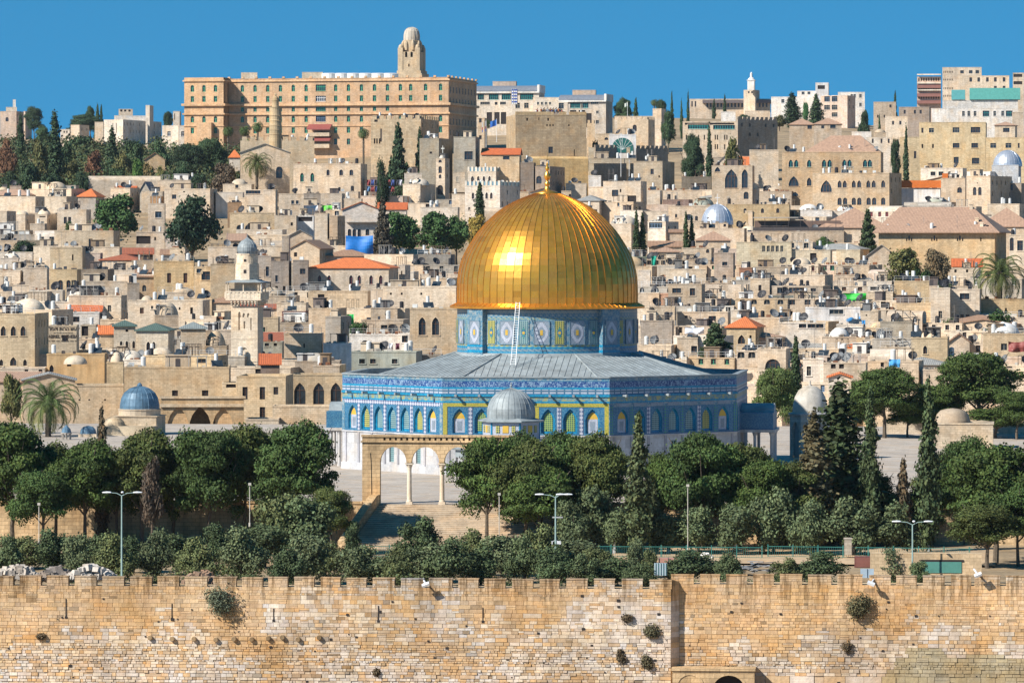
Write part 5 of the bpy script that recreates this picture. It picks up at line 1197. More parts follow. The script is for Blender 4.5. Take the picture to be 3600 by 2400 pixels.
    A = h(1508, 1775, 905, 1005, 20, 'flat', 'paint', (('w', 912, 36, 40, [1565]), ('w', 908, 165, 44, [1693])), 'white glazed balcony house with a bright orange screen on top', mat='plaster')
    root, w, d, H = A; g = MB(); g.box(-w/2-.2, w/2+1.6, -.4, -.3, H+.1, H+2.2); g.box(w/2+.6, w/2+2.2, -.42, 2, H-4, H+4.2); g.build('orange_screen', M['paint'], root, color=(.55,.14,.02))
    h(1650, 1880, 1000, 1040, 0, 'dome', 'dun', (), 'low grey green dome house below the white balcony house', dome=(1745, 72, 36, 'ggrey'))
    h(2120, 2352, 870, 1010, 0, 'flat', (.4,.33,.27), (('r', 900, 30, 40, [2200, 2260]),), 'shaded houses in the corner right of the twin window tower', d=5)  # corner shade comes from the wall colour
    h(2100, 2352, 1012, 1080, 0, 'flat', 'cream', (), 'long cream roof terrace wall above the big brown roofs')
    # silver dome church
    h(115, 340, 1145, 1215, 0, 'dome', 'sand', (('a', 1160, 18, 22, [135, 208, 290]),), 'church drum with the ribbed silver dome and cross', Y=1010, d=13, dome=(228, 112, 132, 'cream', 0, 'metal'))
    A = [r for r in bpy.data.objects if r.get('label') == 'church drum with the ribbed silver dome and cross'][0]
    for o in A.children:
        if o.name.startswith('dome'):
            o.color = (.55,.58,.64,1); k = max(v.co.z for v in o.data.vertices)
            g = MB(); g.box(-.07,.07,-.07,.07,k-.2,k+2.6); g.box(-.6,.6,-.05,.05,k+1.5,k+1.7); g.lathe([(.3,k-.1),(.2,k+.4),(.05,k+.5)], 8); g.build('cross', M['paint'], o, color=(.6,.6,.6))
    h(300, 735, 1015, 1180, 8, 'flat', (.62,.46,.26), (('a', 1060, 20, 32, [430, 550, 655]), ('P', 1145, 32, 26, [432])), 'golden stone convent wing with three arched windows right of the silver dome', Y=1055)
    h(0, 330, 1130, 1210, 0, 'flat', 'sand', (), 'sand coloured church nave roof wall under the silver dome', Y=1000)
    h(80, 440, 1180, 1290, 0, 'flat', 'sand', (), 'sand coloured apse wall below the silver dome', Y=990)
    h(90, 330, 1262, 1330, 0, 'pyr', 'sand', (), 'round low brown roofed apse below the silver dome', ry=1200, rc='pinkish')
    h(530, 735, 1000, 1035, 0, 'flat', 'cream', (), 'cream lift of wall with an antenna by the white domes', Y=1090)
    h(800, 1030, 1055, 1110, 0, 'dome', 'white', (), 'white washed roof with a broad flat white dome', dome=(870, 68, 42, 'white'))
    h(1030, 1215, 1060, 1105, 0, 'dome', 'white', (), 'white washed roof with a second flat white dome', dome=(1120, 66, 40, 'white'))
    A = h(485, 1140, 1200, 1285, 0, 'flat', 'dun', (), 'long wall carrying the dark roof terrace restaurant', Y=985, d=9)
    root, w, d, H = A; g = MB()
    for i in range(24): x = -w/2 + w*i/23; g.box(x-.05, x+.05, 0, .1, H, H+3.3 if i % 3 == 0 else H+1.0)
    g.box(-w/2, w/2, 0, .08, H+.9, H+1.0); g.box(-w/2, w/2, .02, .06, H+.1, H+.85)
    g.build('terrace_railing', M['paint'], root, color=(.06,.05,.05)); g = MB(); g.box(-w/2, 0, -.3, 7, H+3.3, H+3.45); g.build('canopy', M['paint'], root, color=(.42,.40,.38)); g = MB(); g.box(-w/2, w/2*.9, 2.5, 2.7, H, H+2.6); g.build('awning_curtain', M['paint'], root, color=(.14,.09,.07))
    # big brown roofs
    h(940, 1420, 1175, 1290, 0, 'hip', 'sand', (), 'rear wing with the broad brown roof left of the long barrack', ry=1036, rc='pinkish', Y=1035, d=24)
    h(2040, 2420, 1168, 1300, 0, 'hip', 'sand', (), 'right rear wing under a broad brown roof at the photo edge', ry=1036, rc='pinkish', Y=1040, d=24)
    A = h(1350, 2150, 1205, 1400, 80, 'flat', (.60,.42,.2), (('a', 1258, 9, 24, [1545, 1578, 1718, 1752, 1895, 1930]), ('a', 1248, 11, 36, [1561, 1735, 1911]), ('r', 1258, 8, 26, [2055])), 'long golden ashlar hall with triple windows under the huge brown roof', Y=965, d=26, par=.1)
    root, w, d, H = A; r = MB(); ov = 1.3; rt = (1205-1035)/1.96*root.location.y/FPX*1.02
    p = [(-w/2-ov,-ov,H-.1),(w/2+ov,-ov,H-.1),(w/2+ov,d+ov,H-.1),(-w/2-ov,d+ov,H-.1),(-w/2+w*.12,d/2,H+rt),(w/2-w*.24,d/2,H+rt)]
    r.faces(p, [(0,1,5,4),(1,2,5),(2,3,4,5),(3,0,4)]); r.box(-w/2-ov, w/2+ov, -ov, d+ov, H-.3, H-.11, 0)
    rr = r.build('roof', M['tiles'], root, color=RC['pinkish'])
    for X, Z in ((w*.33, 2.2), (w*.38, 1.0), (w*.25, 5.5)):
        g = MB(); g.box(-.4,.4,-.4,.4,0,1.6); g.box(-.5,.5,-.5,.5,1.6,1.8); g.build('chimney', M['plaster'], rr, (X, (Z/rt)*d/2, H+Z-.6), color=PAL['cream'])
    h(2250, 2352, 1225, 1430, 0, 'flat', 'cream', (('a', 1245, 26, 90, [2268]), ('w', 1265, 40, 70, [2325])), 'cream house with green grey roof at the right edge behind the palm', ry=1180, rc='green')
    h(370, 750, 1275, 1440, 0, 'flat', (.66,.57,.40), (('r', 1322, 20, 42, [558, 590, 620, 652, 683], 's'),), 'long pale ashlar wall house with five grouped windows', mat='ashlar')
    h(750, 1030, 1330, 1440, 0, 'flat', (.66,.56,.40), (('d', 1352, 44, 50, [900]),), 'lower ashlar extension with a dark doorway', mat='ashlar')
    h(1060, 1245, 1330, 1410, 0, 'flat', (.66,.56,.40), (), 'plain ashlar block right of a diagonal wall shadow', mat='ashlar')
    h(1270, 1470, 1365, 1430, 0, 'gable', 'sand', (('P', 1360, 36, 50, [1372]),), 'sand coloured gable end with one arched niche left of the barrack trees', ry=1292, rc='grey')
    h(1860, 2060, 1440, 1480, 0, 'ridge', 'sand', (), 'brick red tiled roof behind the date palm', ry=1388, rc='red', d=6)
    h(1830, 2050, 1455, 1520, 0, 'flat', 'cream', (('r', 1475, 16, 20, [1880, 1960]),), 'rough stone wall below the brick red roof')
    h(0, 215, 1315, 1400, 0, 'flat', 'dun', (('a', 1338, 22, 26, [172]),), 'brownish house with a tiny arched recess')
    h(215, 360, 1350, 1530, 0, 'flat', (.55,.42,.32), (('w', 1425, 36, 26, [290]),), 'pinkish brown tower house with one small white window')
    h(390, 490, 1452, 1500, 0, 'flat', (.42,.2,.12), (), 'rust brown tin wall panel house')
    h(490, 815, 1445, 1510, 15, 'flat', 'dun', (('r', 1465, 16, 30, [750]),), 'long dun house row with satellite dishes in front')
    # ---------------- right middle quarter
    crop(2200, 700, 2.8514)
    h(220, 400, 225, 400, 130, 'flat', 'pale', (('w', 230, 150, 60, [300], 'u'),), 'white walled house with rusty roof left of the twin cypress')
    h(440, 570, 330, 420, 0, 'shed', 'dun', (), 'small brown lean-to roof left of the thin cypress', ry=300, rc='brown', d=5)
    h(250, 540, 525, 620, 0, 'hip', 'sand', (), 'flat pinkish hipped roof house below the twin cypress', ry=478, rc='pinkish')
    h(230, 560, 470, 530, 0, 'ridge', 'sand', (), 'long weathered brown roof under the twin cypress', ry=418, rc='brown', d=6)
    h(-60, 210, 575, 670, 0, 'flat', (.2,.27,.2), (), 'green netted terrace screen right of the dome')
    h(405, 500, 555, 680, 60, 'flat', 'cream', (), 'narrow cream stair house with a black tank')
    h(120, 250, 712, 890, 0, 'flat', 'pale', (('w', 730, 46, 36, [188]),), 'whitish room with a small white window hard by the gold dome')
    h(400, 805, 700, 835, 0, 'flat', 'cream', (('r', 770, 34, 60, [645]),), 'cream flat house with a big black satellite dish on its wall')
    h(425, 760, 850, 1085, 35, 'flat', 'dun', (('w', 892, 90, 50, [510]), ('w', 892, 54, 74, [668])), 'dun house with a white shuttered window')
    h(115, 345, 940, 1060, 0, 'flat', 'sand', (), 'sand coloured wall patch beside the gold dome')
    h(345, 455, 945, 1060, 10, 'flat', (.62,.36,.24), (), 'salmon plastered cube room')
    h(760, 1240, 930, 1010, 0, 'flat', 'sand', (('r', 960, 34, 12, [825]),), 'sand coloured wall with a row of square concrete posts', cren=3.2)
    h(1250, 1450, 795, 960, 0, 'flat', 'sand', (('r', 860, 30, 60, [1345]),), 'sandy gabled wall with dark doorway beside the square posts')
    h(1465, 2050, 868, 965, 0, 'flat', 'dun', (('w', 885, 90, 60, [1562]), ('w', 885, 176, 60, [1722]), ('w', 910, 60, 34, [1880])), 'long house with glazed white veranda windows under a dark roof edge')
    h(1470, 1900, 965, 1010, 0, 'flat', (.22,.27,.26), (), 'greenish wall strip under the white veranda windows', d=2)
    h(515, 1022, 1130, 1285, 30, 'flat', 'sand', (('w', 1178, 34, 28, [605]), ('r', 1170, 74, 46, [867], 'm')), 'beige house with a maroon shutter above hung white sheets')
    h(1050, 1310, 1110, 1200, 0, 'flat', 'pale', (('w', 1150, 80, 40, [1200]),), 'pale cluttered roof room behind the red pyramid roof', Y=935)
    h(1010, 1300, 1280, 1520, 85, 'pyr', (.62,.47,.28), (('P', 1358, 74, 92, [1160]), ('r', 1380, 22, 34, [1250])), 'square tan house with a red pyramid roof and a white arched window', ry=1178, rc='orange', d=11)
    h(515, 720, 1385, 1600, 0, 'flat', 'sand', (('w', 1470, 60, 70, [685]),), 'tan house with a pale window left of the broad conifer')
    h(125, 455, 1462, 1620, 60, 'flat', 'sand', (), 'tan house with sagging roof above the shrine parapet')
    h(150, 480, 1215, 1470, 0, 'flat', (.4,.34,.28), (('w', 1270, 60, 70, [440]),), 'shadowed houses hard right of the tiled drum', d=4)  # shadow on these fronts is mixed into the stone colour
    h(1325, 1640, 1490, 1640, 0, 'flat', 'sand', (), 'tan building with white roof railing and a big arch', Y=810)
    h(1540, 2000, 1238, 1470, 0, 'flat', 'pale', (('w', 1245, 76, 46, [1772, 1860, 1945]),), 'whitish house with three joined white windows')
    h(1500, 1790, 1335, 1400, 0, 'flat', 'dun', (('r', 1360, 30, 26, [1600, 1700]),), 'dun lean-to beside the green water tank')
    h(1800, 2060, 1085, 1215, 0, 'flat', 'paint', (), 'white sheeted roof enclosure', mat='plaster')
    crop(1900, 1050, 2.412)
    h(1840, 2115, 425, 600, 0, 'flat', 'sand', (('a', 510, 130, 90, [1970]),), 'sandy building with one large dark arch right of the red pyramid roof', Y=800)
    crop(2800, 700, 2.851)
    h(380, 585, 757, 835, 30, 'flat', 'sand', (), 'sandy block left of the roof pergola')
    h(380, 780, 660, 760, 0, 'flat', 'dun', (('a', 705, 80, 50, [540]), ('r', 740, 40, 30, [715])), 'dun terraces with a dark arch below the ashlar wall')
    h(720, 975, 822, 1020, 0, 'flat', 'pale', (('d', 895, 90, 34, [785, 920]), ('r', 935, 30, 90, [910])), 'white banded house beside the bright green sheet')
    h(980, 1330, 820, 1030, 0, 'flat', (.55,.42,.25), (), 'tall blank golden wall right of the white banded house')
    h(715, 980, 925, 1030, 0, 'flat', 'cream', (), 'cream wall below the white banded house', Y=950)
    h(1345, 1540, 890, 1240, 0, 'flat', 'cream', (('w', 1120, 36, 80, [1442], 's'),), 'left half of the cream house with a dark lower window')
    h(1525, 1850, 900, 1210, 0, 'flat', 'cream', (('w', 945, 100, 60, [1685]), ('r', 1155, 36, 60, [1660, 1715])), 'cream house with one wide white window left of the palm trunk', Y=905)
    h(1850, 2281, 1000, 1180, 0, 'flat', (.58,.43,.25), (('d', 1090, 20, 60, [2100]),), 'golden house behind the foot of the date palm')
    h(95, 640, 1085, 1240, 0, 'flat', 'paint', (('w', 1105, 140, 48, [400], 's'),), 'large white painted roof enclosure with a brown window', mat='plaster')
    h(640, 845, 1120, 1300, 0, 'flat', 'cream', (('r', 1165, 14, 12, [702]),), 'cream cube next to the blue tarpaulin')
    h(840, 1160, 1225, 1410, 20, 'flat', (.42,.37,.28), (), 'grey rubble stone house with black satellite dishes', mat='ashlar')
    h(400, 680, 1255, 1400, 0, 'flat', 'pale', (('d', 1300, 60, 60, [500]),), 'whitish clutter house under the blue tarpaulin')
    h(255, 600, 1378, 1500, 0, 'dome', 'sand', (('r', 1400, 20, 24, [455, 215]),), 'sandy house with a whitewashed dome', dome=(430, 105, 90, 'white'))
    h(470, 740, 1490, 1560, 0, 'pyr', 'pale', (), 'small open pavilion with a faded orange roof', ry=1436, rc='orange')
    h(20, 620, 1500, 1560, 0, 'flat', 'cream', (('r', 1520, 20, 20, [100, 300]),), 'long cream terrace with white railings')
    h(1148, 1530, 1385, 1600, 0, 'dome', (.62,.48,.30), (('P', 1465, 40, 84, [1290]),), 'golden building with a very flat dome and one arched door', dome=(1330, 110, 60, 'cream'), Y=830)
    h(1530, 1735, 1420, 1600, 0, 'gable', 'sand', (('r', 1400, 10, 60, [1610]),), 'small sandy gable house with a black tank', ry=1345, rc='brown')
    h(1870, 2300, 1345, 1600, 0, 'dome', (.60,.46,.29), (('r', 1445, 60, 70, [2080], 's'),), 'golden house with a big whitewashed dome at the right edge', dome=(2075, 155, 108, 'white'))
    h(840, 1150, 1480, 1600, 0, 'flat', 'cream', (('r', 1520, 30, 40, [900, 1100]),), 'cream house row under the rubble house')
    crop(2700, 1200, 1.742)
    h(215, 340, 105, 260, 0, 'flat', 'pale', (('w', 150, 30, 60, [250], 's'),), 'white house corner beside the dark slim cypress', Y=795)
    h(340, 600, 130, 240, 30, 'flat', 'cream', (('r', 150, 30, 30, [400, 450]),), 'pale terrace house left of the light blue cloth', Y=790)
    h(370, 510, 215, 280, 0, 'gable', 'pale', (), 'small white gable with faded orange tiles behind the pines', ry=192, rc='orange', Y=775)
    h(610, 950, 120, 330, 0, 'flat', 'sand', (('r', 140, 20, 30, [700, 800]),), 'tan wall behind the right hand pines', Y=770)
    h(950, 1500, 170, 330, 0, 'flat', 'sand', (), 'long sand coloured wall behind the right hand pines', Y=765)
    h(1400, 1600, 215, 420, 0, 'flat', 'sand', (), 'sandy house at the right edge above the pines', Y=760)
town()

def town_left():
    h = house
    crop(0, 600, 2.6133)
    h(812, 1475, 92, 170, 0, 'vault', 'cream', (('r', 95, 12, 20, [1035]),), 'long barrel vaulted stone roof below the left trees', ry=48, d=7)
    h(1465, 1850, 86, 170, 45, 'flat', 'sand', (), 'sandy house with a green glass railing on its roof edge')
    h(700, 965, 165, 240, 0, 'pyr', 'grey', (), 'rear house with a bright orange tiled roof at left', ry=114, rc='orange', Y=1395, d=10)
    h(715, 880, 235, 305, 80, 'pyr', (.42,.38,.34), (), 'front house with a bright orange pyramid roof at left', ry=162, rc='orange')
    h(1070, 1250, 152, 180, 0, 'ridge', 'dun', (), 'faded brick red roof between tanks at upper left', ry=100, rc='red', d=6)
    h(1280, 1380, 185, 215, 60, 'gable', 'grey', (), 'grey tin gable roof with clutter at upper left', ry=100, rc='slate', d=8)
    h(1015, 1195, 158, 240, 90, 'flat', 'sand', (), 'sandy cube with its shaded side to the right')
    h(1300, 1510, 190, 240, 0, 'flat', 'cream', (), 'cream low wall left of the dark broad tree')
    h(1380, 1475, 235, 300, 30, 'flat', (.5,.28,.12), (), 'orange brown timber hut left of the dark broad tree', Y=1320)
    h(0, 325, 236, 370, 85, 'flat', 'cream', (), 'long blank cream wall house at the left edge')
    h(412, 610, 236, 400, 100, 'flat', 'cream', (), 'blank cream cube house below the orange roofs')
    h(90, 200, 140, 200, 0, 'flat', 'pink', (), 'small pinkish roof room at the left edge', Y=1380)
    h(-20, 85, 175, 235, 0, 'dome', 'dun', (), 'low domed roof at the far left edge', dome=(35, 48, 30, 'dun'), Y=1370)
    h(525, 832, 356, 520, 0, 'flat', 'cream', (('r', 425, 28, 62, [600, 640]),), 'cream house with a glass roof railing and two close windows')
    h(1510, 1990, 166, 300, 0, 'flat', 'cream', (('r', 240, 40, 40, [1600]),), 'cream house hidden behind the dark broad tree')
    h(1360, 1520, 300, 520, 0, 'flat', 'cream', (('w', 375, 60, 56, [1455], 'u'), ('r', 470, 60, 50, [1390])), 'cream house with a blue white window between the two broad trees')
    h(0, 62, 370, 560, 85, 'flat', 'cream', (), 'cream corner house at the left edge in the middle rows')
    h(150, 232, 400, 520, 90, 'dome', 'cream', (), 'small cream house with a little dome at left', dome=(180, 62, 34, 'cream'))
    h(330, 432, 400, 520, 92, 'dome', 'cream', (('r', 425, 60, 6, [390]),), 'second small cream domed house at left', dome=(385, 62, 48, 'cream'))
    h(275, 430, 485, 560, 0, 'flat', 'dun', (), 'dun wall with tanks behind, left side', d=4)
    h(0, 180, 640, 760, 0, 'flat', 'sand', (('a', 690, 30, 40, [10, 55]),), 'sandy house with brown lean-to and arches at the left edge')
    h(160, 480, 640, 700, 0, 'flat', (.3,.25,.18), (), 'brown terrace wall overgrown with vines')
    h(500, 1042, 550, 705, 60, 'flat', (.64,.52,.36), (('r', 626, 36, 74, [833]), ('r', 668, 20, 30, [615]), ('r', 660, 34, 36, [905])), 'wide blank cream house with one door left of the palm tree rows')
    h(1250, 1512, 562, 690, 0, 'flat', 'cream', (('d', 600, 130, 72, [1318]), ('r', 625, 16, 30, [1425])), 'cream house with a wide dark opening between the broad trees')
    h(1520, 1640, 565, 700, 50, 'flat', (.48,.42,.37), (('r', 635, 28, 40, [1575]), ('r', 625, 16, 46, [1652])), 'greyish shaded house with antennas right of the wide opening')  # grey tone stands in for shade on the front
    h(460, 782, 705, 900, 0, 'flat', (.62,.49,.3), (('r', 770, 14, 54, [668]),), 'golden terrace house with a white roof railing at left')
    h(782, 1125, 700, 760, 0, 'flat', 'cream', (), 'cream upper terrace with white rail above the pergola')
    A = h(1135, 1405, 760, 830, 0, 'ridge', (.12,.09,.07), (('w', 770, 60, 46, [1180, 1260, 1340], 'b'),), 'brown tiled veranda roof over dark glazing', ry=708, rc='rust', d=9)
    h(1480, 1700, 770, 830, 0, 'shed', (.2,.2,.22), (), 'sloping brown slatted roof right of the veranda', ry=720, rc='brown', d=7)
    h(1210, 1425, 822, 925, 0, 'flat', 'dun', (('w', 880, 50, 32, [1245]),), 'dun wall with an air conditioner under the veranda roof')
    h(1560, 1700, 705, 830, 40, 'flat', 'cream', (), 'cream roof room left of the trunk of the broad tree')
    h(1910, 2200, 700, 870, 0, 'flat', 'cream', (), 'cream flat wall left of the near minaret dome')
    h(1250, 1420, 972, 1120, 0, 'shed', (.58,.42,.25), (('a', 1050, 36, 60, [1325], 's'),), 'tan lean-to house with an arched window left of the shuttered house', ry=905, rc='brown', d=8)
    h(1412, 1780, 830, 1125, 0, 'flat', (.62,.46,.26), (('S' if 0 else 's', 940, 36, 90, [1553, 1703], 'b'),), 'tall golden ashlar house with two brown shuttered windows')
    h(1785, 2030, 882, 1130, 0, 'flat', (.60,.46,.28), (('w', 920, 50, 40, [1830], 'u'), ('w', 925, 80, 80, [1890]), ('r', 985, 30, 34, [1978])), 'golden house with a white balcony left of the near minaret')
    h(1935, 2160, 855, 1150, 0, 'flat', (.60,.46,.29), (), 'golden wall directly behind the near minaret', Y=925)
    h(0, 185, 915, 1040, 35, 'flat', 'cream', (), 'cream low house with dark sloped roof at the left edge')
    h(215, 450, 890, 1060, 0, 'dome', 'cream', (), 'cream house with a shallow dome crossed by a slanting shadow', dome=(380, 70, 32, 'cream'))
    h(0, 175, 800, 880, 0, 'dome', 'pale', (), 'pale rounded roof below the vine terrace', dome=(100, 80, 45, 'pale'))
    h(460, 742, 905, 1110, 0, 'flat', (.62,.47,.26), (('a', 1005, 46, 100, [555]), ('a', 1005, 40, 100, [630]), ('C', 1005, 44, 60, [678], 'y')), 'golden house with two tall arched doorways')
    h(745, 1170, 1015, 1150, 0, 'flat', 'cream', (('d', 1060, 160, 50, [880]),), 'cream house with fallen roof beams')
    h(745, 990, 905, 1010, 60, 'flat', (.35,.28,.2), (), 'cluttered brown terrace with white stair rails')
    h(1170, 1280, 1030, 1200, 0, 'flat', (.38,.34,.3), (), 'grey shaded side wall beside the fallen beams', d=5)  # wall toned down in colour to read as shaded
    h(0, 430, 1110, 1215, 55, 'flat', 'cream', (), 'long cream parapet house covered in roof junk')
    h(610, 800, 1075, 1160, 10, 'flat', (.42,.38,.35), (('a', 1095, 36, 36, [635, 715]),), 'small grey roof room with two arched windows')
    h(630, 1113, 1145, 1320, 55, 'flat', 'cream', (('r', 1235, 30, 60, [1005], 's'),), 'plain cream house with a shaded right side above the red roof')
    h(1175, 1862, 1188, 1380, 65, 'dome', 'cream', (('s', 1258, 36, 54, [1303]), ('w', 1255, 22, 30, [1398, 1440], 's'), ('r', 1265, 16, 24, [1470, 1565, 1650], 's'), ('r', 1255, 26, 60, [1760], 's')), 'long cream house with small shutters and a tiny roof dome', dome=(1338, 56, 40, 'cream'))
    h(1450, 1790, 1115, 1190, 0, 'dome', 'cream', (), 'flat domed roof behind the long shuttered house', dome=(1690, 100, 42, 'dun'))
    h(500, 910, 1300, 1420, 10, 'flat', 'white', (('r', 1340, 60, 50, [530, 700]),), 'whitish flat house with glass screens above the lettered wall')
    h(620, 925, 1285, 1330, 30, 'ridge', 'pale', (), 'narrow house with a long brick red roof at left', ry=1228, rc='red', d=6)
    A = h(-40, 320, 1312, 1760, 130, 'flat', (.58,.46,.30), (('P', 1425, 48, 92, [30, 122, 212]), ('P', 1710, 60, 80, [122]), ('P', 1730, 34, 60, [12, 230])), 'grand cream building with three tall arched windows at the left edge', d=16, Y=835)
    crop(0, 1100, 2.6133)
    S_ = h(450, 725, 112, 380, 0, 'flat', (.60,.49,.33), (('G', 205, 56, 62, [598]),), 'stone school building with carved Hebrew and Latin lettering', Y=860)
    root, w, d, H = S_
    for txt, sz, zz, wd in (('תלמוד תורה שערי', .85, H-.95, 6.2), ('GABRIEL CHEHEBAR', .85, H-2.35, 6.2)):
        cu = bpy.data.curves.new('lettering', 'FONT'); cu.body = txt; cu.size = sz; cu.align_x = 'CENTER'; cu.extrude = .03
        o = bpy.data.objects.new('lettering', cu); col.objects.link(o); bpy.context.view_layer.update()
        me = bpy.data.meshes.new_from_object(o.evaluated_get(bpy.context.evaluated_depsgraph_get())); bpy.data.objects.remove(o)
        if len(me.vertices):
            xs = [v.co.x for v in me.vertices]; s_ = wd/(max(xs)-min(xs)); mx = (max(xs)+min(xs))/2
            for v in me.vertices: v.co = Vector(((v.co.x-mx)*s_, -v.co.z-.04, v.co.y*1.05))
            me.materials.clear(); me.materials.append(M['paint']); inst('lettering', me, root, (0, 0, zz), color=(.07,.05,.04))
    g = MB()
    for i in range(7): g.box(-1.7+i*.52, -1.7+i*.52+.4, -.06, 0, H-1.45, H-1.35)
    for i in range(7): g.box(-2.9+i*.85, -2.9+i*.85+.6, -.06, 0, H-2.95, H-2.82)
    g.build('carved_line', M['paint'], root, color=(.10,.08,.06))
    h(740, 900, 108, 250, 0, 'flat', (.5,.42,.32), (('d', 120, 60, 90, [780]),), 'dark gap house with a white boiler right of the lettered wall')
    h(915, 1045, 192, 350, 0, 'shed', 'tan', (), 'small house with a bright rust orange roof panel', ry=112, rc='orange', d=4)
    h(1045, 1245, 118, 400, 0, 'pyr', (.64,.56,.44), (('r', 162, 24, 24, [1165], 's'), ('P', 255, 24, 70, [1113, 1165, 1228])), 'left of two cream pavilion houses with dark green hipped roofs', ry=68, rc='green', d=10)
    h(1250, 1545, 158, 420, 60, 'pyr', (.64,.56,.44), (('P', 262, 34, 78, [1362, 1413]),), 'right of two cream pavilion houses with dark green hipped roofs', ry=95, rc='green', d=10, Y=850)
    h(1420, 1640, 20, 160, 0, 'dome', 'dun', (), 'house with a big smooth grey brown dome', dome=(1535, 105, 120, 'dun'), Y=880)
    h(1660, 1890, 140, 400, 0, 'hip', (.60,.49,.35), (), 'cream house under a crumpled grey canopy roof', ry=85, rc='lead', Y=870)
    h(1870, 1985, 30, 170, 55, 'flat', 'cream', (('r', 90, 16, 18, [1922]),), 'cream cube room with a barred opening left of the minaret')
    h(1880, 2100, 300, 400, 0, 'dome', (.46,.36,.25), (), 'brick domed house left of the minaret foot', dome=(1975, 95, 135, 'dun'))
    h(1340, 1500, 395, 420, 0, 'dome', 'cream', (), 'low cream dome in front of the green hipped pavilions', dome=(1470, 120, 75, 'cream'), Y=838)
    h(980, 1180, 370, 440, 0, 'flat', 'pale', (('r', 385, 20, 20, [1050, 1120]),), 'pale parapet with boilers behind the orange plaster wall')
    h(430, 985, 375, 640, 0, 'flat', (.66,.43,.19), (('P', 475, 40, 68, [474]), ('f', 478, 40, 24, [635]), ('P', 520, 36, 72, [952])), 'orange plastered wall house with small arched windows at left', mat='plaster', Y=820, d=8)
    h(980, 1140, 450, 640, 0, 'dome', (.62,.47,.28), (), 'tan corner with two low brick domes', dome=[(1070, 62, 90, 'dun'), (690, 110, 60, 'cream')], Y=812, d=8)
    h(0, 430, 505, 640, 0, 'flat', 'cream', (('a', 530, 34, 40, [242, 372]),), 'low cream wall with two round openings under the grand building', Y=815)
    h(210, 690, 610, 1000, 0, 'gable', (.60,.48,.34), (('r', 740, 36, 250, [675]),), 'broad pale stone hall with a very flat gable behind the left palm', ry=552, rc='grey', Y=790, d=10)
    h(690, 1135, 662, 1060, 0, 'flat', (.60,.48,.33), (('a', 800, 8, 10, [730, 820, 965]),), 'blank pale stone wall between the palm and the blue dome', Y=785, d=10)
    h(1320, 2085, 390, 500, 0, 'flat', (.62,.46,.26), (('r', 437, 90, 40, [1577, 1712, 1850]), ('r', 437, 92, 40, [1985], 's')), 'upper golden gallery storey with four wide rectangular openings', Y=795, d=8)
    h(1140, 2105, 495, 1060, 15, 'flat', (.62,.46,.27), (('G', 710, 54, 56, [1607]), ('G', 710, 58, 56, [1884])), 'great golden stone school wall with two small barred windows', Y=780, d=14)
    h(2040, 2180, 640, 900, 0, 'flat', (.60,.48,.32), (('f', 664, 90, 42, [2122]),), 'small stone annex with one low arched opening left of the minaret', Y=776, d=6)
    # portico
    A = h(1480, 2240, 770, 1140, 0, 'flat', (.62,.44,.25), (('p', 860, 185, 330, [1635]), ('p', 860, 190, 330, [1838]), ('p', 870, 180, 330, [2047])), 'stone portico with three pointed arches behind the pines', Y=752, d=5, name='portico', cat='portico')
    for o in list(A[0].children):
        if o.name.startswith('window'): bpy.data.objects.remove(o)
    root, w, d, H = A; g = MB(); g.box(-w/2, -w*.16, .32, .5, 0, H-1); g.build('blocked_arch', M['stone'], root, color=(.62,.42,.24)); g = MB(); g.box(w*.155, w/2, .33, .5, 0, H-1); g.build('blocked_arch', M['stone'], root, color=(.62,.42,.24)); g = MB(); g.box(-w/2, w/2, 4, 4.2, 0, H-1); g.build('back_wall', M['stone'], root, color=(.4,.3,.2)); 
    g = MB(); g.box(-w/2-.2, w/2+.3, -.35, 0, H-1.6, H-1.1); g.box(-w/2-.2, w/2+.3, -.2, 0, H-.25, H+.1); g.build('cornice', M['stone'], root, color=(.62,.5,.36))
    crop(700, 1100, 2.6133)
    h(345, 795, 578, 1020, 70, 'flat', (.60,.46,.29), (('G', 678, 48, 115, [422]), ('G', 678, 50, 115, [581]), ('G', 862, 50, 100, [581]), ('G', 678, 44, 70, [705])), 'weathered stone house with tall barred windows under the near minaret', Y=770, d=14)
    h(865, 1330, 562, 860, 0, 'flat', (.62,.47,.28), (('p', 640, 105, 200, [925]), ('p', 640, 100, 200, [1098]), ('p', 640, 95, 200, [1256])), 'golden wall with a row of pointed blind arches left of the shrine', Y=800, d=8)
    A = h(675, 1330, 852, 1240, 0, 'flat', (.62,.47,.30), (('p', 962, 215, 330, [992]),), 'long low golden wall with one great pointed arch behind the pines', Y=755, d=7)
    h(425, 730, 972, 1120, 15, 'flat', (.60,.49,.36), (), 'pale parapet house in front of the barred window house', Y=748, d=8)
    h(565, 740, 470, 580, 0, 'shed', (.3,.22,.18), (), 'small house with a broken red tiled roof right of the minaret', ry=380, rc='red', Y=800, d=8)
    h(880, 1290, 440, 570, 20, 'dome', 'dun', (), 'dun house with a stubby dark dome and lantern', dome=(1070, 100, 72, 'grey'), Y=830)
    h(1050, 1290, 480, 580, 60, 'flat', 'dun', (), 'dun low terrace with a rusty tank', Y=815)
    h(1140, 1400, 278, 450, 0, 'flat', 'paint', (), 'bright white plaster wall with black dishes', mat='plaster', Y=850, d=4)
    h(1400, 2045, 352, 520, 0, 'flat', 'ggrey', (('w', 442, 54, 44, [1497, 1597, 1797]), ('r', 445, 20, 20, [1500])), 'long grey green concrete house with three white framed windows', Y=815, d=8, mat='plaster')
    h(1850, 2240, 385, 520, 0, 'flat', (.33,.31,.28), (), 'grey roof corner against the shrine roof', Y=822)
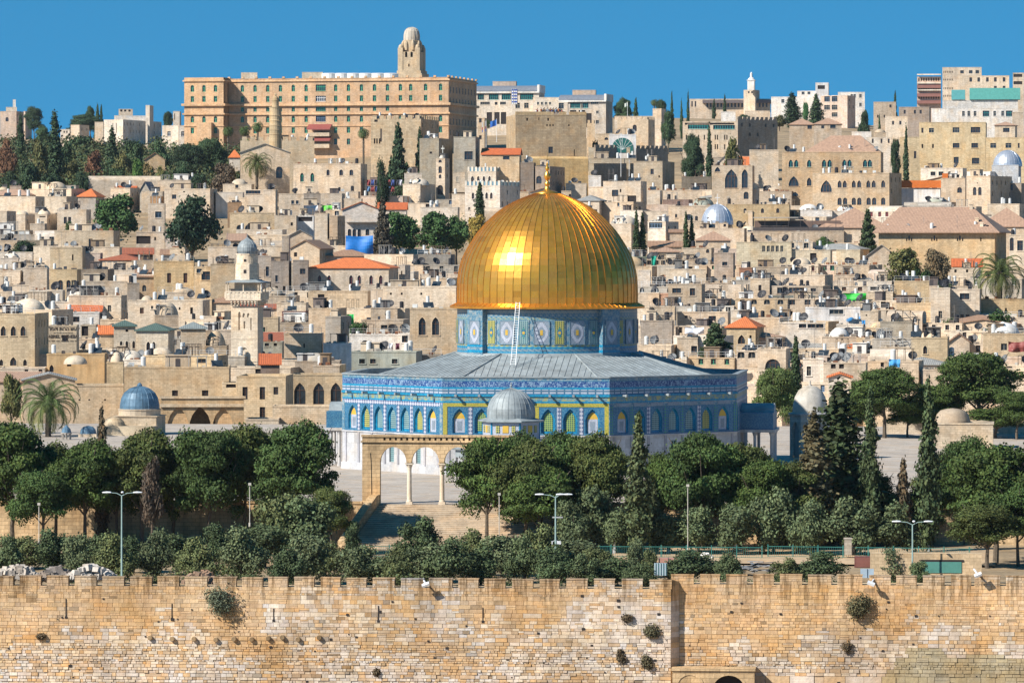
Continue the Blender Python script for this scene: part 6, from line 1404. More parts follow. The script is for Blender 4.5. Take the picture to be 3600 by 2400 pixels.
    h(780, 1125, 185, 440, 20, 'flat', 'sand', (('r', 300, 8, 40, [965]),), 'sandy cube house with a white boiler on top', Y=850)
    h(570, 780, 265, 400, 0, 'flat', 'ggrey', (('w', 290, 40, 30, [622]), ('r', 290, 30, 26, [700])), 'grey green flat house right of the minaret shaft', Y=860)
    h(560, 740, 40, 270, 0, 'flat', (.60,.46,.28), (('w', 125, 34, 60, [590], 'g'),), 'golden brick house right of the minaret shaft', Y=885)
    h(740, 1270, 90, 185, 0, 'flat', 'dun', (), 'dun roof terrace crowded with boilers', Y=875)
    h(1380, 1930, 195, 290, 0, 'flat', 'white', (('w', 210, 60, 60, [1890]),), 'white roof terrace with hanging washing', Y=860)
    h(1160, 1300, 30, 280, 100, 'flat', (.4,.36,.31), (), 'grey block in shade left of the green sheet', Y=905)  # front gets its shade from the grey colour
    h(1490, 1930, 60, 200, 0, 'flat', 'dun', (('r', 130, 60, 40, [1700]),), 'dun rubble terrace left of the pointed window house', Y=890)
    crop(800, 600, 2.6133)
    h(1675, 2130, 1262, 1830, 0, 'flat', (.63,.47,.28), (('P', 1345, 66, 165, [1788]), ('P', 1345, 66, 165, [1911]), ('P', 1345, 66, 165, [2140]), ('a', 1755, 50, 40, [1870])), 'tan house with tall pointed arch windows touching the gold dome', Y=850, d=12)
    h(745, 1000, 1262, 1500, 95, 'flat', (.60,.46,.32), (), 'tan cube house with a tin roof edge and shaded side', Y=905)
    h(500, 745, 1290, 1400, 0, 'flat', (.20,.1,.09), (), 'dark maroon tin roof house', Y=915)
    h(480, 1000, 1392, 1500, 10, 'flat', 'dun', (), 'dun roof terrace full of black and white tanks', Y=890)
    h(305, 480, 1345, 1500, 0, 'flat', (.58,.45,.28), (('w', 1435, 30, 60, [328], 'g'),), 'brick house corner beside the minaret', Y=893)
    h(740, 1312, 1105, 1260, 0, 'flat', (.60,.46,.31), (('d', 1150, 60, 30, [860]),), 'tan rubble wall under the red roofed convent', Y=935, mat='ashlar')
    h(1315, 1560, 1258, 1400, 0, 'flat', (.60,.48,.35), (('r', 1320, 20, 16, [1455]),), 'tan house with two boilers right of the green sheet', Y=915)
    h(1430, 2130, 1062, 1260, 0, 'flat', 'cream', (('r', 1130, 18, 20, [1500, 1600, 1780]),), 'long low cream terrace left of the gold dome', Y=955)
    h(1790, 2060, 985, 1060, 60, 'flat', 'sand', (), 'sandy low block close to the gold dome', Y=985)
    h(745, 1480, 890, 1100, 90, 'hip', (.64,.54,.42), (('P', 958, 34, 84, [845, 933, 1135, 1210, 1319, 1408], 'm'),), 'long cream convent with a bright red tiled roof and maroon arched windows', ry=800, rc='orange', Y=975, d=13)
    h(1575, 1630, 865, 1060, 50, 'flat', 'pale', (('r', 940, 12, 40, [1600]),), 'slim pale stair house right of the red roofed convent', Y=985, d=7)
    h(1255, 1745, 768, 870, 0, 'flat', 'cream', (), 'low cream garden wall below the dark green trees', Y=1050, d=2)
    h(1745, 2050, 768, 880, 40, 'flat', (.3,.28,.25), (), 'shaded garden wall near the pointed rock', Y=1048, d=3)  # dark colour paints the shade on this wall
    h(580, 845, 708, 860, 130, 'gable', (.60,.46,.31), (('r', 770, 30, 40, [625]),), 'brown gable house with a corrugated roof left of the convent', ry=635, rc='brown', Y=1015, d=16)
    h(600, 745, 820, 1120, 0, 'flat', (.34,.29,.25), (('r', 900, 50, 50, [690]),), 'deeply shaded house left of the convent', Y=990, d=5)  # deep shade is painted through the wall colour
    h(400, 585, 830, 1120, 0, 'flat', (.36,.31,.27), (('w', 960, 24, 60, [450], 'u'), ('r', 1060, 24, 50, [400, 450, 520])), 'tall shaded tenement right of the near minaret', Y=960, d=6)  # tenement shade is held in the wall colour
    h(270, 400, 780, 1000, 0, 'flat', (.45,.38,.32), (('w', 880, 30, 90, [365], 'u'),), 'shaded stair house beside the minaret dome', Y=950, d=6)  # darker brown colour stands for shade here
    h(500, 575, 600, 1100, 0, 'flat', (.42,.36,.3), (), 'narrow tall party wall right of the minaret', Y=1000, d=4)
    h(270, 520, 690, 800, 0, 'flat', 'cream', (), 'cream wall under a rusty pergola right of the minaret dome', Y=1010)
    h(20, 430, 385, 560, 0, 'flat', (.62,.48,.30), (('a', 498, 60, 50, [112, 190]), ('a', 520, 30, 40, [10]), ('r', 500, 24, 30, [255, 287, 380])), 'golden house with low dark arches in the middle left', Y=1180)
    h(160, 440, 175, 400, 20, 'flat', 'cream', (('w', 196, 135, 36, [235]), ('a', 330, 32, 60, [285]), ('r', 330, 20, 50, [240])), 'cream house with a long white window and green stair', Y=1265)
    h(0, 130, 290, 390, 0, 'flat', (.30,.2,.12), (), 'brown vine covered pergola wall', Y=1240, d=3)
    h(470, 700, 210, 420, 0, 'flat', 'cream', (('w', 290, 26, 34, [598, 640], 'u'),), 'cream house with two small windows left of the white tarpaulin', Y=1255)
    h(695, 855, 208, 310, 0, 'flat', (.34,.32,.3), (), 'bluish grey shaded roof hall', Y=1262, d=5)  # shade on the hall is in its grey colour
    h(855, 1050, 208, 330, 30, 'flat', 'cream', (), 'cream roof parapet between boilers', Y=1270)
    h(430, 640, 410, 560, 0, 'flat', 'cream', (('r', 490, 20, 30, [590]),), 'cream house with scaffolding in the middle left', Y=1170)
    h(640, 790, 415, 540, 20, 'flat', 'paint', (('d', 445, 130, 40, [715]),), 'white framed balcony box below the white tarpaulin', Y=1150, d=6, mat='plaster')
    h(800, 935, 390, 700, 0, 'flat', 'cream', (), 'cream flank wall covered by dark ivy', Y=1130)
    h(935, 1010, 412, 700, 70, 'flat', (.52,.38,.25), (), 'tall narrow brown house end beside the white gable house', Y=1120, d=14)
    h(80, 540, 540, 600, 0, 'flat', 'pale', (('w', 560, 100, 40, [130, 390]),), 'pale roof terrace with white railings above the pergola', Y=1100)
    h(0, 170, 640, 700, 0, 'shed', 'dun', (), 'rusty sloped roof left of the minaret dome', ry=575, rc='pinkish', Y=1090, d=8)
    h(550, 780, 600, 700, 0, 'gable', 'dun', (), 'small dun gable under the rusty pergola', ry=540, rc='grey', Y=1060, d=8)
    # white gable house with balcony
    A = h(1055, 1400, 352, 640, 0, 'gable', (.62,.56,.50), (('P', 345, 34, 68, [1133]), ('P', 345, 42, 112, [1257]), ('A', 535, 32, 70, [1120, 1165, 1210]), ('A', 535, 36, 60, [1285])), 'whitish gabled house with arched windows and a long balcony', ry=284, rc='red', Y=1120, d=18)
    root, w, d, H = A; z0 = CH-(cy(468)-HZ)/FPX*root.location.y-root.location.z; g = MB(); g.box(-w/2+w*.1, w/2, -1.3, 0, z0-.2, z0)
    for i in range(26): x = -w/2+w*.1 + w*.9*i/25; g.box(x-.02, x+.02, -1.3, -1.26, z0, z0+1.1)
    g.box(-w/2+w*.1, w/2, -1.32, -1.25, z0+1.08, z0+1.14); g.build('balcony', M['plaster'], root, color=(.5,.48,.45))
    h(1385, 1640, 350, 420, 10, 'ridge', 'pale', (), 'saw toothed red roof wing of the gabled house', ry=290, rc='red', Y=1135, d=9)
    h(1225, 1610, 232, 310, 60, 'flat', 'pink', (), 'pinkish terrace with glass panels behind the gabled house', Y=1185)
    h(1000, 1240, 255, 330, 0, 'flat', 'cream', (), 'cream wall left of the pinkish glass terrace', Y=1195)
    h(940, 1200, 190, 290, 20, 'flat', 'cream', (('r', 200, 20, 26, [1105]),), 'cream stepped roofs left of the hung washing', Y=1225)
    h(1050, 1215, 75, 130, 0, 'flat', (.28,.20,.13), (), 'dark timber roof room near the hung washing', Y=1300)
    h(1310, 1470, 60, 230, 0, 'flat', (.26,.19,.16), (('r', 120, 40, 40, [1400]),), 'dark recess house behind the hung washing', Y=1240)
    h(1770, 2130, 335, 500, 0, 'flat', 'pale', (('r', 360, 20, 20, [2110]),), 'pale rubble yard right of the dark trees', Y=1180, d=4)
    h(2060, 2190, 215, 330, 0, 'flat', 'cream', (), 'cream roof room with thin poles beside the cypress', Y=1225, d=4)
town_left()

def minaret():
    Y = 838; k = Y/FPX; X = (859-1800)*k; z = lambda y: CH-(y-HZ)*k; B = 0
    t = empty('square_minaret', (X, Y, 0), -.07-R(5), 'tall square stone minaret with a balcony and small lead dome', 'minaret')
    c = (.74,.63,.50); w = 95*k; b = MB()
    facade(b, (-w/2, 0), (1,0), w, -3, z(1078), [(w/2, z(1155), .3, 1.3, 'r'), (w/2-.95, z(1160), .28, 2.9, 'a'), (w/2+1.2, z(1160), .22, 2.2, 'a'), (w/2-.9, z(1115), .45, 1.0, 'p'), (w/2-.1, z(1115), .45, .8, 'p'), (w/2+.7, z(1115), .45, .8, 'p'), (w/2, z(1300), .25, 1.2, 'r'), (w/2, z(1244), 1.15, 1.15, 'a')], 0, .25)
    b.box(-w/2, w/2, 0, w, -3, z(1078), 0, 'f'); b.box(-w/2+.3, w/2-.3, .24, .26, 0, z(1090)); b.box(-w/2-.06, w/2+.06, -.06, w+.06, z(1192), z(1188)); b.build('shaft', M['stone'], t, color=c)
    b = MB(); n = 8
    for s in range(4):
        for i in range(n):
            a = -w/2-.1 + (w+.2)*(i+.5)/n; hh = z(1056)
            for j in range(3):
                e = .25+.3*j; zz = z(1076) + j*.33
                if s == 0: b.box(a-.16, a+.16, -e, 0, zz, zz+.33)
                if s == 1: b.box(w/2, w/2+e, a+w/2-.16, a+w/2+.16, zz, zz+.33)
    ww = w/2+.8
    b.box(-ww, ww, -1.0, w+1.0, z(1055), z(1049))
    b.build('corbels', M['stone'], t, color=c)
    b = MB()
    for i in range(10):
        a = -ww + 2*ww*i/9; b.box(a-.2, a+.2, -1.0, -.85, z(1049), z(1026)); b.box(ww-.15, ww, -1+(w+2)*i/9-.2, -1+(w+2)*i/9+.2, z(1049), z(1026))
    b.box(-ww, ww, -.97, -.9, z(1049), z(1030)); b.box(ww-.1, ww-.03, -1, w+1, z(1049), z(1030)); b.box(-ww-.03, ww+.03, -1.03, -.85, z(1027), z(1023))
    for a in (-ww+.1, -ww+.5, 0, ww-.5, ww-.1): b.box(a-.08, a+.08, -.95, -.8, z(1026), z(992))
    for a in (.5, 1.6): b.box(ww-.25, ww-.1, a*w/2-.08, a*w/2+.08, z(1026), z(992))
    b.build('balcony', M['stone'], t, color=c)
    b = MB(); b.faces([(-ww-.2,-1.3,z(993)),(ww+.2,-1.3,z(993)),(ww+.2,w+1.3,z(993)),(-ww-.2,w+1.3,z(993)),(-1.9,w/2-1.9,z(983)),(1.9,w/2-1.9,z(983)),(1.9,w/2+1.9,z(983)),(-1.9,w/2+1.9,z(983))], [(0,1,5,4),(1,2,6,5),(2,3,7,6),(3,0,4,7),(0,3,2,1)]); b.build('canopy', M['lead'], t)
    b = MB(); b.box(-w/2+.5, w/2-.5, .5, w-.5, z(1049), z(990)); cy_ = w/2
    b.lathe([(2.15, z(990)), (2.12, z(928)), (1.95, z(927)), (1.9, z(897)), (2.05, z(896)), (2.05, z(892))], 8, 0, cy_, rot=pi/8)
    b.lathe([(1.93, z(926)), (1.9, z(897))], 24, 0, cy_); b.build('upper_shaft', M['stone'], t, color=c)
    b = MB(); b.box(-.22,.22, cy_-2.05, cy_-1.9, z(960), z(948)); b.box(-.2,.2, cy_-1.97, cy_-1.85, z(920), z(911)); b.build('slot', M['void'], t)
    b = MB(); ribbed_dome(b, [(1.6,z(892)),(1.76,z(882)),(1.74,z(870)),(1.5,z(858)),(1.0,z(847)),(.4,z(840)),(.05,z(834))], 16, .035, cy=cy_); b.lathe([(.1,z(838)),(.03,z(822)),(.02,z(812))], 6, 0, cy_); b.build('dome', M['lead'], t)
minaret()

def shrines():
    # blue domed shrine left
    k = 700/FPX; z = lambda y: CH-(y-HZ)*k; X = (491-1800)*k
    t = empty('blue_domed_shrine', (X, 700, 0), R(-8), 'small cream building under a ribbed blue lead dome behind the left pines', 'shrine')
    b = MB(); r = 69*k; ribbed_dome(b, [(r,z(1439)),(r*1.0,z(1425)),(r*.93,z(1400)),(r*.78,z(1380)),(r*.5,z(1365)),(r*.2,z(1358)),(.05,z(1356))], 18, .05); b.lathe([(.35,z(1358)),(.4,z(1352)),(.1,z(1345))], 8); b.build('dome', M['leadblue'], t)
    b = MB(); b.lathe([(r*1.07,z(1462)),(r*1.07,z(1441)),(r*1.1,z(1440)),(r*1.1,z(1437)),(r*.98,z(1436))], 24); b.build('drum', M['plaster'], t, color=PAL['cream'])
    b = MB(); b.box(-r*1.1, r*1.1, -r*1.1, r*1.1, 0, z(1462)); b.box(-r*1.15, r*1.15, -r*1.15, r*1.15, z(1462), z(1459)); b.build('body', M['stone'], t, color=(.6,.5,.38))
    b = MB(); b.box(-r*1.7, r*1.2, -r*2.3, -r*1.1, 0, z(1492)); b.lathe([(40*k,z(1492)),(36*k,z(1478)),(24*k,z(1466)),(.1,z(1460))], 20, -r*.95, -r*1.7); b.build('annex', M['plaster'], t, color=(.56,.46,.33))
    k = 690/FPX; z = lambda y: CH-(y-HZ)*k
    t = empty('little_blue_dome_shrine', ((310-1800)*k, 690, 0), 0, 'tiny square shrine with a low sky blue dome left of the dark cypress', 'shrine')
    b = MB(); r = 29*k; ribbed_dome(b, [(r,z(1524)),(r*.9,z(1510)),(r*.6,z(1500)),(.05,z(1496))], 12, .03); b.build('dome', M['leadblue'], t); b = MB(); b.box(-r*1.1,r*1.1,-r*1.1,r*1.1,0,z(1524)); b.build('body', M['stone'], t, color=(.62,.52,.4))
    t = empty('lantern_pavilion', ((256-1800)*k, 680, 0), 0, 'small open lantern pavilion with thin posts and blue cap beside the left palm', 'pavilion')
    b = MB(); r = 18*k; b.lathe([(r,z(1512)),(r*.8,z(1498)),(.05,z(1484))], 10); b.build('dome', M['leadblue'], t); b = MB()
    for i in range(8): a = pi/4*i; b.cyl(r*.85*cos(a), r*.85*sin(a), .07, z(1553), z(1512), 6)
    b.lathe([(r*1.05,z(1514)),(r*1.05,z(1510))], 8); b.lathe([(0,z(1553)),(r*1.05,z(1553)),(r*1.05,0)], 8); b.build('posts', M['plaster'], t, color=(.5,.45,.4))
    # right shrine in the shade of the great one
    Y = 618; k = Y/FPX; z = lambda y: CH-(y-HZ)*k; X = (2848-1800)*k; r = 62*k
    t = empty('pale_domed_shrine', (X, Y, 0), 0, 'octagonal shrine with a plain pale dome, its body in deep shade at right', 'shrine')
    b = MB(); b.lathe([(r*1.0,z(1452)),(r,z(1440)),(r*.97,z(1420)),(r*.86,z(1394)),(r*.65,z(1371)),(r*.35,z(1358)),(.05,z(1354))], 28); b.lathe([(.3,z(1356)),(.12,z(1350)),(.12,z(1342)),(.02,z(1336))], 8); b.build('dome', M['plaster'], t, color=(.52,.49,.44), smooth=True)
    R8 = r*1.22; 
    for k8 in range(8):
        ph = R(-6.5)+k8*pi/4; n = dirv(ph); u = (-n[1], n[0]); ap_ = R8*cos(pi/8); hw = R8*sin(pi/8); b = MB()
        facade(b, (n[0]*ap_-u[0]*hw, n[1]*ap_-u[1]*hw), u, 2*hw, 0, z(1456), [(hw, .3, hw*1.25, z(1480)-.3, 'p')], 0, .45); b.box(0,0,0,0,0,0)
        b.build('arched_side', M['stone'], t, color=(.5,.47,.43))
    b = MB(); b.lathe([(R8*.8,0),(R8*.8,z(1462))], 8, rot=R(-6.5)-pi/2+pi/8); b.lathe([(R8*1.06,z(1458)),(R8*1.08,z(1452)),(r*.98,z(1448))], 8, rot=R(-6.5)-pi/2+pi/8)
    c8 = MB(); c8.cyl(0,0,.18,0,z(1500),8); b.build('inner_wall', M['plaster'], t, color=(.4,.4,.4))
    # low domed building far right
    Y = 650; k = Y/FPX; z = lambda y: CH-(y-HZ)*k; X = (3385-1800)*k
    t = empty('low_domed_building', (X, Y, 0), R(-6), 'low sandy building with a round brown dome among the right hand trees', 'building')
    b = MB(); w1 = 106*k; facade(b, (-w1, 0), (1,0), 2*w1, 0, z(1492), [(2.0, 0, 1.2, 3.0, 'a'), (4.3, 0, 1.2, 3.0, 'a')], 0, .5); b.box(-w1, w1, 0, 8, 0, z(1492), 0, 'f'); b.box(-w1-.1, w1+.1, -.1, 8.1, z(1492), z(1488)); b.build('wall', M['stone'], t, color=(.6,.5,.38))
    b = MB(); r = 61*k; b.lathe([(r*1.03,z(1490)),(r*1.03,z(1480)),(r,z(1478)),(r*.92,z(1460)),(r*.7,z(1446)),(r*.35,z(1440)),(.05,z(1438))], 26, -w1*.35, 4); b.build('dome', M['plaster'], t, color=(.44,.35,.26), smooth=True)
    b = MB(); b.lathe([(r*.75,z(1490)),(r*.5,z(1484)),(.05,z(1480))], 20, w1*.62, 4); b.build('small_dome', M['plaster'], t, color=(.46,.38,.28), smooth=True)
    # platform edge walls at right
    b = MB(); b.box(0, 34, 0, .8, 0, 1.6); small('platform_parapet', b, M['stone'], ((3105-1800)/FPX*700, 700, 0), R(-3), (.6,.52,.42), 'low pale parapet wall at the back of the sunlit pavement at right', 'wall')
shrines()

# ------------------------------------------------ infill houses where the photograph shows only a jumble of small ones
STOPW = {'the','a','an','of','and','with','in','on','under','below','above','behind','beside','its','by','right','left','to','at','between','one','two','over','hard','from','while','near','close','touching','covered','full','deep','dark','black'}
def short(l, n):
    w = l.split()
    if len(w) > n:
        w = w[:n]
        while w and w[-1].lower() in STOPW: w.pop()
    return ' '.join(w)
USED = {o['label'] for o in bpy.data.objects if o.get('label')}
def unique(label):
    if label in USED: return None
    USED.add(label); return label
KEEP = [(1290,1640,735,900,1143),(1630,1760,640,880,1150),(290,530,670,860,1180),(545,810,660,935,1105),(3010,3085,725,880,1160),(2225,2280,740,900,1143),(2395,2450,745,880,1160),
        (3100,3380,850,1010,1036),(3420,3600,870,1120,960),(855,950,540,650,1390),(1190,1320,1110,1210,895),(1215,1325,826,902,1138),(1250,1325,1104,1140,950), (2435,2570,1120,1300,845)]
def infill():
    rn = random.Random(21); cell = 6; W_, H_ = 600, 400
    cov = np.zeros((H_, W_), bool)
    def mark(a, b, c, d): cov[max(0,int(c/cell)):max(0,int(math.ceil(d/cell))), max(0,int(a/cell)):max(0,int(math.ceil(b/cell)))] = True
    for x0, x1, t, b, Y, l in RECTS: mark(x0, x1, t, b)
    for x0, x1, t, b, Y in KEEP: mark(x0, x1, t, b)
    mark(1206, 2637, 1290, 1700); mark(1607, 2242, 760, 1290); mark(0, 900, 0, 640); mark(0, 3600, 0, 590)
    base = [r for r in RECTS]; cnt = 0
    cols_ = ['cream','sand','tan','pale','dun','cream','pink','sand','grey']
    for Y in [778, 792, 806, 822, 838, 854, 872, 890, 910, 930, 952, 975, 1000, 1025, 1050, 1080, 1110, 1140, 1170, 1200, 1235, 1270, 1305, 1340, 1380]:
        yb = HZ + (CH - zref(Y)) * FPX / Y; k = FPX / Y; px = rn.uniform(-60, 0)
        while px < 3600:
            w = rn.uniform(6, 13) * k; h = rn.uniform(1.6, 4.6) * k; t = yb - h
            for x0, x1, tt, b, YY, l in base + [(a, b_, c, d, e, '') for a, b_, c, d, e in KEEP]:
                if YY > Y - 2 and px < x1 - 4 and px + w > x0 + 4 and t < b - 5 and tt < yb + 200: t = max(t, b - 5)
            if t < yb + 2.2 * k:
                a, b_, c, d = int(max(0,px)/cell), int(min(3599,px+w)/cell), int(t/cell), int((yb+6)/cell)
                blk = cov[max(0,c):d+1, a:b_+1]
                holes = int((~blk).sum()) if blk.size else 0
                if holes > 10 and cnt < 260:
                    # name it by the nearest described house
                    mx, my = px + w/2, t
                    near = sorted((abs((r[0]+r[1])/2-mx) + 1.6*abs(r[2]-my), r) for r in base if 3 < len(r[5].split()) <= 12)[:14]
                    cn = rn.choice(cols_); lb = None
                    for _, r in near:
                        dx, dy = mx - (r[0]+r[1])/2, my - r[2]
                        rel = ('right of' if dx > 0 else 'left of') if abs(dx) > abs(dy) else ('just below' if dy > 0 else 'just above')
                        lb = unique(short('small %s house %s the %s' % (cn if cn != 'dun' else 'brownish', rel, r[5]), 16))
                        if lb: break
                    if lb:
                        nw = rn.choice([0,1,1,2,2,3,4]); ws = []
                        if h/k > 1.7 and nw: 
                            ww = rn.uniform(.7,1.3)*k; ws = [(rn.choice('rrrddwwaGs'), t + rn.uniform(.5,.8)*k, ww, rn.uniform(1.0,1.5)*k, [px + w*(i+.5+rn.uniform(-.15,.15))/nw for i in range(nw)], rn.choice('wsbsugm'))]
                        rs = rn.choice([0, rn.uniform(.06,.2)*w, rn.uniform(.1,.35)*w])
                        rf = rn.choice(['flat']*16 + ['dome','shed','hip','gable','vault'])
                        kw = {}
                        if rf == 'dome': kw = dict(dome=(px+w/2, w*.26, w*.17, cn))
                        if rf in ('shed','hip','gable','vault'): kw = dict(ry=t - rn.uniform(.8,1.6)*k, rc=rn.choice(['brown','brown','grey','rust','pinkish','pinkish']))
                        house(px, px+w, t, yb, rs, rf, cn, ws, lb, Y=Y + rn.uniform(-4,4), d=rn.uniform(6,10), raw=True, side=rs > 0, group=None, mat=rn.choice(['stone','stone','stone','plaster','ashlar']), **kw)
                        mark(px, px + w + rs, t, yb + 3*k); cnt += 1
            px += w * rn.uniform(.8, 1.05)
    print('infill', cnt, 'uncovered', int((~cov[100:230]).sum()))
infill()

# ------------------------------------------------ roof clutter
def clutter():
    rn = random.Random(5)
    g = MB(); g.cyl(0,0,.5,.15,1.5,12); g.lathe([(.5,1.5),(.2,1.62),(.0,1.64)], 12); g.box(-.4,-.3,-.4,-.3,-.4,.15); g.box(.3,.4,-.4,-.3,-.4,.15); g.box(-.4,-.3,.3,.4,-.4,.15); g.box(.3,.4,.3,.4,-.4,.15)
    tank = g.build('water_tank', M['paint'], mesh_only=True)
    g = MB(); g.box(-.95,.95,-.6,.5,.1,.16); g.v = [(x, y, z + (y+.6)*.85) for x, y, z in g.v]; n0 = len(g.v); panel = g.build('solar_panel', M['glass'], mesh_only=True)
    g = MB(); g.cyl(0,.75,.32,.9,2.2,12); g.tube((-.8,.5,-.3),(-.8,.55,1.1),.04,4); g.tube((.8,.5,-.3),(.8,.55,1.1),.04,4); g.tube((-.8,.5,1),(0,.7,.95),.04,4); boil = g.build('boiler', M['paint'], mesh_only=True)
    g = MB(); pts = [(r, -.28*(1-(r/.75)**2)) for r in (0,.25,.5,.68,.75)]; g.lathe(pts, 16); g.tube((0,0,-.25),(0,0,.55),.025,4); g.tube((.7,0,0),(0,0,.5),.02,4)
    dish = g.build('reflector', M['paint'], mesh_only=True); g = MB(); g.tube((0,0,-.4),(0,0,.9),.05,5); mast = g.build('mast', M['paint'], mesh_only=True)
    g = MB(); g.box(-.45,.45,-.18,.18,.1,.75,0); g.lathe([(0,0),(.24,0)], 12); ac = g.build('air_conditioner', M['paint'], mesh_only=True)
    g = MB(); g.tube((0,0,-.4),(0,0,3.6),.035,5)
    for i, z in enumerate((2.2,2.6,3.0,3.4)): g.tube((-.5+.06*i,0,z),(.5-.06*i,0,z),.02,4)
    ant = g.build('antenna', M['paint'], mesh_only=True)
    cnt = dict(t=0,b=0,s=0,d=0,a=0,n=0)
    for root, w, d, z, Y, lbl, X0, X1, T in ROOFS:
        if Y > 1460 or T > 1290 or w < 2.5: continue
        if X0 > 1600 and X1 < 2245 and T > 800: continue
        big = Y < 1100
        n = min(9, int(w * rn.uniform(.22, .52) + rn.random()))
        if z < 0: continue
        for i in range(n):
            x = rn.uniform(-w/2+.7, w/2-.7); y = rn.uniform(.9, max(1.0, min(d-1, 3.5)))
            p = root.matrix_basis @ Vector((x, y, z + .4)); rz = root.rotation_euler.z + rn.uniform(-.3,.3); q = rn.random(); s = rn.uniform(.85, 1.25)
            lb = short(lbl, 10); 
            if q < .24 and cnt['t'] < 200:
                cnt['t'] += 1; o = inst('water_tank', tank, None, p, rz, (.62,.62,.60)); o.scale = (s*.74,s*.74,s*.95); tag(o, 'white water tank on the ' + lb, 'tank', 'white tanks on the ' + lb)
            elif q < .36 and cnt['b'] < 120:
                cnt['b'] += 1; o = inst('water_tank', tank, None, p, rz, (.02,.02,.025)); o.scale = (s*.8,s*.8,s*.85); tag(o, 'black water tank on the ' + lb, 'tank', 'black tanks on the ' + lb)
            elif q < .50 and cnt['s'] < 110:
                cnt['s'] += 1; e = empty('solar_heater', p, rz, 'solar water heater on the ' + lb, 'solar heater', 'solar heaters on the ' + lb); inst('solar_panel', panel, e); inst('boiler', boil, e, color=(.66,.66,.64))
            elif q < .76 and cnt['d'] < 240:
                cnt['d'] += 1; cc, nm = rn.choice([((.03,.03,.035),'black'),((.16,.17,.18),'grey'),((.03,.03,.035),'black'),((.03,.03,.035),'black')])
                e = empty('satellite_dish', p, 0, nm + ' satellite dish on the ' + lb, 'dish', nm + ' dishes on the ' + lb)
                o = inst('reflector', dish, e, (0,0,1.0), color=cc); o.rotation_euler = (R(rn.uniform(48,66)), 0, R(rn.uniform(-70,40))); o.scale = (s*1.15,)*3; inst('mast', mast, e, color=(.2,.2,.2))
            elif q < .88 and cnt['a'] < 120:
                cnt['a'] += 1; tag(inst('air_conditioner', ac, None, p, rz, (.6,.6,.58)), 'white air conditioner box on the ' + lb, 'air conditioner', 'air conditioners on the ' + lb)
            elif cnt['n'] < 110:
                cnt['n'] += 1; tag(inst('antenna', ant, None, p, rz, (.25,.22,.2)), 'thin metal antenna mast on the ' + lb, 'antenna', 'antennas on the ' + lb)
        if w > 4 and rn.random() < .4:      # timber or steel pergola, junk and low dividing walls of the roof itself
            a = rn.uniform(-w/2+.3, w/2-3.2); L = rn.uniform(1.8, 3.2); hh = rn.uniform(1.7, 2.5); g = MB(); D = max(1.2, min(d-.6, 3))
            for x in (a, a+L/2, a+L):
                for y in (.5, D): g.box(x-.05, x+.05, y-.05, y+.05, z, z+hh)
                g.box(x-.04, x+.04, .3, D+.2, z+hh, z+hh+.09)
            for i in range(6): g.box(a-.2, a+L+.2, .4+(D-.5)*i/5-.04, .4+(D-.5)*i/5+.04, z+hh+.09, z+hh+.15)
            g.build('pergola', M['paint'], root, color=rn.choice([(.10,.07,.05),(.2,.15,.1),(.35,.34,.32)]))
        if w > 3 and rn.random() < .55:
            g = MB()
            for i in range(rn.randint(2, 6)): x = rn.uniform(-w/2+.5, w/2-.5); s_ = rn.uniform(.15,.5); g.box(x-s_, x+s_, .4, 1.2, z, z+rn.uniform(.5,1.1))
            tag(g.build('roof_junk', M['plaster'], root, color=rn.choice([(.12,.10,.09),(.3,.26,.22),(.05,.06,.08),(.5,.47,.42),(.25,.12,.07)])), kind='stuff')
        # thin rails and screens of the roof itself
        if rn.random() < .28 and big:
            g = MB(); m = int(w/1.5)
            for i in range(m+1): g.box(-w/2 + w*i/m-.03, -w/2 + w*i/m+.03, .1, .16, z, z+1.5)
            g.box(-w/2, w/2, .1, .15, z+1.45, z+1.5); g.box(-w/2, w/2, .1, .15, z+1.0, z+1.04)
            g.build('railing', M['paint'], root, color=rn.choice([(.5,.5,.48),(.2,.17,.14),(.55,.55,.55)]))
        if rn.random() < .42:
            a = rn.uniform(-w/2+.3, 0); b = a + rn.uniform(1.5, w*.4); hh = rn.uniform(1.6, 2.4)
            g = MB(); g.box(a, b, 1.2, min(d-.5, 4), z, z+hh); g.box(a-.15, b+.15, 1.0, min(d-.4, 4.2), z+hh, z+hh+.12); g.build('roof_room', M['plaster'], root, color=rn.choice([PAL['cream'], PAL['white'], PAL['dun'], (.3,.22,.15), (.16,.13,.12), (.2,.2,.2)]))
            if b-a > 1.6: g = MB(); g.box((a+b)/2-.4, (a+b)/2+.4, 1.17, 1.21, z+.3, z+1.8); g.build('door', M['paint'], root, color=(.06,.05,.05))
    print('clutter', cnt)
clutter()

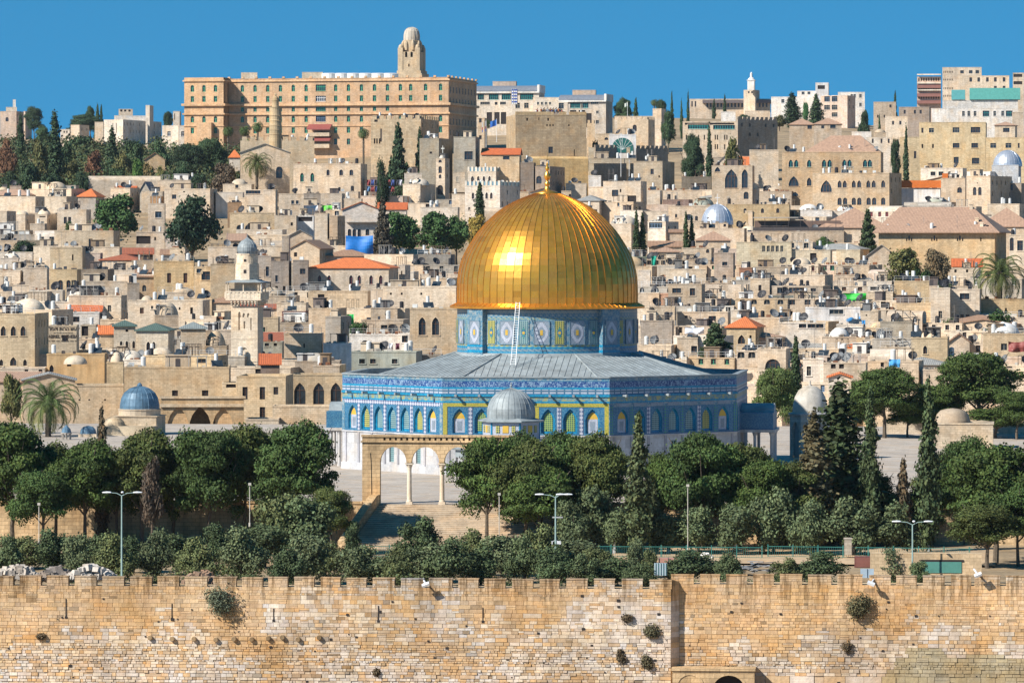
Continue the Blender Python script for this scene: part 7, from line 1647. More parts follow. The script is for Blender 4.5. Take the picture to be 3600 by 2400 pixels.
# ------------------------------------------------ vegetation
def quads_mesh(name, C, Nn, size, tint, rng, mat, asp=1.0, extra=None):
    n = len(C); r = rng.normal(size=(n,3)); Nn = Nn / (np.linalg.norm(Nn, axis=1, keepdims=True) + 1e-9)
    a = np.cross(Nn, r); a /= (np.linalg.norm(a, axis=1, keepdims=True)+1e-9); b = np.cross(Nn, a)
    s = size[:,None]; P_ = np.stack((C - a*s*asp - b*s, C + a*s*asp - b*s*.6, C + a*s*asp + b*s, C - a*s*asp*.6 + b*s), 1).reshape(-1,3).astype(np.float32)
    me = bpy.data.meshes.new(name); me.vertices.add(4*n); me.vertices.foreach_set('co', P_.ravel())
    me.loops.add(4*n); me.loops.foreach_set('vertex_index', np.arange(4*n, dtype=np.int32))
    me.polygons.add(n); me.polygons.foreach_set('loop_start', np.arange(0, 4*n, 4, dtype=np.int32)); me.polygons.foreach_set('loop_total', np.full(n, 4, dtype=np.int32))
    me.polygons.foreach_set('use_smooth', np.zeros(n, dtype=bool))
    ca = me.color_attributes.new('tint', 'FLOAT_COLOR', 'CORNER'); ca.data.foreach_set('color', np.repeat(np.concatenate((tint, np.ones((n,1))), 1), 4, axis=0).astype(np.float32).ravel())
    me.update(calc_edges=True); me.materials.append(mat); return me
def crown_mesh(name, blobs, per, leaf, seed, up=.35, inner=.25, spread=.18, aniso=None, warm=.15):
    rng = np.random.default_rng(seed); Cs, Ns, T = [], [], []
    for (x, y, z, rx, ry, rz) in blobs:
        n = int(per * (rx*ry + rx*rz + ry*rz)/3); d = rng.normal(size=(n,3)); d /= np.linalg.norm(d, axis=1, keepdims=True)
        d[:,2] = np.where((d[:,2] < -.2) & (rng.random(n) < up), -d[:,2], d[:,2])
        rr = np.where(rng.random(n) < inner, rng.uniform(.4, .85, n), 1 + rng.normal(0, spread*.5, n)); lump = 1 + spread*np.sin(5*d[:,0]+seed)*np.sin(5*d[:,1]+2)*np.cos(4*d[:,2])
        c = d*np.array([rx,ry,rz])*(rr*lump)[:,None] + np.array([x,y,z]); Cs.append(c)
        nn = d*.9 + rng.normal(size=(n,3))*.55; Ns.append(nn)
        v = rng.uniform(.65, 1.25, n)*rng.uniform(.75,1.25); h = rng.uniform(-warm, warm, n)
        T.append(np.stack((v*(1+h), v, v*(1-h*.8)), 1))
    C = np.concatenate(Cs); n = len(C); size = leaf*rng.uniform(.55, 1.3, n)
    return quads_mesh(name, C, np.concatenate(Ns), size, np.clip(np.concatenate(T),0,1.6), rng, M['leaf'])
def trunk_mesh(name, h, r, branches, mat, seed, lean=.3):
    rn = random.Random(seed); g = MB(); p = Vector((0,0,-.3)); segs = 4; pts = [p]
    for i in range(segs): pts.append(Vector((rn.uniform(-lean,lean)*(i+1)/segs, rn.uniform(-lean,lean)*(i+1)/segs, h*(i+1)/segs)))
    for i in range(segs): g.tube(pts[i], pts[i+1], r*(1-.15*i), 7, 0, r*(1-.15*(i+1)))
    for i in range(branches):
        s = pts[rn.randint(2, segs)]; a = rn.uniform(0, 2*pi); L = h*rn.uniform(.35,.7); m = s + Vector((cos(a)*L*.5, sin(a)*L*.5, L*.45)); e = s + Vector((cos(a)*L*.9, sin(a)*L*.9, L*1.0))
        g.tube(s, m, r*.42, 5, 0, r*.3); g.tube(m, e, r*.3, 5, 0, r*.12)
    return g.build(name, M[mat], mesh_only=True)
def pine_blobs(seed, n=26, W=4, H=5.2, z0=3.0):
    rn = random.Random(seed); out = []
    for i in range(n):
        a = i*2.399 + rn.uniform(-.5,.5); f = (i+.5)/n; rad = W*(.12+.78*sqrt(f))*rn.uniform(.6,1.12)
        zz = z0 + H*(.92 - .85*f**1.5*rn.uniform(.7,1.15)) + rn.uniform(-.5,.3); s = rn.uniform(.55, 1.35)
        out.append((rad*cos(a)*.92, rad*sin(a)*.92, zz, s*1.2, s*1.2, s*rn.uniform(.5,.8)))
    for i in range(4): out.append((rn.uniform(-1,1), rn.uniform(-1,1), z0+H*rn.uniform(.2,.5), W*.34, W*.34, H*.15))
    return out
def olive_blobs(seed, n=15, W=2.1, H=2.9, z0=.55):
    rn = random.Random(seed); out = []
    for i in range(n):
        a = rn.uniform(0, 2*pi); q = rn.random()**.6; zz = z0 + rn.uniform(.1, 1)*H
        f = 1 - abs((zz-z0)/H - .4)*1.1; s = rn.uniform(.5, .9); out.append((W*q*f*cos(a), W*q*f*sin(a), zz, s, s, s*.9))
    out.append((0,0,z0+H*.45,W*.62,W*.62,H*.42)); return out
def column_blobs(seed, H=10, r=.8, n=16, tip=.25):
    rn = random.Random(seed); out = []
    for i in range(n):
        f = i/(n-1); z = .8 + f*(H-1.0); w = r*(min(1, .55+f*2.2))*(1-f**2.2*(1-tip)); a = rn.uniform(0,2*pi)
        out.append((cos(a)*w*.25, sin(a)*w*.25, z, w*rn.uniform(.75,1), w*rn.uniform(.75,1), H/n*1.25))
    return out
def fir_blobs(seed, H=8, r=2.2, n=34):
    rn = random.Random(seed); out = [(0,0,H*.3,r*.45,r*.45,H*.3),(0,0,H*.7,r*.18,r*.18,H*.28)]
    for i in range(n):
        f = i/n; a = i*2.4+rn.uniform(-.3,.3); rad = r*(1-f)**.85*rn.uniform(.5,.85); z = .9 + f*(H-1.1); s = .28+.42*(1-f)
        out.append((cos(a)*rad, sin(a)*rad, z, s*1.15, s*1.15, s*.7))
    return out
PROTO = {}
for i in range(5): PROTO['pine', i] = (crown_mesh('crown', pine_blobs(i+1, 25+i*3), 1000, .08, i+1, up=.55, spread=.3, inner=.15), trunk_mesh('trunk', 5.2, .24, 9, 'bark', i), 8.6, 9.0)
for i in range(4): PROTO['olive', i] = (crown_mesh('crown', olive_blobs(i+31), 800, .075, i+31, up=.3, inner=.3, spread=.3, warm=.1), trunk_mesh('trunk', 1.9, .16, 4, 'bark', i+9), 4.6, 4.1)
for i in range(3): PROTO['broad', i] = (crown_mesh('crown', olive_blobs(i+51, 22, 3.1, 4.4, 2.0), 480, .13, i+51, up=.4, spread=.35), trunk_mesh('trunk', 3.2, .22, 5, 'bark', i+19), 8.0, 7.4)
for i in range(2): PROTO['cypress', i] = (crown_mesh('crown', column_blobs(i+61), 560, .13, i+61, up=.1, spread=.35), trunk_mesh('trunk', 3, .14, 0, 'bark', i+29), 1.9, 10.3)
for i in range(2): PROTO['bigcypress', i] = (crown_mesh('crown', column_blobs(i+71, 12, 1.25, 22, .2), 520, .12, i+71, up=.1, spread=.45), trunk_mesh('trunk', 2.6, .17, 0, 'limewash', i+39), 3.0, 12.4)
for i in range(2): PROTO['fir', i] = (crown_mesh('crown', fir_blobs(i+81), 520, .13, i+81, up=.2, spread=.3), trunk_mesh('trunk', 6, .16, 0, 'bark', i+49), 4.4, 8.2)
def palm_mesh(seed, fronds=46, L=3.4, drop=1.0):
    rn = random.Random(seed); g = MB()
    for i in range(fronds):
        a = i*2.399; el = R(78 - 110*(i/fronds)**.9) + rn.uniform(-.1,.1); l = L*rn.uniform(.85,1.1); p = Vector((0,0,0)); n = 9; t = rn.uniform(.75,1.2)
        g.col = (t*1.0, t, t*.8) if i < fronds*.8 else (t*1.7, t*1.3, t*.9)
        hor = Vector((cos(a), sin(a), 0)); sd = Vector((-sin(a), cos(a), 0)); d = el
        for j in range(n):
            q = p + (hor*cos(d) + Vector((0,0,1))*sin(d))*(l/n); w = .42*sin(pi*(j+1)/(n+1))+.08
            for s_ in (-1,1):
                for m in range(4):
                    b = p.lerp(q, (m+.1)/4); tip = b + sd*s_*w + (q-p)*.9 - Vector((0,0,.22*w+.06))
                    g.face([tuple(b), tuple(b+(q-p)*.18), tuple(tip)])
            g.tube(p, q, .03, 3); p = q; d -= (1.55*drop)*(j+1)/n/3.0
    return g.build('crown', M['leaf'], mesh_only=True)
PALM = [palm_mesh(1), palm_mesh(2, 40, 2.2, 1.4)]
SPECIES = {'pine': 'pine', 'olive': 'olive', 'broad': 'broadleaf', 'cypress': 'cypress', 'bigcypress': 'cypress', 'fir': 'conifer'}
TC = {'pine': (.062,.098,.022), 'olive': (.085,.115,.05), 'broad': (.05,.10,.03), 'cypress': (.045,.075,.028), 'bigcypress': (.075,.095,.04), 'fir': (.055,.085,.035)}
tn = random.Random(77)
def tree(kind, px, yt, w, Y, label, color=None, group=None, base=None, lime=False):
    cm, tm, PW, PH = PROTO[kind, tn.randrange(len([k for k in PROTO if k[0] == kind]))]
    X = (px-1800)/FPX*Y; zt = CH - (yt-HZ)/FPX*Y; zb = base if base is not None else ground_z(X, Y)
    if 514 < Y < 735 and base is None: zb = 0
    H = max(1.0, zt - zb); sw = w/FPX*Y/PW; sz = H/PH
    root = empty(SPECIES[kind].replace('broadleaf','leafy') + '_tree', (X, Y, zb), tn.uniform(0, 6.28), label, 'tree', group)
    c = color or TC[kind]; v = tn.uniform(.85, 1.15)
    o = inst('crown', cm, root, color=tuple(q*v for q in c)); o.scale = (sw, sw, sz)
    t = inst('trunk', tm, root); t.scale = (max(sw,.6*sz), max(sw,.6*sz), sz)
    if lime:
        g = MB(); r = .27 * (max(sw,.6*sz)) if kind != 'olive' else .19; g.cyl(0,0,r,-.2,1.3,8,r1=r*.9); g.build('limewash', M['limewash'], root)
    return root
def palm(px, yt, yc, w, Y, label, ybase=None, color=(.085,.11,.04), kind=0):
    X = (px-1800)/FPX*Y; zc = CH-(yc-HZ)/FPX*Y; zb = ground_z(X,Y) if not 514 < Y < 735 else 0
    if ybase: zb = CH-(ybase-HZ)/FPX*Y
    root = empty('palm_tree', (X, Y, zb), tn.uniform(0,6), label, 'palm tree'); L = w/FPX*Y/2/(2.3 if kind == 0 else 1.6)
    o = inst('crown', PALM[kind], root, (0,0,zc-zb), color=color); o.scale = (L,L,L)
    g = MB(); n = 8
    for i in range(n): g.tube((0.05*sin(i),0,(zc-zb)*i/n-.2),(0.05*sin(i+1),0,(zc-zb)*(i+1)/n),.27*L,8,0,.22*L)
    g.lathe([(.3*L,zc-zb-.8*L),(.5*L,zc-zb-.2*L),(.2*L,zc-zb+.3*L)], 8); g.build('trunk', M['bark'], root)
BR = (.13,.095,.055); YE = (.17,.15,.045); DK = (.028,.055,.022); GR = (.045,.085,.022)
# the row of pines before the platform, left to right
PINES = [(45,1462,270,505),(150,1640,200,498),(195,1558,210,508),(300,1545,230,503),(410,1580,190,509),(500,1508,240,505),(610,1560,200,509),(735,1490,260,502),(860,1488,230,507),(960,1520,200,510),(1045,1482,270,499),(1165,1712,150,491),
         (1712,1514,232,499),(1810,1518,210,504),(1850,1545,230,497),(1985,1514,230,503),(2105,1522,210,499),(1900,1640,230,494),(2330,1590,150,505),(2470,1516,250,498),(2600,1535,240,501),(2680,1600,200,495),(2790,1620,210,497),(3390,1532,190,506),(3500,1540,330,478),(3470,1760,240,471),(3580,1700,200,474),(2760,1650,200,506),(2900,1660,210,510),(3040,1650,220,507),(3165,1735,180,506),(2980,1600,220,511),(3300,1590,150,511),(3255,1700,170,508),(3340,1650,180,509)]
ORD = ['first','second','third','fourth','fifth','sixth','seventh','eighth','ninth','tenth','eleventh','twelfth','thirteenth','fourteenth','fifteenth','sixteenth','seventeenth','eighteenth','nineteenth','twentieth','twenty first','twenty second','twenty third','twenty fourth','twenty fifth','twenty sixth','twenty seventh','twenty eighth','twenty ninth','thirtieth',
       'thirty first','thirty second','thirty third','thirty fourth','thirty fifth','thirty sixth','thirty seventh','thirty eighth','thirty ninth','fortieth','forty first','forty second','forty third','forty fourth','forty fifth']
for i, (x, yt, w, Y) in enumerate(sorted(PINES)):
    tree('pine', x, yt, w*1.24, Y, 'rounded green pine in the row before the platform, %s from the left' % ORD[i], group='pines in the row before the platform', color=[None,(.05,.085,.022),(.075,.095,.025)][i % 3])
tree('bigcypress', 358, 1425, 62, 511, 'thin half bare dark cypress sticking out of the left pines', BR)
tree('broad', 535, 1600, 110, 499, 'drooping brown dried tree among the left pines', (.10,.075,.055))
tree('bigcypress', 2245, 1448, 108, 489, 'tall double tipped cypress with white painted trunk right of centre', lime=True)
tree('bigcypress', 2300, 1700, 60, 492, 'small dark cypress with a white forked trunk beside the tall one', lime=True)
tree('bigcypress', 2950, 1335, 250, 503, 'very tall broad dark cypress in front of the pale domed shrine', (.06,.085,.033))
tree('bigcypress', 2858, 1440, 170, 497, 'brownish half dry cypress left of the broad dark one', (.12,.10,.05))
tree('bigcypress', 3060, 1362, 84, 499, 'slender straight cypress right of the broad dark one', (.06,.085,.035))
tree('bigcypress', 3265, 1325, 95, 494, 'slender cypress with a pointed tip left of the low domed building', (.06,.085,.035))
tree('fir', 3175, 1600, 90, 500, 'thin brown young conifer between two slender cypresses', BR)
for i, (x, yt, w, Y) in enumerate([(2090,1705,200,493),(2010,1760,160,490),(2350,1800,170,492),(2455,1775,190,491),(2585,1770,210,489),(2720,1710,220,490),(3000,1745,230,488),(3140,1765,200,489),(2160,1790,140,491),(2850,1760,170,488)]):
    tree('olive', x, yt, w, Y, 'spreading grey green olive tree on the lawn behind the green fence, number %s' % ORD[i] if 0 else 'grey green olive on the esplanade lawn, %s tree planted there' % ORD[i], group='olives on the esplanade lawn', lime=i % 2 == 0, color=(.10,.13,.06))
# olive thicket directly behind the city wall
sp = [(30,1890,120,458),(100,1880,120,470),(185,1875,130,462),(270,1872,130,455),(330,1885,100,472),(400,1890,110,450),(470,1880,120,465),(545,1872,130,452),(625,1888,130,462),(700,1880,120,446),(770,1860,140,470),(850,1850,150,455),(930,1840,150,472),(985,1752,190,480),(1085,1760,160,478),
      (1080,1880,150,449),(1160,1900,130,460),(1240,1850,80,478),(1255,1925,140,448),(1000,1915,140,443),(1330,1950,120,455),(1400,1940,130,446),(1474,1815,150,474),(1500,1905,140,452),(1580,1910,150,446),(1655,1850,120,470),(1690,1925,130,448),(1765,1895,140,460),(1845,1880,130,452),(1895,1855,140,466),(1945,1930,120,446),
      (2020,1890,160,470),(2100,1925,120,455),(2060,1965,130,445),(2150,1962,120,447),(2238,1912,80,458),(2285,1940,50,452),(2240,1975,130,444),(2410,1950,150,450),(2500,1945,150,452),(2570,1958,120,447),(2880,1938,150,450),(2760,1965,90,446),(3140,1948,120,450),(3230,1968,80,446)]
for i, (x, yt, w, Y) in enumerate(sorted(sp)):
    tree('olive', x, yt-8+14*sin(i*2.3), w*(1.3+.25*sin(i*1.7)), Y, 'bushy olive tree just behind the city wall, %s from the left' % ORD[i], group='olive trees just behind the city wall', color=[None,(.10,.125,.06),(.065,.095,.04),(.11,.13,.05)][(i*7)%4])
# trees on and behind the platform
for a in [('pine',3440,1222,340,690,'broad pine at upper right behind the platform'),('pine',3575,1365,190,680,'pine cut by the right edge below the broad one'),('pine',3110,1290,290,685,'pine behind the broad dark cypress at right'),('pine',3300,1345,240,689,'low pine under the broad upper right pine'),('pine',3010,1370,190,692,'small pine left of the slender cypresses, behind the platform'),('pine',3500,1430,260,684,'lower pine at the right edge behind the domed building'),('pine',3190,1400,170,688,'small rounded pine behind the paved yard'),('pine',2725,1275,180,660,'pine close to the right end of the tiled shrine'),
          ('pine',3250,1420,120,700,'small pine left of the low domed building'),('cypress',2797,1188,52,722,'slim cypress above the pale domed shrine'),('fir',2515,1128,165,Yref(1285),'broad dark conifer between the drum and the red pyramid roof'),('broad',2640,1230,70,Yref(1285),'bare branched bush right of the broad dark conifer'),
          ('broad',40,1310,110,700,'olive brown bushy tree at the left edge beside the palm'),('broad',1262,1122,105,Yref(1207),'small green leafy tree left of the gold dome base'),('broad',992,1042,70,Yref(1085),'green shrub tree right of the near minaret'),
          ('fir',3050,728,72,Yref(868),'tall dark conifer left of the big brown roof'),('fir',2792,800,70,Yref(852),'small spiky conifer above the long ashlar wall'),('broad',2900,825,90,Yref(872),'round bush above the lower ashlar wall'),
          ('cypress',2238,742,34,Yref(890),'left stem of the cypress pair right of the gold dome'),('cypress',2258,752,34,Yref(889),'right stem of the cypress pair right of the gold dome'),('cypress',2412,748,26,Yref(872),'thin left cypress below the ribbed silver dome'),('cypress',2432,760,26,Yref(871),'thin right cypress below the ribbed silver dome'),
          ('broad',411,678,235,Yref(848),'large round green tree at left among the houses'),('broad',677,665,250,Yref(922),'large very dark broad tree left of centre'),('cypress',1686,645,44,Yref(762),'single tall cypress left of the golden finial'),
          ('fir',1345,690,85,Yref(894),'brownish conifer in front of the white gabled house'),('broad',1405,740,190,Yref(888),'leafy green tree right of the white gabled house'),('broad',1345,800,90,Yref(893),'lower green bush right of the blue tarpaulin'),('broad',1530,740,205,Yref(889),'dark green tree between the gabled house and the dome'),('broad',1605,745,150,Yref(888),'second dark green tree beside the yellowing one')]:
    kind, x, yt, w, Y, l = a
    c = {'olive brown bushy tree at the left edge beside the palm': (.12,.12,.04), 'large very dark broad tree left of centre': (.025,.05,.025), 'brownish conifer in front of the white gabled house': (.10,.085,.06), 'pine close to the right end of the tiled shrine': (.10,.14,.04)}.get(l)
    b = None
    if Y > 740: b = zref(Y) - 2.5
    tree(kind, x, yt, w, Y, l, c, base=b)
tree('broad', 1680, 742, 120, Yref(862), 'yellowing leafy tree touching the left of the gold dome', (.26,.19,.04), base=zref(Yref(862))-2.5)
tree('broad', 3175, 858, 190, Yref(1012), 'yellow green feathery tree before the long golden hall', (.15,.15,.05), base=zref(Yref(1012))-2.5)
tree('broad', 3290, 872, 150, Yref(1010), 'thin reddish brown tree before the long golden hall', (.15,.11,.06), base=zref(Yref(1010))-2.5)
tree('olive', 3235, 930, 90, Yref(1015), 'low dark green bush between the two trees at the golden hall', GR, base=zref(Yref(1015))-2.5)
tree('olive', 3320, 985, 80, Yref(1040), 'green bush beside the black tank left of the date palm', GR, base=zref(Yref(1040))-2.5)
tree('olive', 3500, 1095, 190, Yref(1190), 'wide green bush under the right date palm', GR, base=zref(Yref(1190))-2.5)
tree('olive', 3345, 1120, 90, Yref(1190), 'low bush left of the wide bush at right', GR, base=zref(Yref(1190))-2.5)
tree('olive', 250, 778, 60, Yref(815), 'small bush on a terrace left of the round green tree', GR, base=zref(Yref(815))-2.5)
tree('olive', 90, 845, 130, Yref(895), 'dark creeper bush over the brown terrace at left', DK, base=zref(Yref(895))-2.5)
tree('olive', 1345, 560, 60, 1330, 'small dark bush right of the long cream house', DK)
palm(3515, 880, 962, 175, 962, 'big date palm with drooping fronds at the right', ybase=1108)
palm(170, 1335, 1415, 200, 690, 'big date palm with arching fronds at the left', color=(.09,.13,.05))
palm(903, 545, 575, 95, 1388, 'date palm in front of the pediment church', color=(.09,.11,.04))
for i, (x, yt, l) in enumerate([(802,440,'left'),(860,438,'middle'),(906,425,'right')]): palm(x, yt, yt+20, 44, 1700, 'fan palm before the hotel, %s of three at its left' % l, kind=1, color=(.07,.11,.04))
palm(1278, 448, 468, 46, 1690, 'single fan palm before the right half of the hotel', kind=1, color=(.08,.12,.05))
palm(1710, 415, 435, 40, 1600, 'fan palm behind the flag poles', kind=1, color=(.07,.11,.05))
palm(2300, 342, 360, 30, 1900, 'fan palm on the skyline right of the slate roofs', kind=1)
# skyline and hillside
far = [('fir',1400,428,100,1405,'tall dark conifer in front of the ruined citadel wall'),('fir',1475,443,56,1408,'smaller dark conifer right of the tall one'),('pine',742,474,130,1490,'bushy pine in front of the hotel corner'),('pine',665,494,135,1480,'dark gnarled pine left of the hotel corner'),('broad',790,560,130,1400,'brownish bush left of the date palm'),
       ('bigcypress',192,390,78,1430,'big dark cypress standing highest on the left hillside'),('bigcypress',72,398,46,1600,'dark cypress left of the highest one'),('broad',25,470,90,1440,'rusty brown tree at the left edge of the hillside'),('pine',120,374,75,2150,'dark skyline tree left of the big cypress'),
       ('pine',150,440,60,1900,'green tree behind the big cypress'),('broad',140,490,90,1420,'olive yellow tree before the big cypress'),('broad',285,465,150,1700,'green hillside tree below the round cornered house'),('pine',300,400,130,2120,'broad dark skyline tree left of the white terrace'),('fir',343,362,28,2140,'left spiky conifer on the left skyline'),
       ('fir',356,366,26,2140,'right spiky conifer on the left skyline'),('pine',318,372,40,2145,'rounded tree left of the spiky conifers'),('bigcypress',395,445,66,1500,'dark conifer before the shaded block'),('broad',470,478,110,1550,'green tree under the shaded block'),('broad',560,480,110,1540,'leafy tree left of the gabled chapel'),
       ('broad',333,525,100,1430,'russet brown tree on the hillside'),('broad',483,545,62,1410,'light green young tree left of the gabled chapel'),('broad',565,572,60,1405,'yellow bush at the foot of the gabled chapel'),('broad',640,580,110,1400,'green bush right of the gabled chapel'),('pine',590,386,40,2100,'dark round tree on the skyline near the hotel'),
       ('broad',250,560,110,1425,'olive brown bush right of the big cypress'),('broad',100,560,110,1410,'dark green bush at the left of the hillside'),('broad',410,580,100,1402,'low olive bush in the middle of the hillside'),('broad',180,600,130,1396,'dark bush along the wall under the big cypress'),('broad',40,590,100,1398,'dark bush at the far left above the roofs'),('broad',285,600,90,1394,'dark palm like bush above the orange roofs'),
       ('broad',230,500,100,1500,'green tree right of the big cypress'),('broad',430,520,90,1480,'olive green tree in the middle of the hillside'),('broad',520,560,80,1425,'dry golden bush by the chapel'),('broad',700,600,90,1385,'dark shrub right of the chapel bushes'),
       ('pine',2190,345,70,1900,'trees clump with a small flag on the right skyline'),('fir',2235,342,36,1880,'spiky conifer right of the skyline clump'),('pine',2325,342,45,1890,'dark skyline bush beside the fan palm'),('cypress',2362,325,15,1900,'first thin skyline cypress right of the citadel'),('cypress',2419,325,14,1910,'second thin skyline cypress right of the citadel'),
       ('cypress',2396,355,15,1880,'shorter skyline cypress between the two thin ones'),('broad',2350,385,70,1760,'bush behind the sandy stair tower'),('broad',2095,478,70,1445,'bush beside the citadel ruin wall'),('pine',2437,470,85,1420,'dark pine group right of the moat wall'),('cypress',2494,448,34,1405,'dark cypress right of the moat pines'),
       ('broad',2575,462,90,1400,'yellow green tree at the foot of the shaded building'),('bigcypress',2785,325,70,2050,'large dark ridge conifer, left one of the pair'),('bigcypress',2870,330,60,2040,'large green ridge conifer, right one of the pair'),('broad',2832,352,34,2030,'bright green small tree between the ridge conifers'),
       ('broad',3040,384,60,1780,'round dark tree in the ridge gap at right'),('cypress',3092,408,18,1720,'small cypress before the little cream house'),('fir',3147,317,28,1900,'pointed conifer on the brownish stone house skyline'),('broad',3148,470,50,1500,'dark tree left of the sandy apartment house'),('cypress',3185,448,26,1480,'dark cypress beside the sandy apartment house'),
       ('broad',2740,400,80,2000,'olive bush under the white apartment house'),('cypress',2548,335,16,2300,'thin dark cypress before the monastery'),('cypress',2510,350,18,2300,'short dark cypress at the monastery wall'),('broad',2615,400,60,2150,'palm like bush at the monastery right end')]
FC = {'rusty': (.17,.09,.05), 'russet': (.16,.08,.045), 'brownish': (.12,.09,.06), 'olive': (.12,.12,.045), 'yellow': (.15,.15,.05), 'dry': (.2,.15,.06), 'light': (.08,.15,.035), 'bright': (.06,.16,.05)}
for kind, x, yt, w, Y, l in far:
    c = FC.get(l.split()[0]); tree(kind, x, yt, w, Y, l, c or ((.04,.07,.032) if 'dark' in l else (.055,.095,.04)))
def shrub(px, py, w, h, Yl, label, c=(.10,.11,.05), seed=5, droop=.4):
    X = LX(px, WSB if px > 2359 else 0); q = WORG + Vector((X*cos(WA), X*sin(WA), 0)); yl = WSB if px > 2359 else 0; q += Vector((-sin(WA)*yl, cos(WA)*yl, 0))
    k = q.y/FPX; q.z = CH-(py-HZ)*k; a, b = w*k/2, h*k/2
    rn = random.Random(seed); bl = [(rn.uniform(-.5,.5)*a, -.25*a-.1, rn.uniform(-.6,.5)*b, a*.55, a*.4, b*.5) for _ in range(5)] + [(0,-.15*a,0,a*.85,a*.5,b*.85)]
    me = crown_mesh('foliage', bl, 1100/max(.4,a), .06, seed, up=0, inner=.2, spread=.4); o = inst('caper_bush', me, None, q, 0, c); tag(o, label, 'bush')
shrub(782, 2108, 120, 105, 0, 'big round green caper bush growing out of the left wall', (.14,.16,.10), 3)
shrub(3018, 2125, 95, 90, 0, 'big straggly olive brown bush on the right wall', (.13,.12,.06), 4)
shrub(2205, 2172, 42, 30, 0, 'small dry bush near the wall corner, upper left one', BR, 6)
shrub(2293, 2213, 58, 52, 0, 'medium dry green bush just left of the wall corner', (.12,.11,.06), 7)
shrub(2183, 2305, 30, 50, 0, 'narrow dry bush low on the wall left of the corner', BR, 8)
shrub(2275, 2325, 40, 55, 0, 'dry bush low on the wall beside the corner', (.13,.11,.06), 9)
shrub(2975, 2272, 45, 40, 0, 'faint dry bush below the big straggly one', BR, 10)
shrub(145, 2235, 38, 26, 0, 'small dry tuft at the far left of the wall', BR, 11)
shrub(1325, 2360, 28, 30, 0, 'small brown tuft low in the middle of the wall', BR, 12)
shrub(2560, 2345, 60, 14, 0, 'dry brown tuft on top of the gate block', BR, 13)

def hillside():
    rn = random.Random(8); bl = []
    for i in range(150):
        px = rn.uniform(-20, 880); py = rn.uniform(500, 640) if px > 120 else rn.uniform(480, 640); Y = 1405 + (640-py)*2.2; q = P(px, py, Y); s = rn.uniform(1.6, 3.6); bl.append((q.x, q.y, q.z-1.2, s*1.3, s, s))
    me = crown_mesh('scrub', bl, 26, .33, 91, up=.4, spread=.4, warm=.3); o = inst('hillside_scrub', me, None, color=(.065,.085,.033)); tag(o, 'mixed green and brown scrub covering the hillside at upper left', 'scrub', kind='stuff')
    bl = []
    for i in range(70):
        px = rn.uniform(-20, 2320) if i < 60 else rn.uniform(2350, 3300); Y = rn.uniform(439, 474); X = (px-1800)/FPX*Y
        if 1290 < px < 1640 and Y > 468: continue
        if px > 2340 or (px < 420 and Y < 448): Y = 439.5
        s = rn.uniform(.5, 1.0); bl.append((X, Y, -4.1+s*.5, s*1.6, s*1.2, s*.9))
    me = crown_mesh('undergrowth', bl, 300, .085, 92, up=.5, spread=.4, warm=.2); o = inst('undergrowth', me, None, color=(.08,.10,.04)); tag(o, 'low green undergrowth between the olive trees behind the city wall', 'undergrowth', kind='stuff')
hillside()

# ------------------------------------------------ street furniture, people, flags, cloths
def lamp_post(px, yt, arms, Y, label, cams=None, plate=None):
    X = (px-1800)/FPX*Y; zb = ground_z(X, Y); zt = CH-(yt-HZ)/FPX*Y; H = zt-zb; k = Y/FPX
    root = empty('street_lamp', (X, Y, zb), 0, label, 'street lamp'); C_ = (.30,.42,.40)
    g = MB(); g.tube((0,0,0),(0,0,H-.25),.10,8,0,.06); g.cyl(0,0,.16,0,.5,8); g.build('pole', M['paint'], root, color=C_)
    for ax in arms:
        a = ax*k; s = 1 if a > 0 else -1
        g = MB()
        if abs(a) > .2: g.tube((0,0,H-.3),(a*.35,0,H-.05),.04,6); g.tube((a*.35,0,H-.05),(a*.8,0,H),.035,6)
        g.build('arm', M['paint'], root, color=C_)
        h = MB(); c = a; y_ = 0 if abs(a) > .2 else -.5
        if abs(a) > .2: h.lathe([(0,-.45),(.11,-.35),(.15,0),(.1,.4),(0,.5)], 8); h.v = [(a*.8 + s*(.3+z), y+y_, H+x*.7+.02) for x, y, z in h.v]
        else: h.lathe([(0,-.35),(.13,-.2),(.15,.1),(0,.35)], 8); h.v = [(x+.1, z-.4, H+y*.7+.05) for x, y, z in h.v]
        h.build('lamp_head', M['paint'], root, color=(.72,.75,.78))
    if cams:
        z = CH-(cams-HZ)/FPX*Y-zb
        for s in (-1, 1): g = MB(); g.box(s*.25-.12, s*.25+.12+s*.15, -.2, .2, z-.1, z+.2); g.tube((0,0,z+.3),(s*.35,0,z+.1),.03,4); g.build('camera', M['paint'], root, color=(.7,.7,.72))
    if plate: z = CH-(plate-HZ)/FPX*Y-zb; g = MB(); g.box(-.3,.7,-.05,.05,z-.05,z+.08); g.build('bracket', M['paint'], root, color=(.4,.4,.4))
lamp_post(428, 1731, [-50, 55, 0], 447, 'pale green lamp post with outstretched arms at the left')
lamp_post(1953, 1738, [-55, 40, 8], 449, 'lamp post with two lamps and white cameras in the middle', cams=1908, plate=1818)
lamp_post(3208, 1833, [-55, 55, 0], 447, 'lamp post with two arms behind the right part of the wall')
def thin_pole(px, yt, yb, label, Y=488, c=(.5,.47,.42)):
    X = (px-1800)/FPX*Y; za, zb = CH-(yt-HZ)/FPX*Y, CH-(yb-HZ)/FPX*Y; g = MB(); g.tube((0,0,0),(0,0,za-zb),.045,7); g.cyl(0,0,.11,0,.4,8); g.box(-.15,.15,-.15,.1,za-zb-.15,za-zb+.1)
    tag(g.build('light_pole', M['paint'], None, (X,Y,zb), color=c), label, 'pole')
thin_pole(2418, 1705, 1940, 'thin pale pole in front of the pines right of centre')
thin_pole(1755, 1735, 1920, 'thin pale pole beside the leaning pine trunk near the stairs')
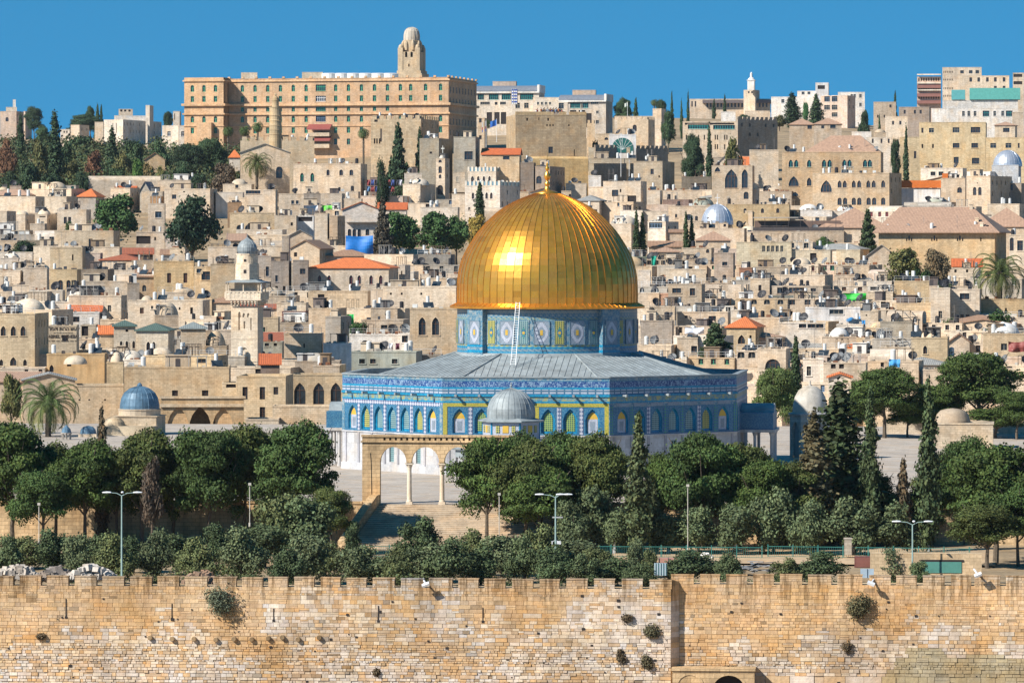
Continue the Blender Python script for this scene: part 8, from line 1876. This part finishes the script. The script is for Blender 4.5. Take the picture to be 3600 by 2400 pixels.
thin_pole(137, 1770, 1915, 'thin pale pole among the left pines')
thin_pole(878, 1700, 1850, 'thin pale pole between the pines left of the stairs')
def fence(x0, x1, Y0, Y1, label, c=(.03,.16,.14), h=1.25):
    a = Vector(((x0-1800)/FPX*Y0, Y0, 0)); b = Vector(((x1-1800)/FPX*Y1, Y1, 0)); a.z = ground_z(a.x, Y0); b.z = a.z; L = (b-a).length; rz = atan2(b.y-a.y, b.x-a.x)
    root = empty('fence', a, rz, label, 'fence'); g = MB(); n = int(L/.22)
    for i in range(n): g.box(i*.22-.012, i*.22+.012, -.012, .012, .1, h)
    g.box(0, L, -.03, .03, h-.08, h-.02); g.box(0, L, -.025, .025, .12, .18); g.build('bars', M['paint'], root, color=c)
    p = MB(); p.box(-.05,.05,-.05,.05,0,h+.15); pm = p.build('post', M['paint'], mesh_only=True)
    for i in range(int(L/2.6)+1): inst('post', pm, root, (i*2.6, 0, 0), color=c)
fence(2060, 2680, 486, 484, 'long green railing fence on the lawn right of centre')
fence(2700, 3420, 486, 482, 'green railing fence running to the right behind the lamp post')
fence(1280, 1480, 486, 486, 'short green railing at the foot of the stairs')
def soil():
    g = MB(); g.faces([((2050-1800)/FPX*478, 478, -3.97), ((3500-1800)/FPX*472, 472, -3.97), ((3500-1800)/FPX*500, 500, -3.97), ((2050-1800)/FPX*500, 500, -3.97)], [(0,1,2,3)])
    tag(g.build('path', stone_mat('sandy path', (.50,.37,.24), course=0, stain=.6, bump=.5)), kind='structure')
soil()
def box_thing(name, px0, px1, yt, yb, Y, label, cat, mat, c, d=1.5, parts=None):
    k = Y/FPX; x0, x1 = (px0-1800)*k, (px1-1800)*k; z1, z0 = CH-(yt-HZ)*k, CH-(yb-HZ)*k; w, h = x1-x0, z1-z0
    root = empty(name, ((x0+x1)/2, Y, z0), R(-4), label, cat); g = MB(); g.box(-w/2,w/2,0,d,0,h); g.build('body', M[mat], root, color=c)
    for pn, a0, a1, b0, b1, pc, pm in (parts or []):
        g = MB(); g.box(-w/2+w*a0, -w/2+w*a1, -.06, 0.02, h*b0, h*b1); g.build(pn, M[pm], root, color=pc)
    return root, w, h
box_thing('container', 3004, 3140, 1957, 1995, 452, 'rust brown metal shed with two doors behind the right wall', 'shed', 'paint', (.16,.06,.05), parts=[('door',.04,.47,.05,.92,(.2,.08,.065),'paint'),('door',.53,.97,.05,.92,(.18,.07,.055),'paint')])
box_thing('stone_kiosk', 3060, 3450, 1945, 2020, 449, 'low cream stone kiosk with a green glass front behind the right wall', 'kiosk', 'stone', (.60,.46,.3), d=2, parts=[('window',.46,.82,.1,.62,(.08,.24,.20),'paint'),('shade',.45,.84,.62,.72,(.04,.03,.03),'void')])
box_thing('gate', 3025, 3072, 1998, 2030, 440, 'narrow light blue metal gate seen through the right crenel', 'gate', 'paint', (.38,.47,.55), d=.1, parts=[('bar',.48,.52,0,1,(.2,.25,.3),'paint')])
box_thing('gate', 2300, 2345, 1978, 2022, 444, 'pale blue barred gate left of the wall corner', 'gate', 'paint', (.42,.50,.56), d=.1, parts=[('bar',a,a+.04,0,1,(.08,.2,.18),'paint') for a in (.1,.3,.5,.7,.9)])
box_thing('bench', 2315, 2370, 1962, 1977, 458, 'low pinkish bench box above the pale blue gate', 'bench', 'paint', (.42,.22,.17), parts=[('post',0,.04,0,1.3,(.1,.1,.1),'paint'),('post',.6,.64,0,1.3,(.1,.1,.1),'paint')])
box_thing('stone_pillar', 2968, 2994, 1890, 1950, 484, 'short grey stone pillar on the lawn at right', 'pillar', 'stone', (.4,.38,.34), d=.8, parts=[('cap',-.1,1.1,.93,1,(.45,.42,.38),'plaster')])
def pile(name, px, py, w, n, Y, label, c, s=.35, flat=False, cat='rubble', kind='stuff', h=1.0):
    rn = random.Random(px); k = Y/FPX; X = (px-1800)*k; Z = CH-(py-HZ)*k; g = MB()
    for i in range(n):
        t = rn.uniform(-1,1); x = t*w*k/2; y = rn.uniform(-.8,.8); z = rn.random()*h*(1-abs(t)**2); a, b, c_ = (rn.uniform(.1,s) for _ in range(3)); 
        if flat: a, b, c_ = rn.uniform(.5,1.4), .15, .03
        m = Matrix.Rotation(rn.uniform(0,3), 3, 'Z') @ Matrix.Rotation(rn.uniform(-.5,.5) if not flat else rn.uniform(-.1,.1), 3, 'X'); n0 = len(g.v)
        g.box(-a,a,-b,b,-c_,c_); g.v[n0:] = [tuple(m @ Vector(v) + Vector((x,y,z))) for v in g.v[n0:]]
    o = g.build(name, M['plaster'], None, (X,Y,Z-h), color=c); tag(o, label, cat, kind=kind)
pile('rubble', 60, 1992, 150, 160, 442, 'pale rubble stones at the far left behind the wall', (.5,.45,.4))
pile('rubble', 320, 1990, 160, 220, 440, 'heap of whitish rubble stones behind the left wall', (.55,.5,.45), h=1.1)
pile('rubble', 195, 1998, 130, 120, 441, 'dark stones between the two pale rubble heaps', (.25,.22,.2))
pile('rubble', 705, 2012, 110, 90, 437, 'reddish brown rubble seen above the crenels', (.3,.2,.14))
pile('planks', 2660, 1972, 190, 60, 462, 'stack of grey planks and metal sheets near the wall corner', (.28,.30,.33), flat=True, cat='planks')
pile('white_stones', 2480, 1942, 45, 40, 478, 'small heap of white stones on the lawn', (.7,.7,.68), s=.2, h=.5)
def floodlight(px, py, label, fl=1):
    yl = WSB if px > 2359 else 0; X = LX(px, yl); q = WORG + Vector((X*cos(WA)-yl*sin(WA), X*sin(WA)+yl*cos(WA), 0)); q.z = CH-(py-HZ)*q.y/FPX
    root = empty('floodlight', q, WA, label, 'floodlight'); g = MB(); g.tube((-.35*fl,.3,.45),(0,-.7,0),.09,6); g.build('arm', M['paint'], root, color=(.6,.62,.66))
    g = MB(); g.box(-.34,.34,-.2,.2,-.09,.12); g.v = [tuple(Matrix.Rotation(R(-22)*fl,3,'Y') @ Matrix.Rotation(R(25),3,'X') @ Vector(v) + Vector((0,-.85,0))) for v in g.v]; g.build('lamp_head', M['paint'], root, color=(.75,.76,.78))
floodlight(1500, 2052, 'white floodlight fixed on the wall top left of centre'); floodlight(3062, 2048, 'white floodlight fixed on the wall top at right', -1); floodlight(3438, 2018, 'small floodlight near the right end of the wall', 1)
def person_mesh():
    me = bpy.data.meshes.new('body'); v = [(0,0,.95),(0,0,1.2),(0,0,1.42),(0,0,1.52),(0,0,1.66),(0,.0,1.74),(.1,0,.9),(.11,-.02,.5),(.11,.02,.08),(.11,-.12,.04),(-.1,0,.9),(-.12,.03,.5),(-.12,0,.08),(-.12,-.14,.04),(.19,0,1.38),(.25,-.03,1.12),(.22,-.15,.92),(-.19,0,1.38),(-.26,-.02,1.12),(-.2,-.18,.95)]
    e = [(0,1),(1,2),(2,3),(3,4),(4,5),(0,6),(6,7),(7,8),(8,9),(0,10),(10,11),(11,12),(12,13),(2,14),(14,15),(15,16),(2,17),(17,18),(18,19)]
    me.from_pydata(v, e, []); o = bpy.data.objects.new('tmp', me); col.objects.link(o); m = o.modifiers.new('s','SKIN')
    rad = [.14,.13,.15,.06,.10,.07,.1,.075,.05,.035,.1,.075,.05,.035,.07,.05,.035,.07,.05,.035]
    for i, r in enumerate(rad): me.skin_vertices[0].data[i].radius = (r, r*.85)
    me.skin_vertices[0].data[0].use_root = True; s = o.modifiers.new('d','SUBSURF'); s.levels = 1
    bpy.context.view_layer.update(); r = bpy.data.meshes.new_from_object(o.evaluated_get(bpy.context.evaluated_depsgraph_get())); bpy.data.objects.remove(o)
    r.materials.clear(); r.materials.append(M['paint']); r.name = 'body'; return r
PM = person_mesh()
def person_parts():
    s = MB(); s.lathe([(.20,.82),(.21,1.0),(.20,1.25),(.24,1.38),(.1,1.48)], 10); sh = s.build('shirt', M['paint'], mesh_only=True, smooth=True)
    s = MB(); s.lathe([(.115,1.68),(.125,1.74),(.1,1.82),(0,1.85)], 10); hr = s.build('hair', M['paint'], mesh_only=True, smooth=True); return sh, hr
SHM, HRM = person_parts()
def person(p, rz, shirt, hair, label, group=None, sc=1.0):
    r = empty('person', p, rz, label, 'person', group); r.scale = (sc,sc,sc)
    inst('body', PM, r, color=(.12,.09,.09)); inst('shirt', SHM, r, color=shirt); inst('hair', HRM, r, color=hair)
crop(1600, 200, 2.6133); rnp = random.Random(4)
CW = [((.6,.6,.6),'white'),((.3,.05,.04),'dark red'),((.45,.15,.04),'orange'),((.05,.06,.2),'navy'),((.03,.03,.03),'black'),((.4,.25,.12),'tan'),((.5,.1,.08),'red'),((.2,.3,.45),'light blue'),((.35,.35,.33),'grey')]
spot = [('above the left notch','left'),('in the middle','middle'),('at the right','right')]
for i in range(26):
    X = [745,757,790,800,812,820,835,845,852,866,872,880,890,898,905,912,922,930,938,946,952,960,968,975,982,815][i]; Y = 1425.5 + .6*(i % 4) + 0.6
    p = Vector(((cx(X)-1800)/FPX*Y, Y+1.6, CH-(cy(532)-HZ)/FPX*1425 - .25 + .25*(i % 3))); cc, nm = CW[i % 9]
    person(p, rnp.uniform(-.6,.6), cc, (.03,.02,.015), 'visitor in a %s shirt standing on the citadel tower roof' % nm, 'visitors on the citadel tower', 1.1)
for x, y, Y, cc, l in ((2712,1610,600,(.35,.03,.03),'person in red sitting by the shaded shrine at right'),(2676,1600,598,(.03,.03,.04),'person in dark clothes by the right porch')):
    person(((x-1800)/FPX*Y*1.0, Y, 0), .4, cc, (.02,.02,.02), l)
def flag(px, yt, yb, Y, cols_, fw, fh, label, side=1, hang=False):
    k = Y/FPX; X = (px-1800)*k; zt, zb = CH-(yt-HZ)*k, CH-(yb-HZ)*k; root = empty('flagpole', (X,Y,zb), 0, label, 'flag'); H = zt-zb
    g = MB(); g.tube((0,0,0),(0,0,H),.09,6,0,.05); g.build('pole', M['paint'], root, color=(.7,.7,.7)); g = MB(); n = 8; cs = []
    for j, c in enumerate(cols_):
        g = MB()
        for i in range(n):
            a, b = i/n, (i+1)/n
            if hang: x0, x1 = a*fw, b*fw; z0, z1 = H-.3-fh*(j)/len(cols_), H-.3-fh*(j+1)/len(cols_); dz0 = dz1 = 0
            else: x0, x1 = a*fw, b*fw; z0, z1 = H-.3-fh*j/len(cols_), H-.3-fh*(j+1)/len(cols_); dz0, dz1 = -.35*a*fw, -.35*b*fw
            g.face([(side*x0,.15*sin(a*7),z1+dz0),(side*x1,.15*sin(b*7),z1+dz1),(side*x1,.15*sin(b*7),z0+dz1),(side*x0,.15*sin(a*7),z0+dz0)])
        g.build('flag_stripe', M['paint'], root, color=c)
flag(1709, 422, 518, 1560, [(.5,.5,.5),(.5,.5,.5),(.4,.05,.04),(.05,.1,.35)], 1.8, 3.4, 'pole with a drooping red white and blue flag', -1)
flag(1746, 417, 500, 1560, [(.02,.12,.42),(.02,.10,.38)], 2.1, 2.0, 'pole with a blue flag beside the citadel tower', -1)
for i, X in enumerate((1798,1806,1811)): flag(X, 312, 375, 1920, [(.03,.08,.35),(.65,.65,.65)]*5, 1.0, 6.0, ['left','middle','right'][i] + ' of three striped blue and white flags before the slate roofed building', 1, True)
flag(2206, 358, 410, 1850, [(.65,.68,.6),(.6,.65,.6)], 1.1, 1.4, 'thin pole with a small pale flag on the right skyline', -1)
flag(2183, 488, 622, 1395, [(.5,.5,.5)], .3, .3, 'tall thin metal pole in front of the white glass arch', 1)
flag(2212, 560, 640, 1380, [(.5,.5,.5)], .3, .3, 'second thin metal pole right of the glass arch', 1)
def cloth(px0, px1, yt, yb, Y, c, label, cat='cloth', sag=.3, name='cloth', rz=-.1):
    if 868 < Y < 1200: Y = Yref(yb) - 4
    k = Y/FPX; x0, x1 = (px0-1800)*k, (px1-1800)*k; z1, z0 = CH-(yt-HZ)*k, CH-(yb-HZ)*k; w, h = x1-x0, z1-z0; g = MB(); n, m = 14, 6; rn = random.Random(px0); ph = rn.uniform(0,6)
    def p(i, j):
        u, v = i/n, j/m; return (-w/2+w*u, .35*sin(u*9+ph+v*2)*(v*.7+.3)+.25*sin(v*5+u*3), h*(1-v) - sag*sin(pi*u)*h*(1 - .5*v)*(.4 if v < .5 else 1))
    for i in range(n):
        for j in range(m): g.face([p(i,j+1),p(i+1,j+1),p(i+1,j),p(i,j)])
    tag(g.build(name, M['paint'], None, ((x0+x1)/2, Y, z0), rz, color=c, smooth=True), label, cat)
cloth(1215, 1312, 828, 892, 1064, (.01,.16,.52), 'large bright blue tarpaulin hung below the gabled house', 'tarpaulin', .12, 'tarpaulin')
cloth(822, 872, 830, 858, 985, (.02,.2,.5), 'small blue tarpaulin behind the near minaret dome', 'tarpaulin', .1, 'tarpaulin')
cloth(1050, 1118, 722, 755, 1145, (.6,.62,.66), 'white tarpaulin sheet on a frame in the middle left', 'tarpaulin', .02, 'tarpaulin')
cloth(1131, 1168, 722, 745, 1144, (.10,.50,.04), 'bright green awning sheet beside the white tarpaulin', 'awning', .02, 'awning')
cloth(1219, 1244, 1104, 1141, 893, (.01,.38,.07), 'bright green hanging sheet above the small green tree', 'sheet', .05, 'sheet')
cloth(2964, 3045, 1030, 1057, 936, (.02,.42,.04), 'bright green cloth screen along a terrace at right', 'screen', .08, 'screen')
cloth(2290, 2308, 900, 942, 1000, (.0,.25,.17), 'narrow dark green sheet right of the gold dome', 'sheet', .02, 'sheet')
cloth(2976, 3038, 1105, 1130, 908, (.02,.18,.42), 'torn blue tarpaulin awning at right', 'tarpaulin', .3, 'tarpaulin')
cloth(3025, 3042, 1125, 1172, 907, (.02,.18,.42), 'hanging strip of the torn blue tarpaulin', 'tarpaulin', .05, 'tarpaulin')
cloth(2408, 2475, 1150, 1172, 800, (.65,.66,.72), 'white sheets hung to dry under the maroon shutter house', 'laundry', .35, 'laundry')
cloth(3125, 3165, 1262, 1290, 762, (.05,.25,.5), 'light blue cloth screen above the right pines', 'screen', .1, 'screen')
cloth(3545, 3600, 1200, 1235, 800, (.22,.05,.04), 'dark red awning at the right edge', 'awning', .2, 'awning')
for i, (x, c, nm) in enumerate([(1330,(.5,.05,.08),'red'),(1348,(.65,.65,.65),'white'),(1366,(.65,.65,.66),'large white'),(1390,(.12,.03,.05),'maroon')]): cloth(x, x+15, 1206, 1228, 846, c, '%s garment drying on the white terrace' % nm, 'laundry', .05, 'laundry')
for i in range(16): 
    x = 1290 + 14*(i % 9); y = 632 + 22*(i // 9); c, nm = [((.25,.05,.05),'dark red'),((.05,.08,.25),'navy'),((.03,.03,.04),'black'),((.5,.5,.55),'pale'),((.1,.2,.35),'blue')][i % 5]
    cloth(x, x+12, y, y+20, 1364, c, '%s clothes drying above the gabled house' % nm, 'laundry', .05, 'laundry'); bpy.context.scene.collection.objects[-1]['group'] = '%s clothes drying above the gabled house' % nm

def haze():
    g = MB(); g.box(-560, 560, -40, 2560, -60, 160); m = bpy.data.materials.new('haze'); m.use_nodes = True; t = m.node_tree; t.nodes.remove(t.nodes['Principled BSDF'])
    v = t.nodes.new('ShaderNodeVolumePrincipled'); v.inputs['Color'].default_value = (.78,.88,1,1); v.inputs['Density'].default_value = .00002; v.inputs['Anisotropy'].default_value = .2
    t.links.new(v.outputs[0], t.nodes['Material Output'].inputs['Volume']); tag(g.build('haze', m), 'thin blue haze over the whole scene', 'haze', kind='stuff')
haze()
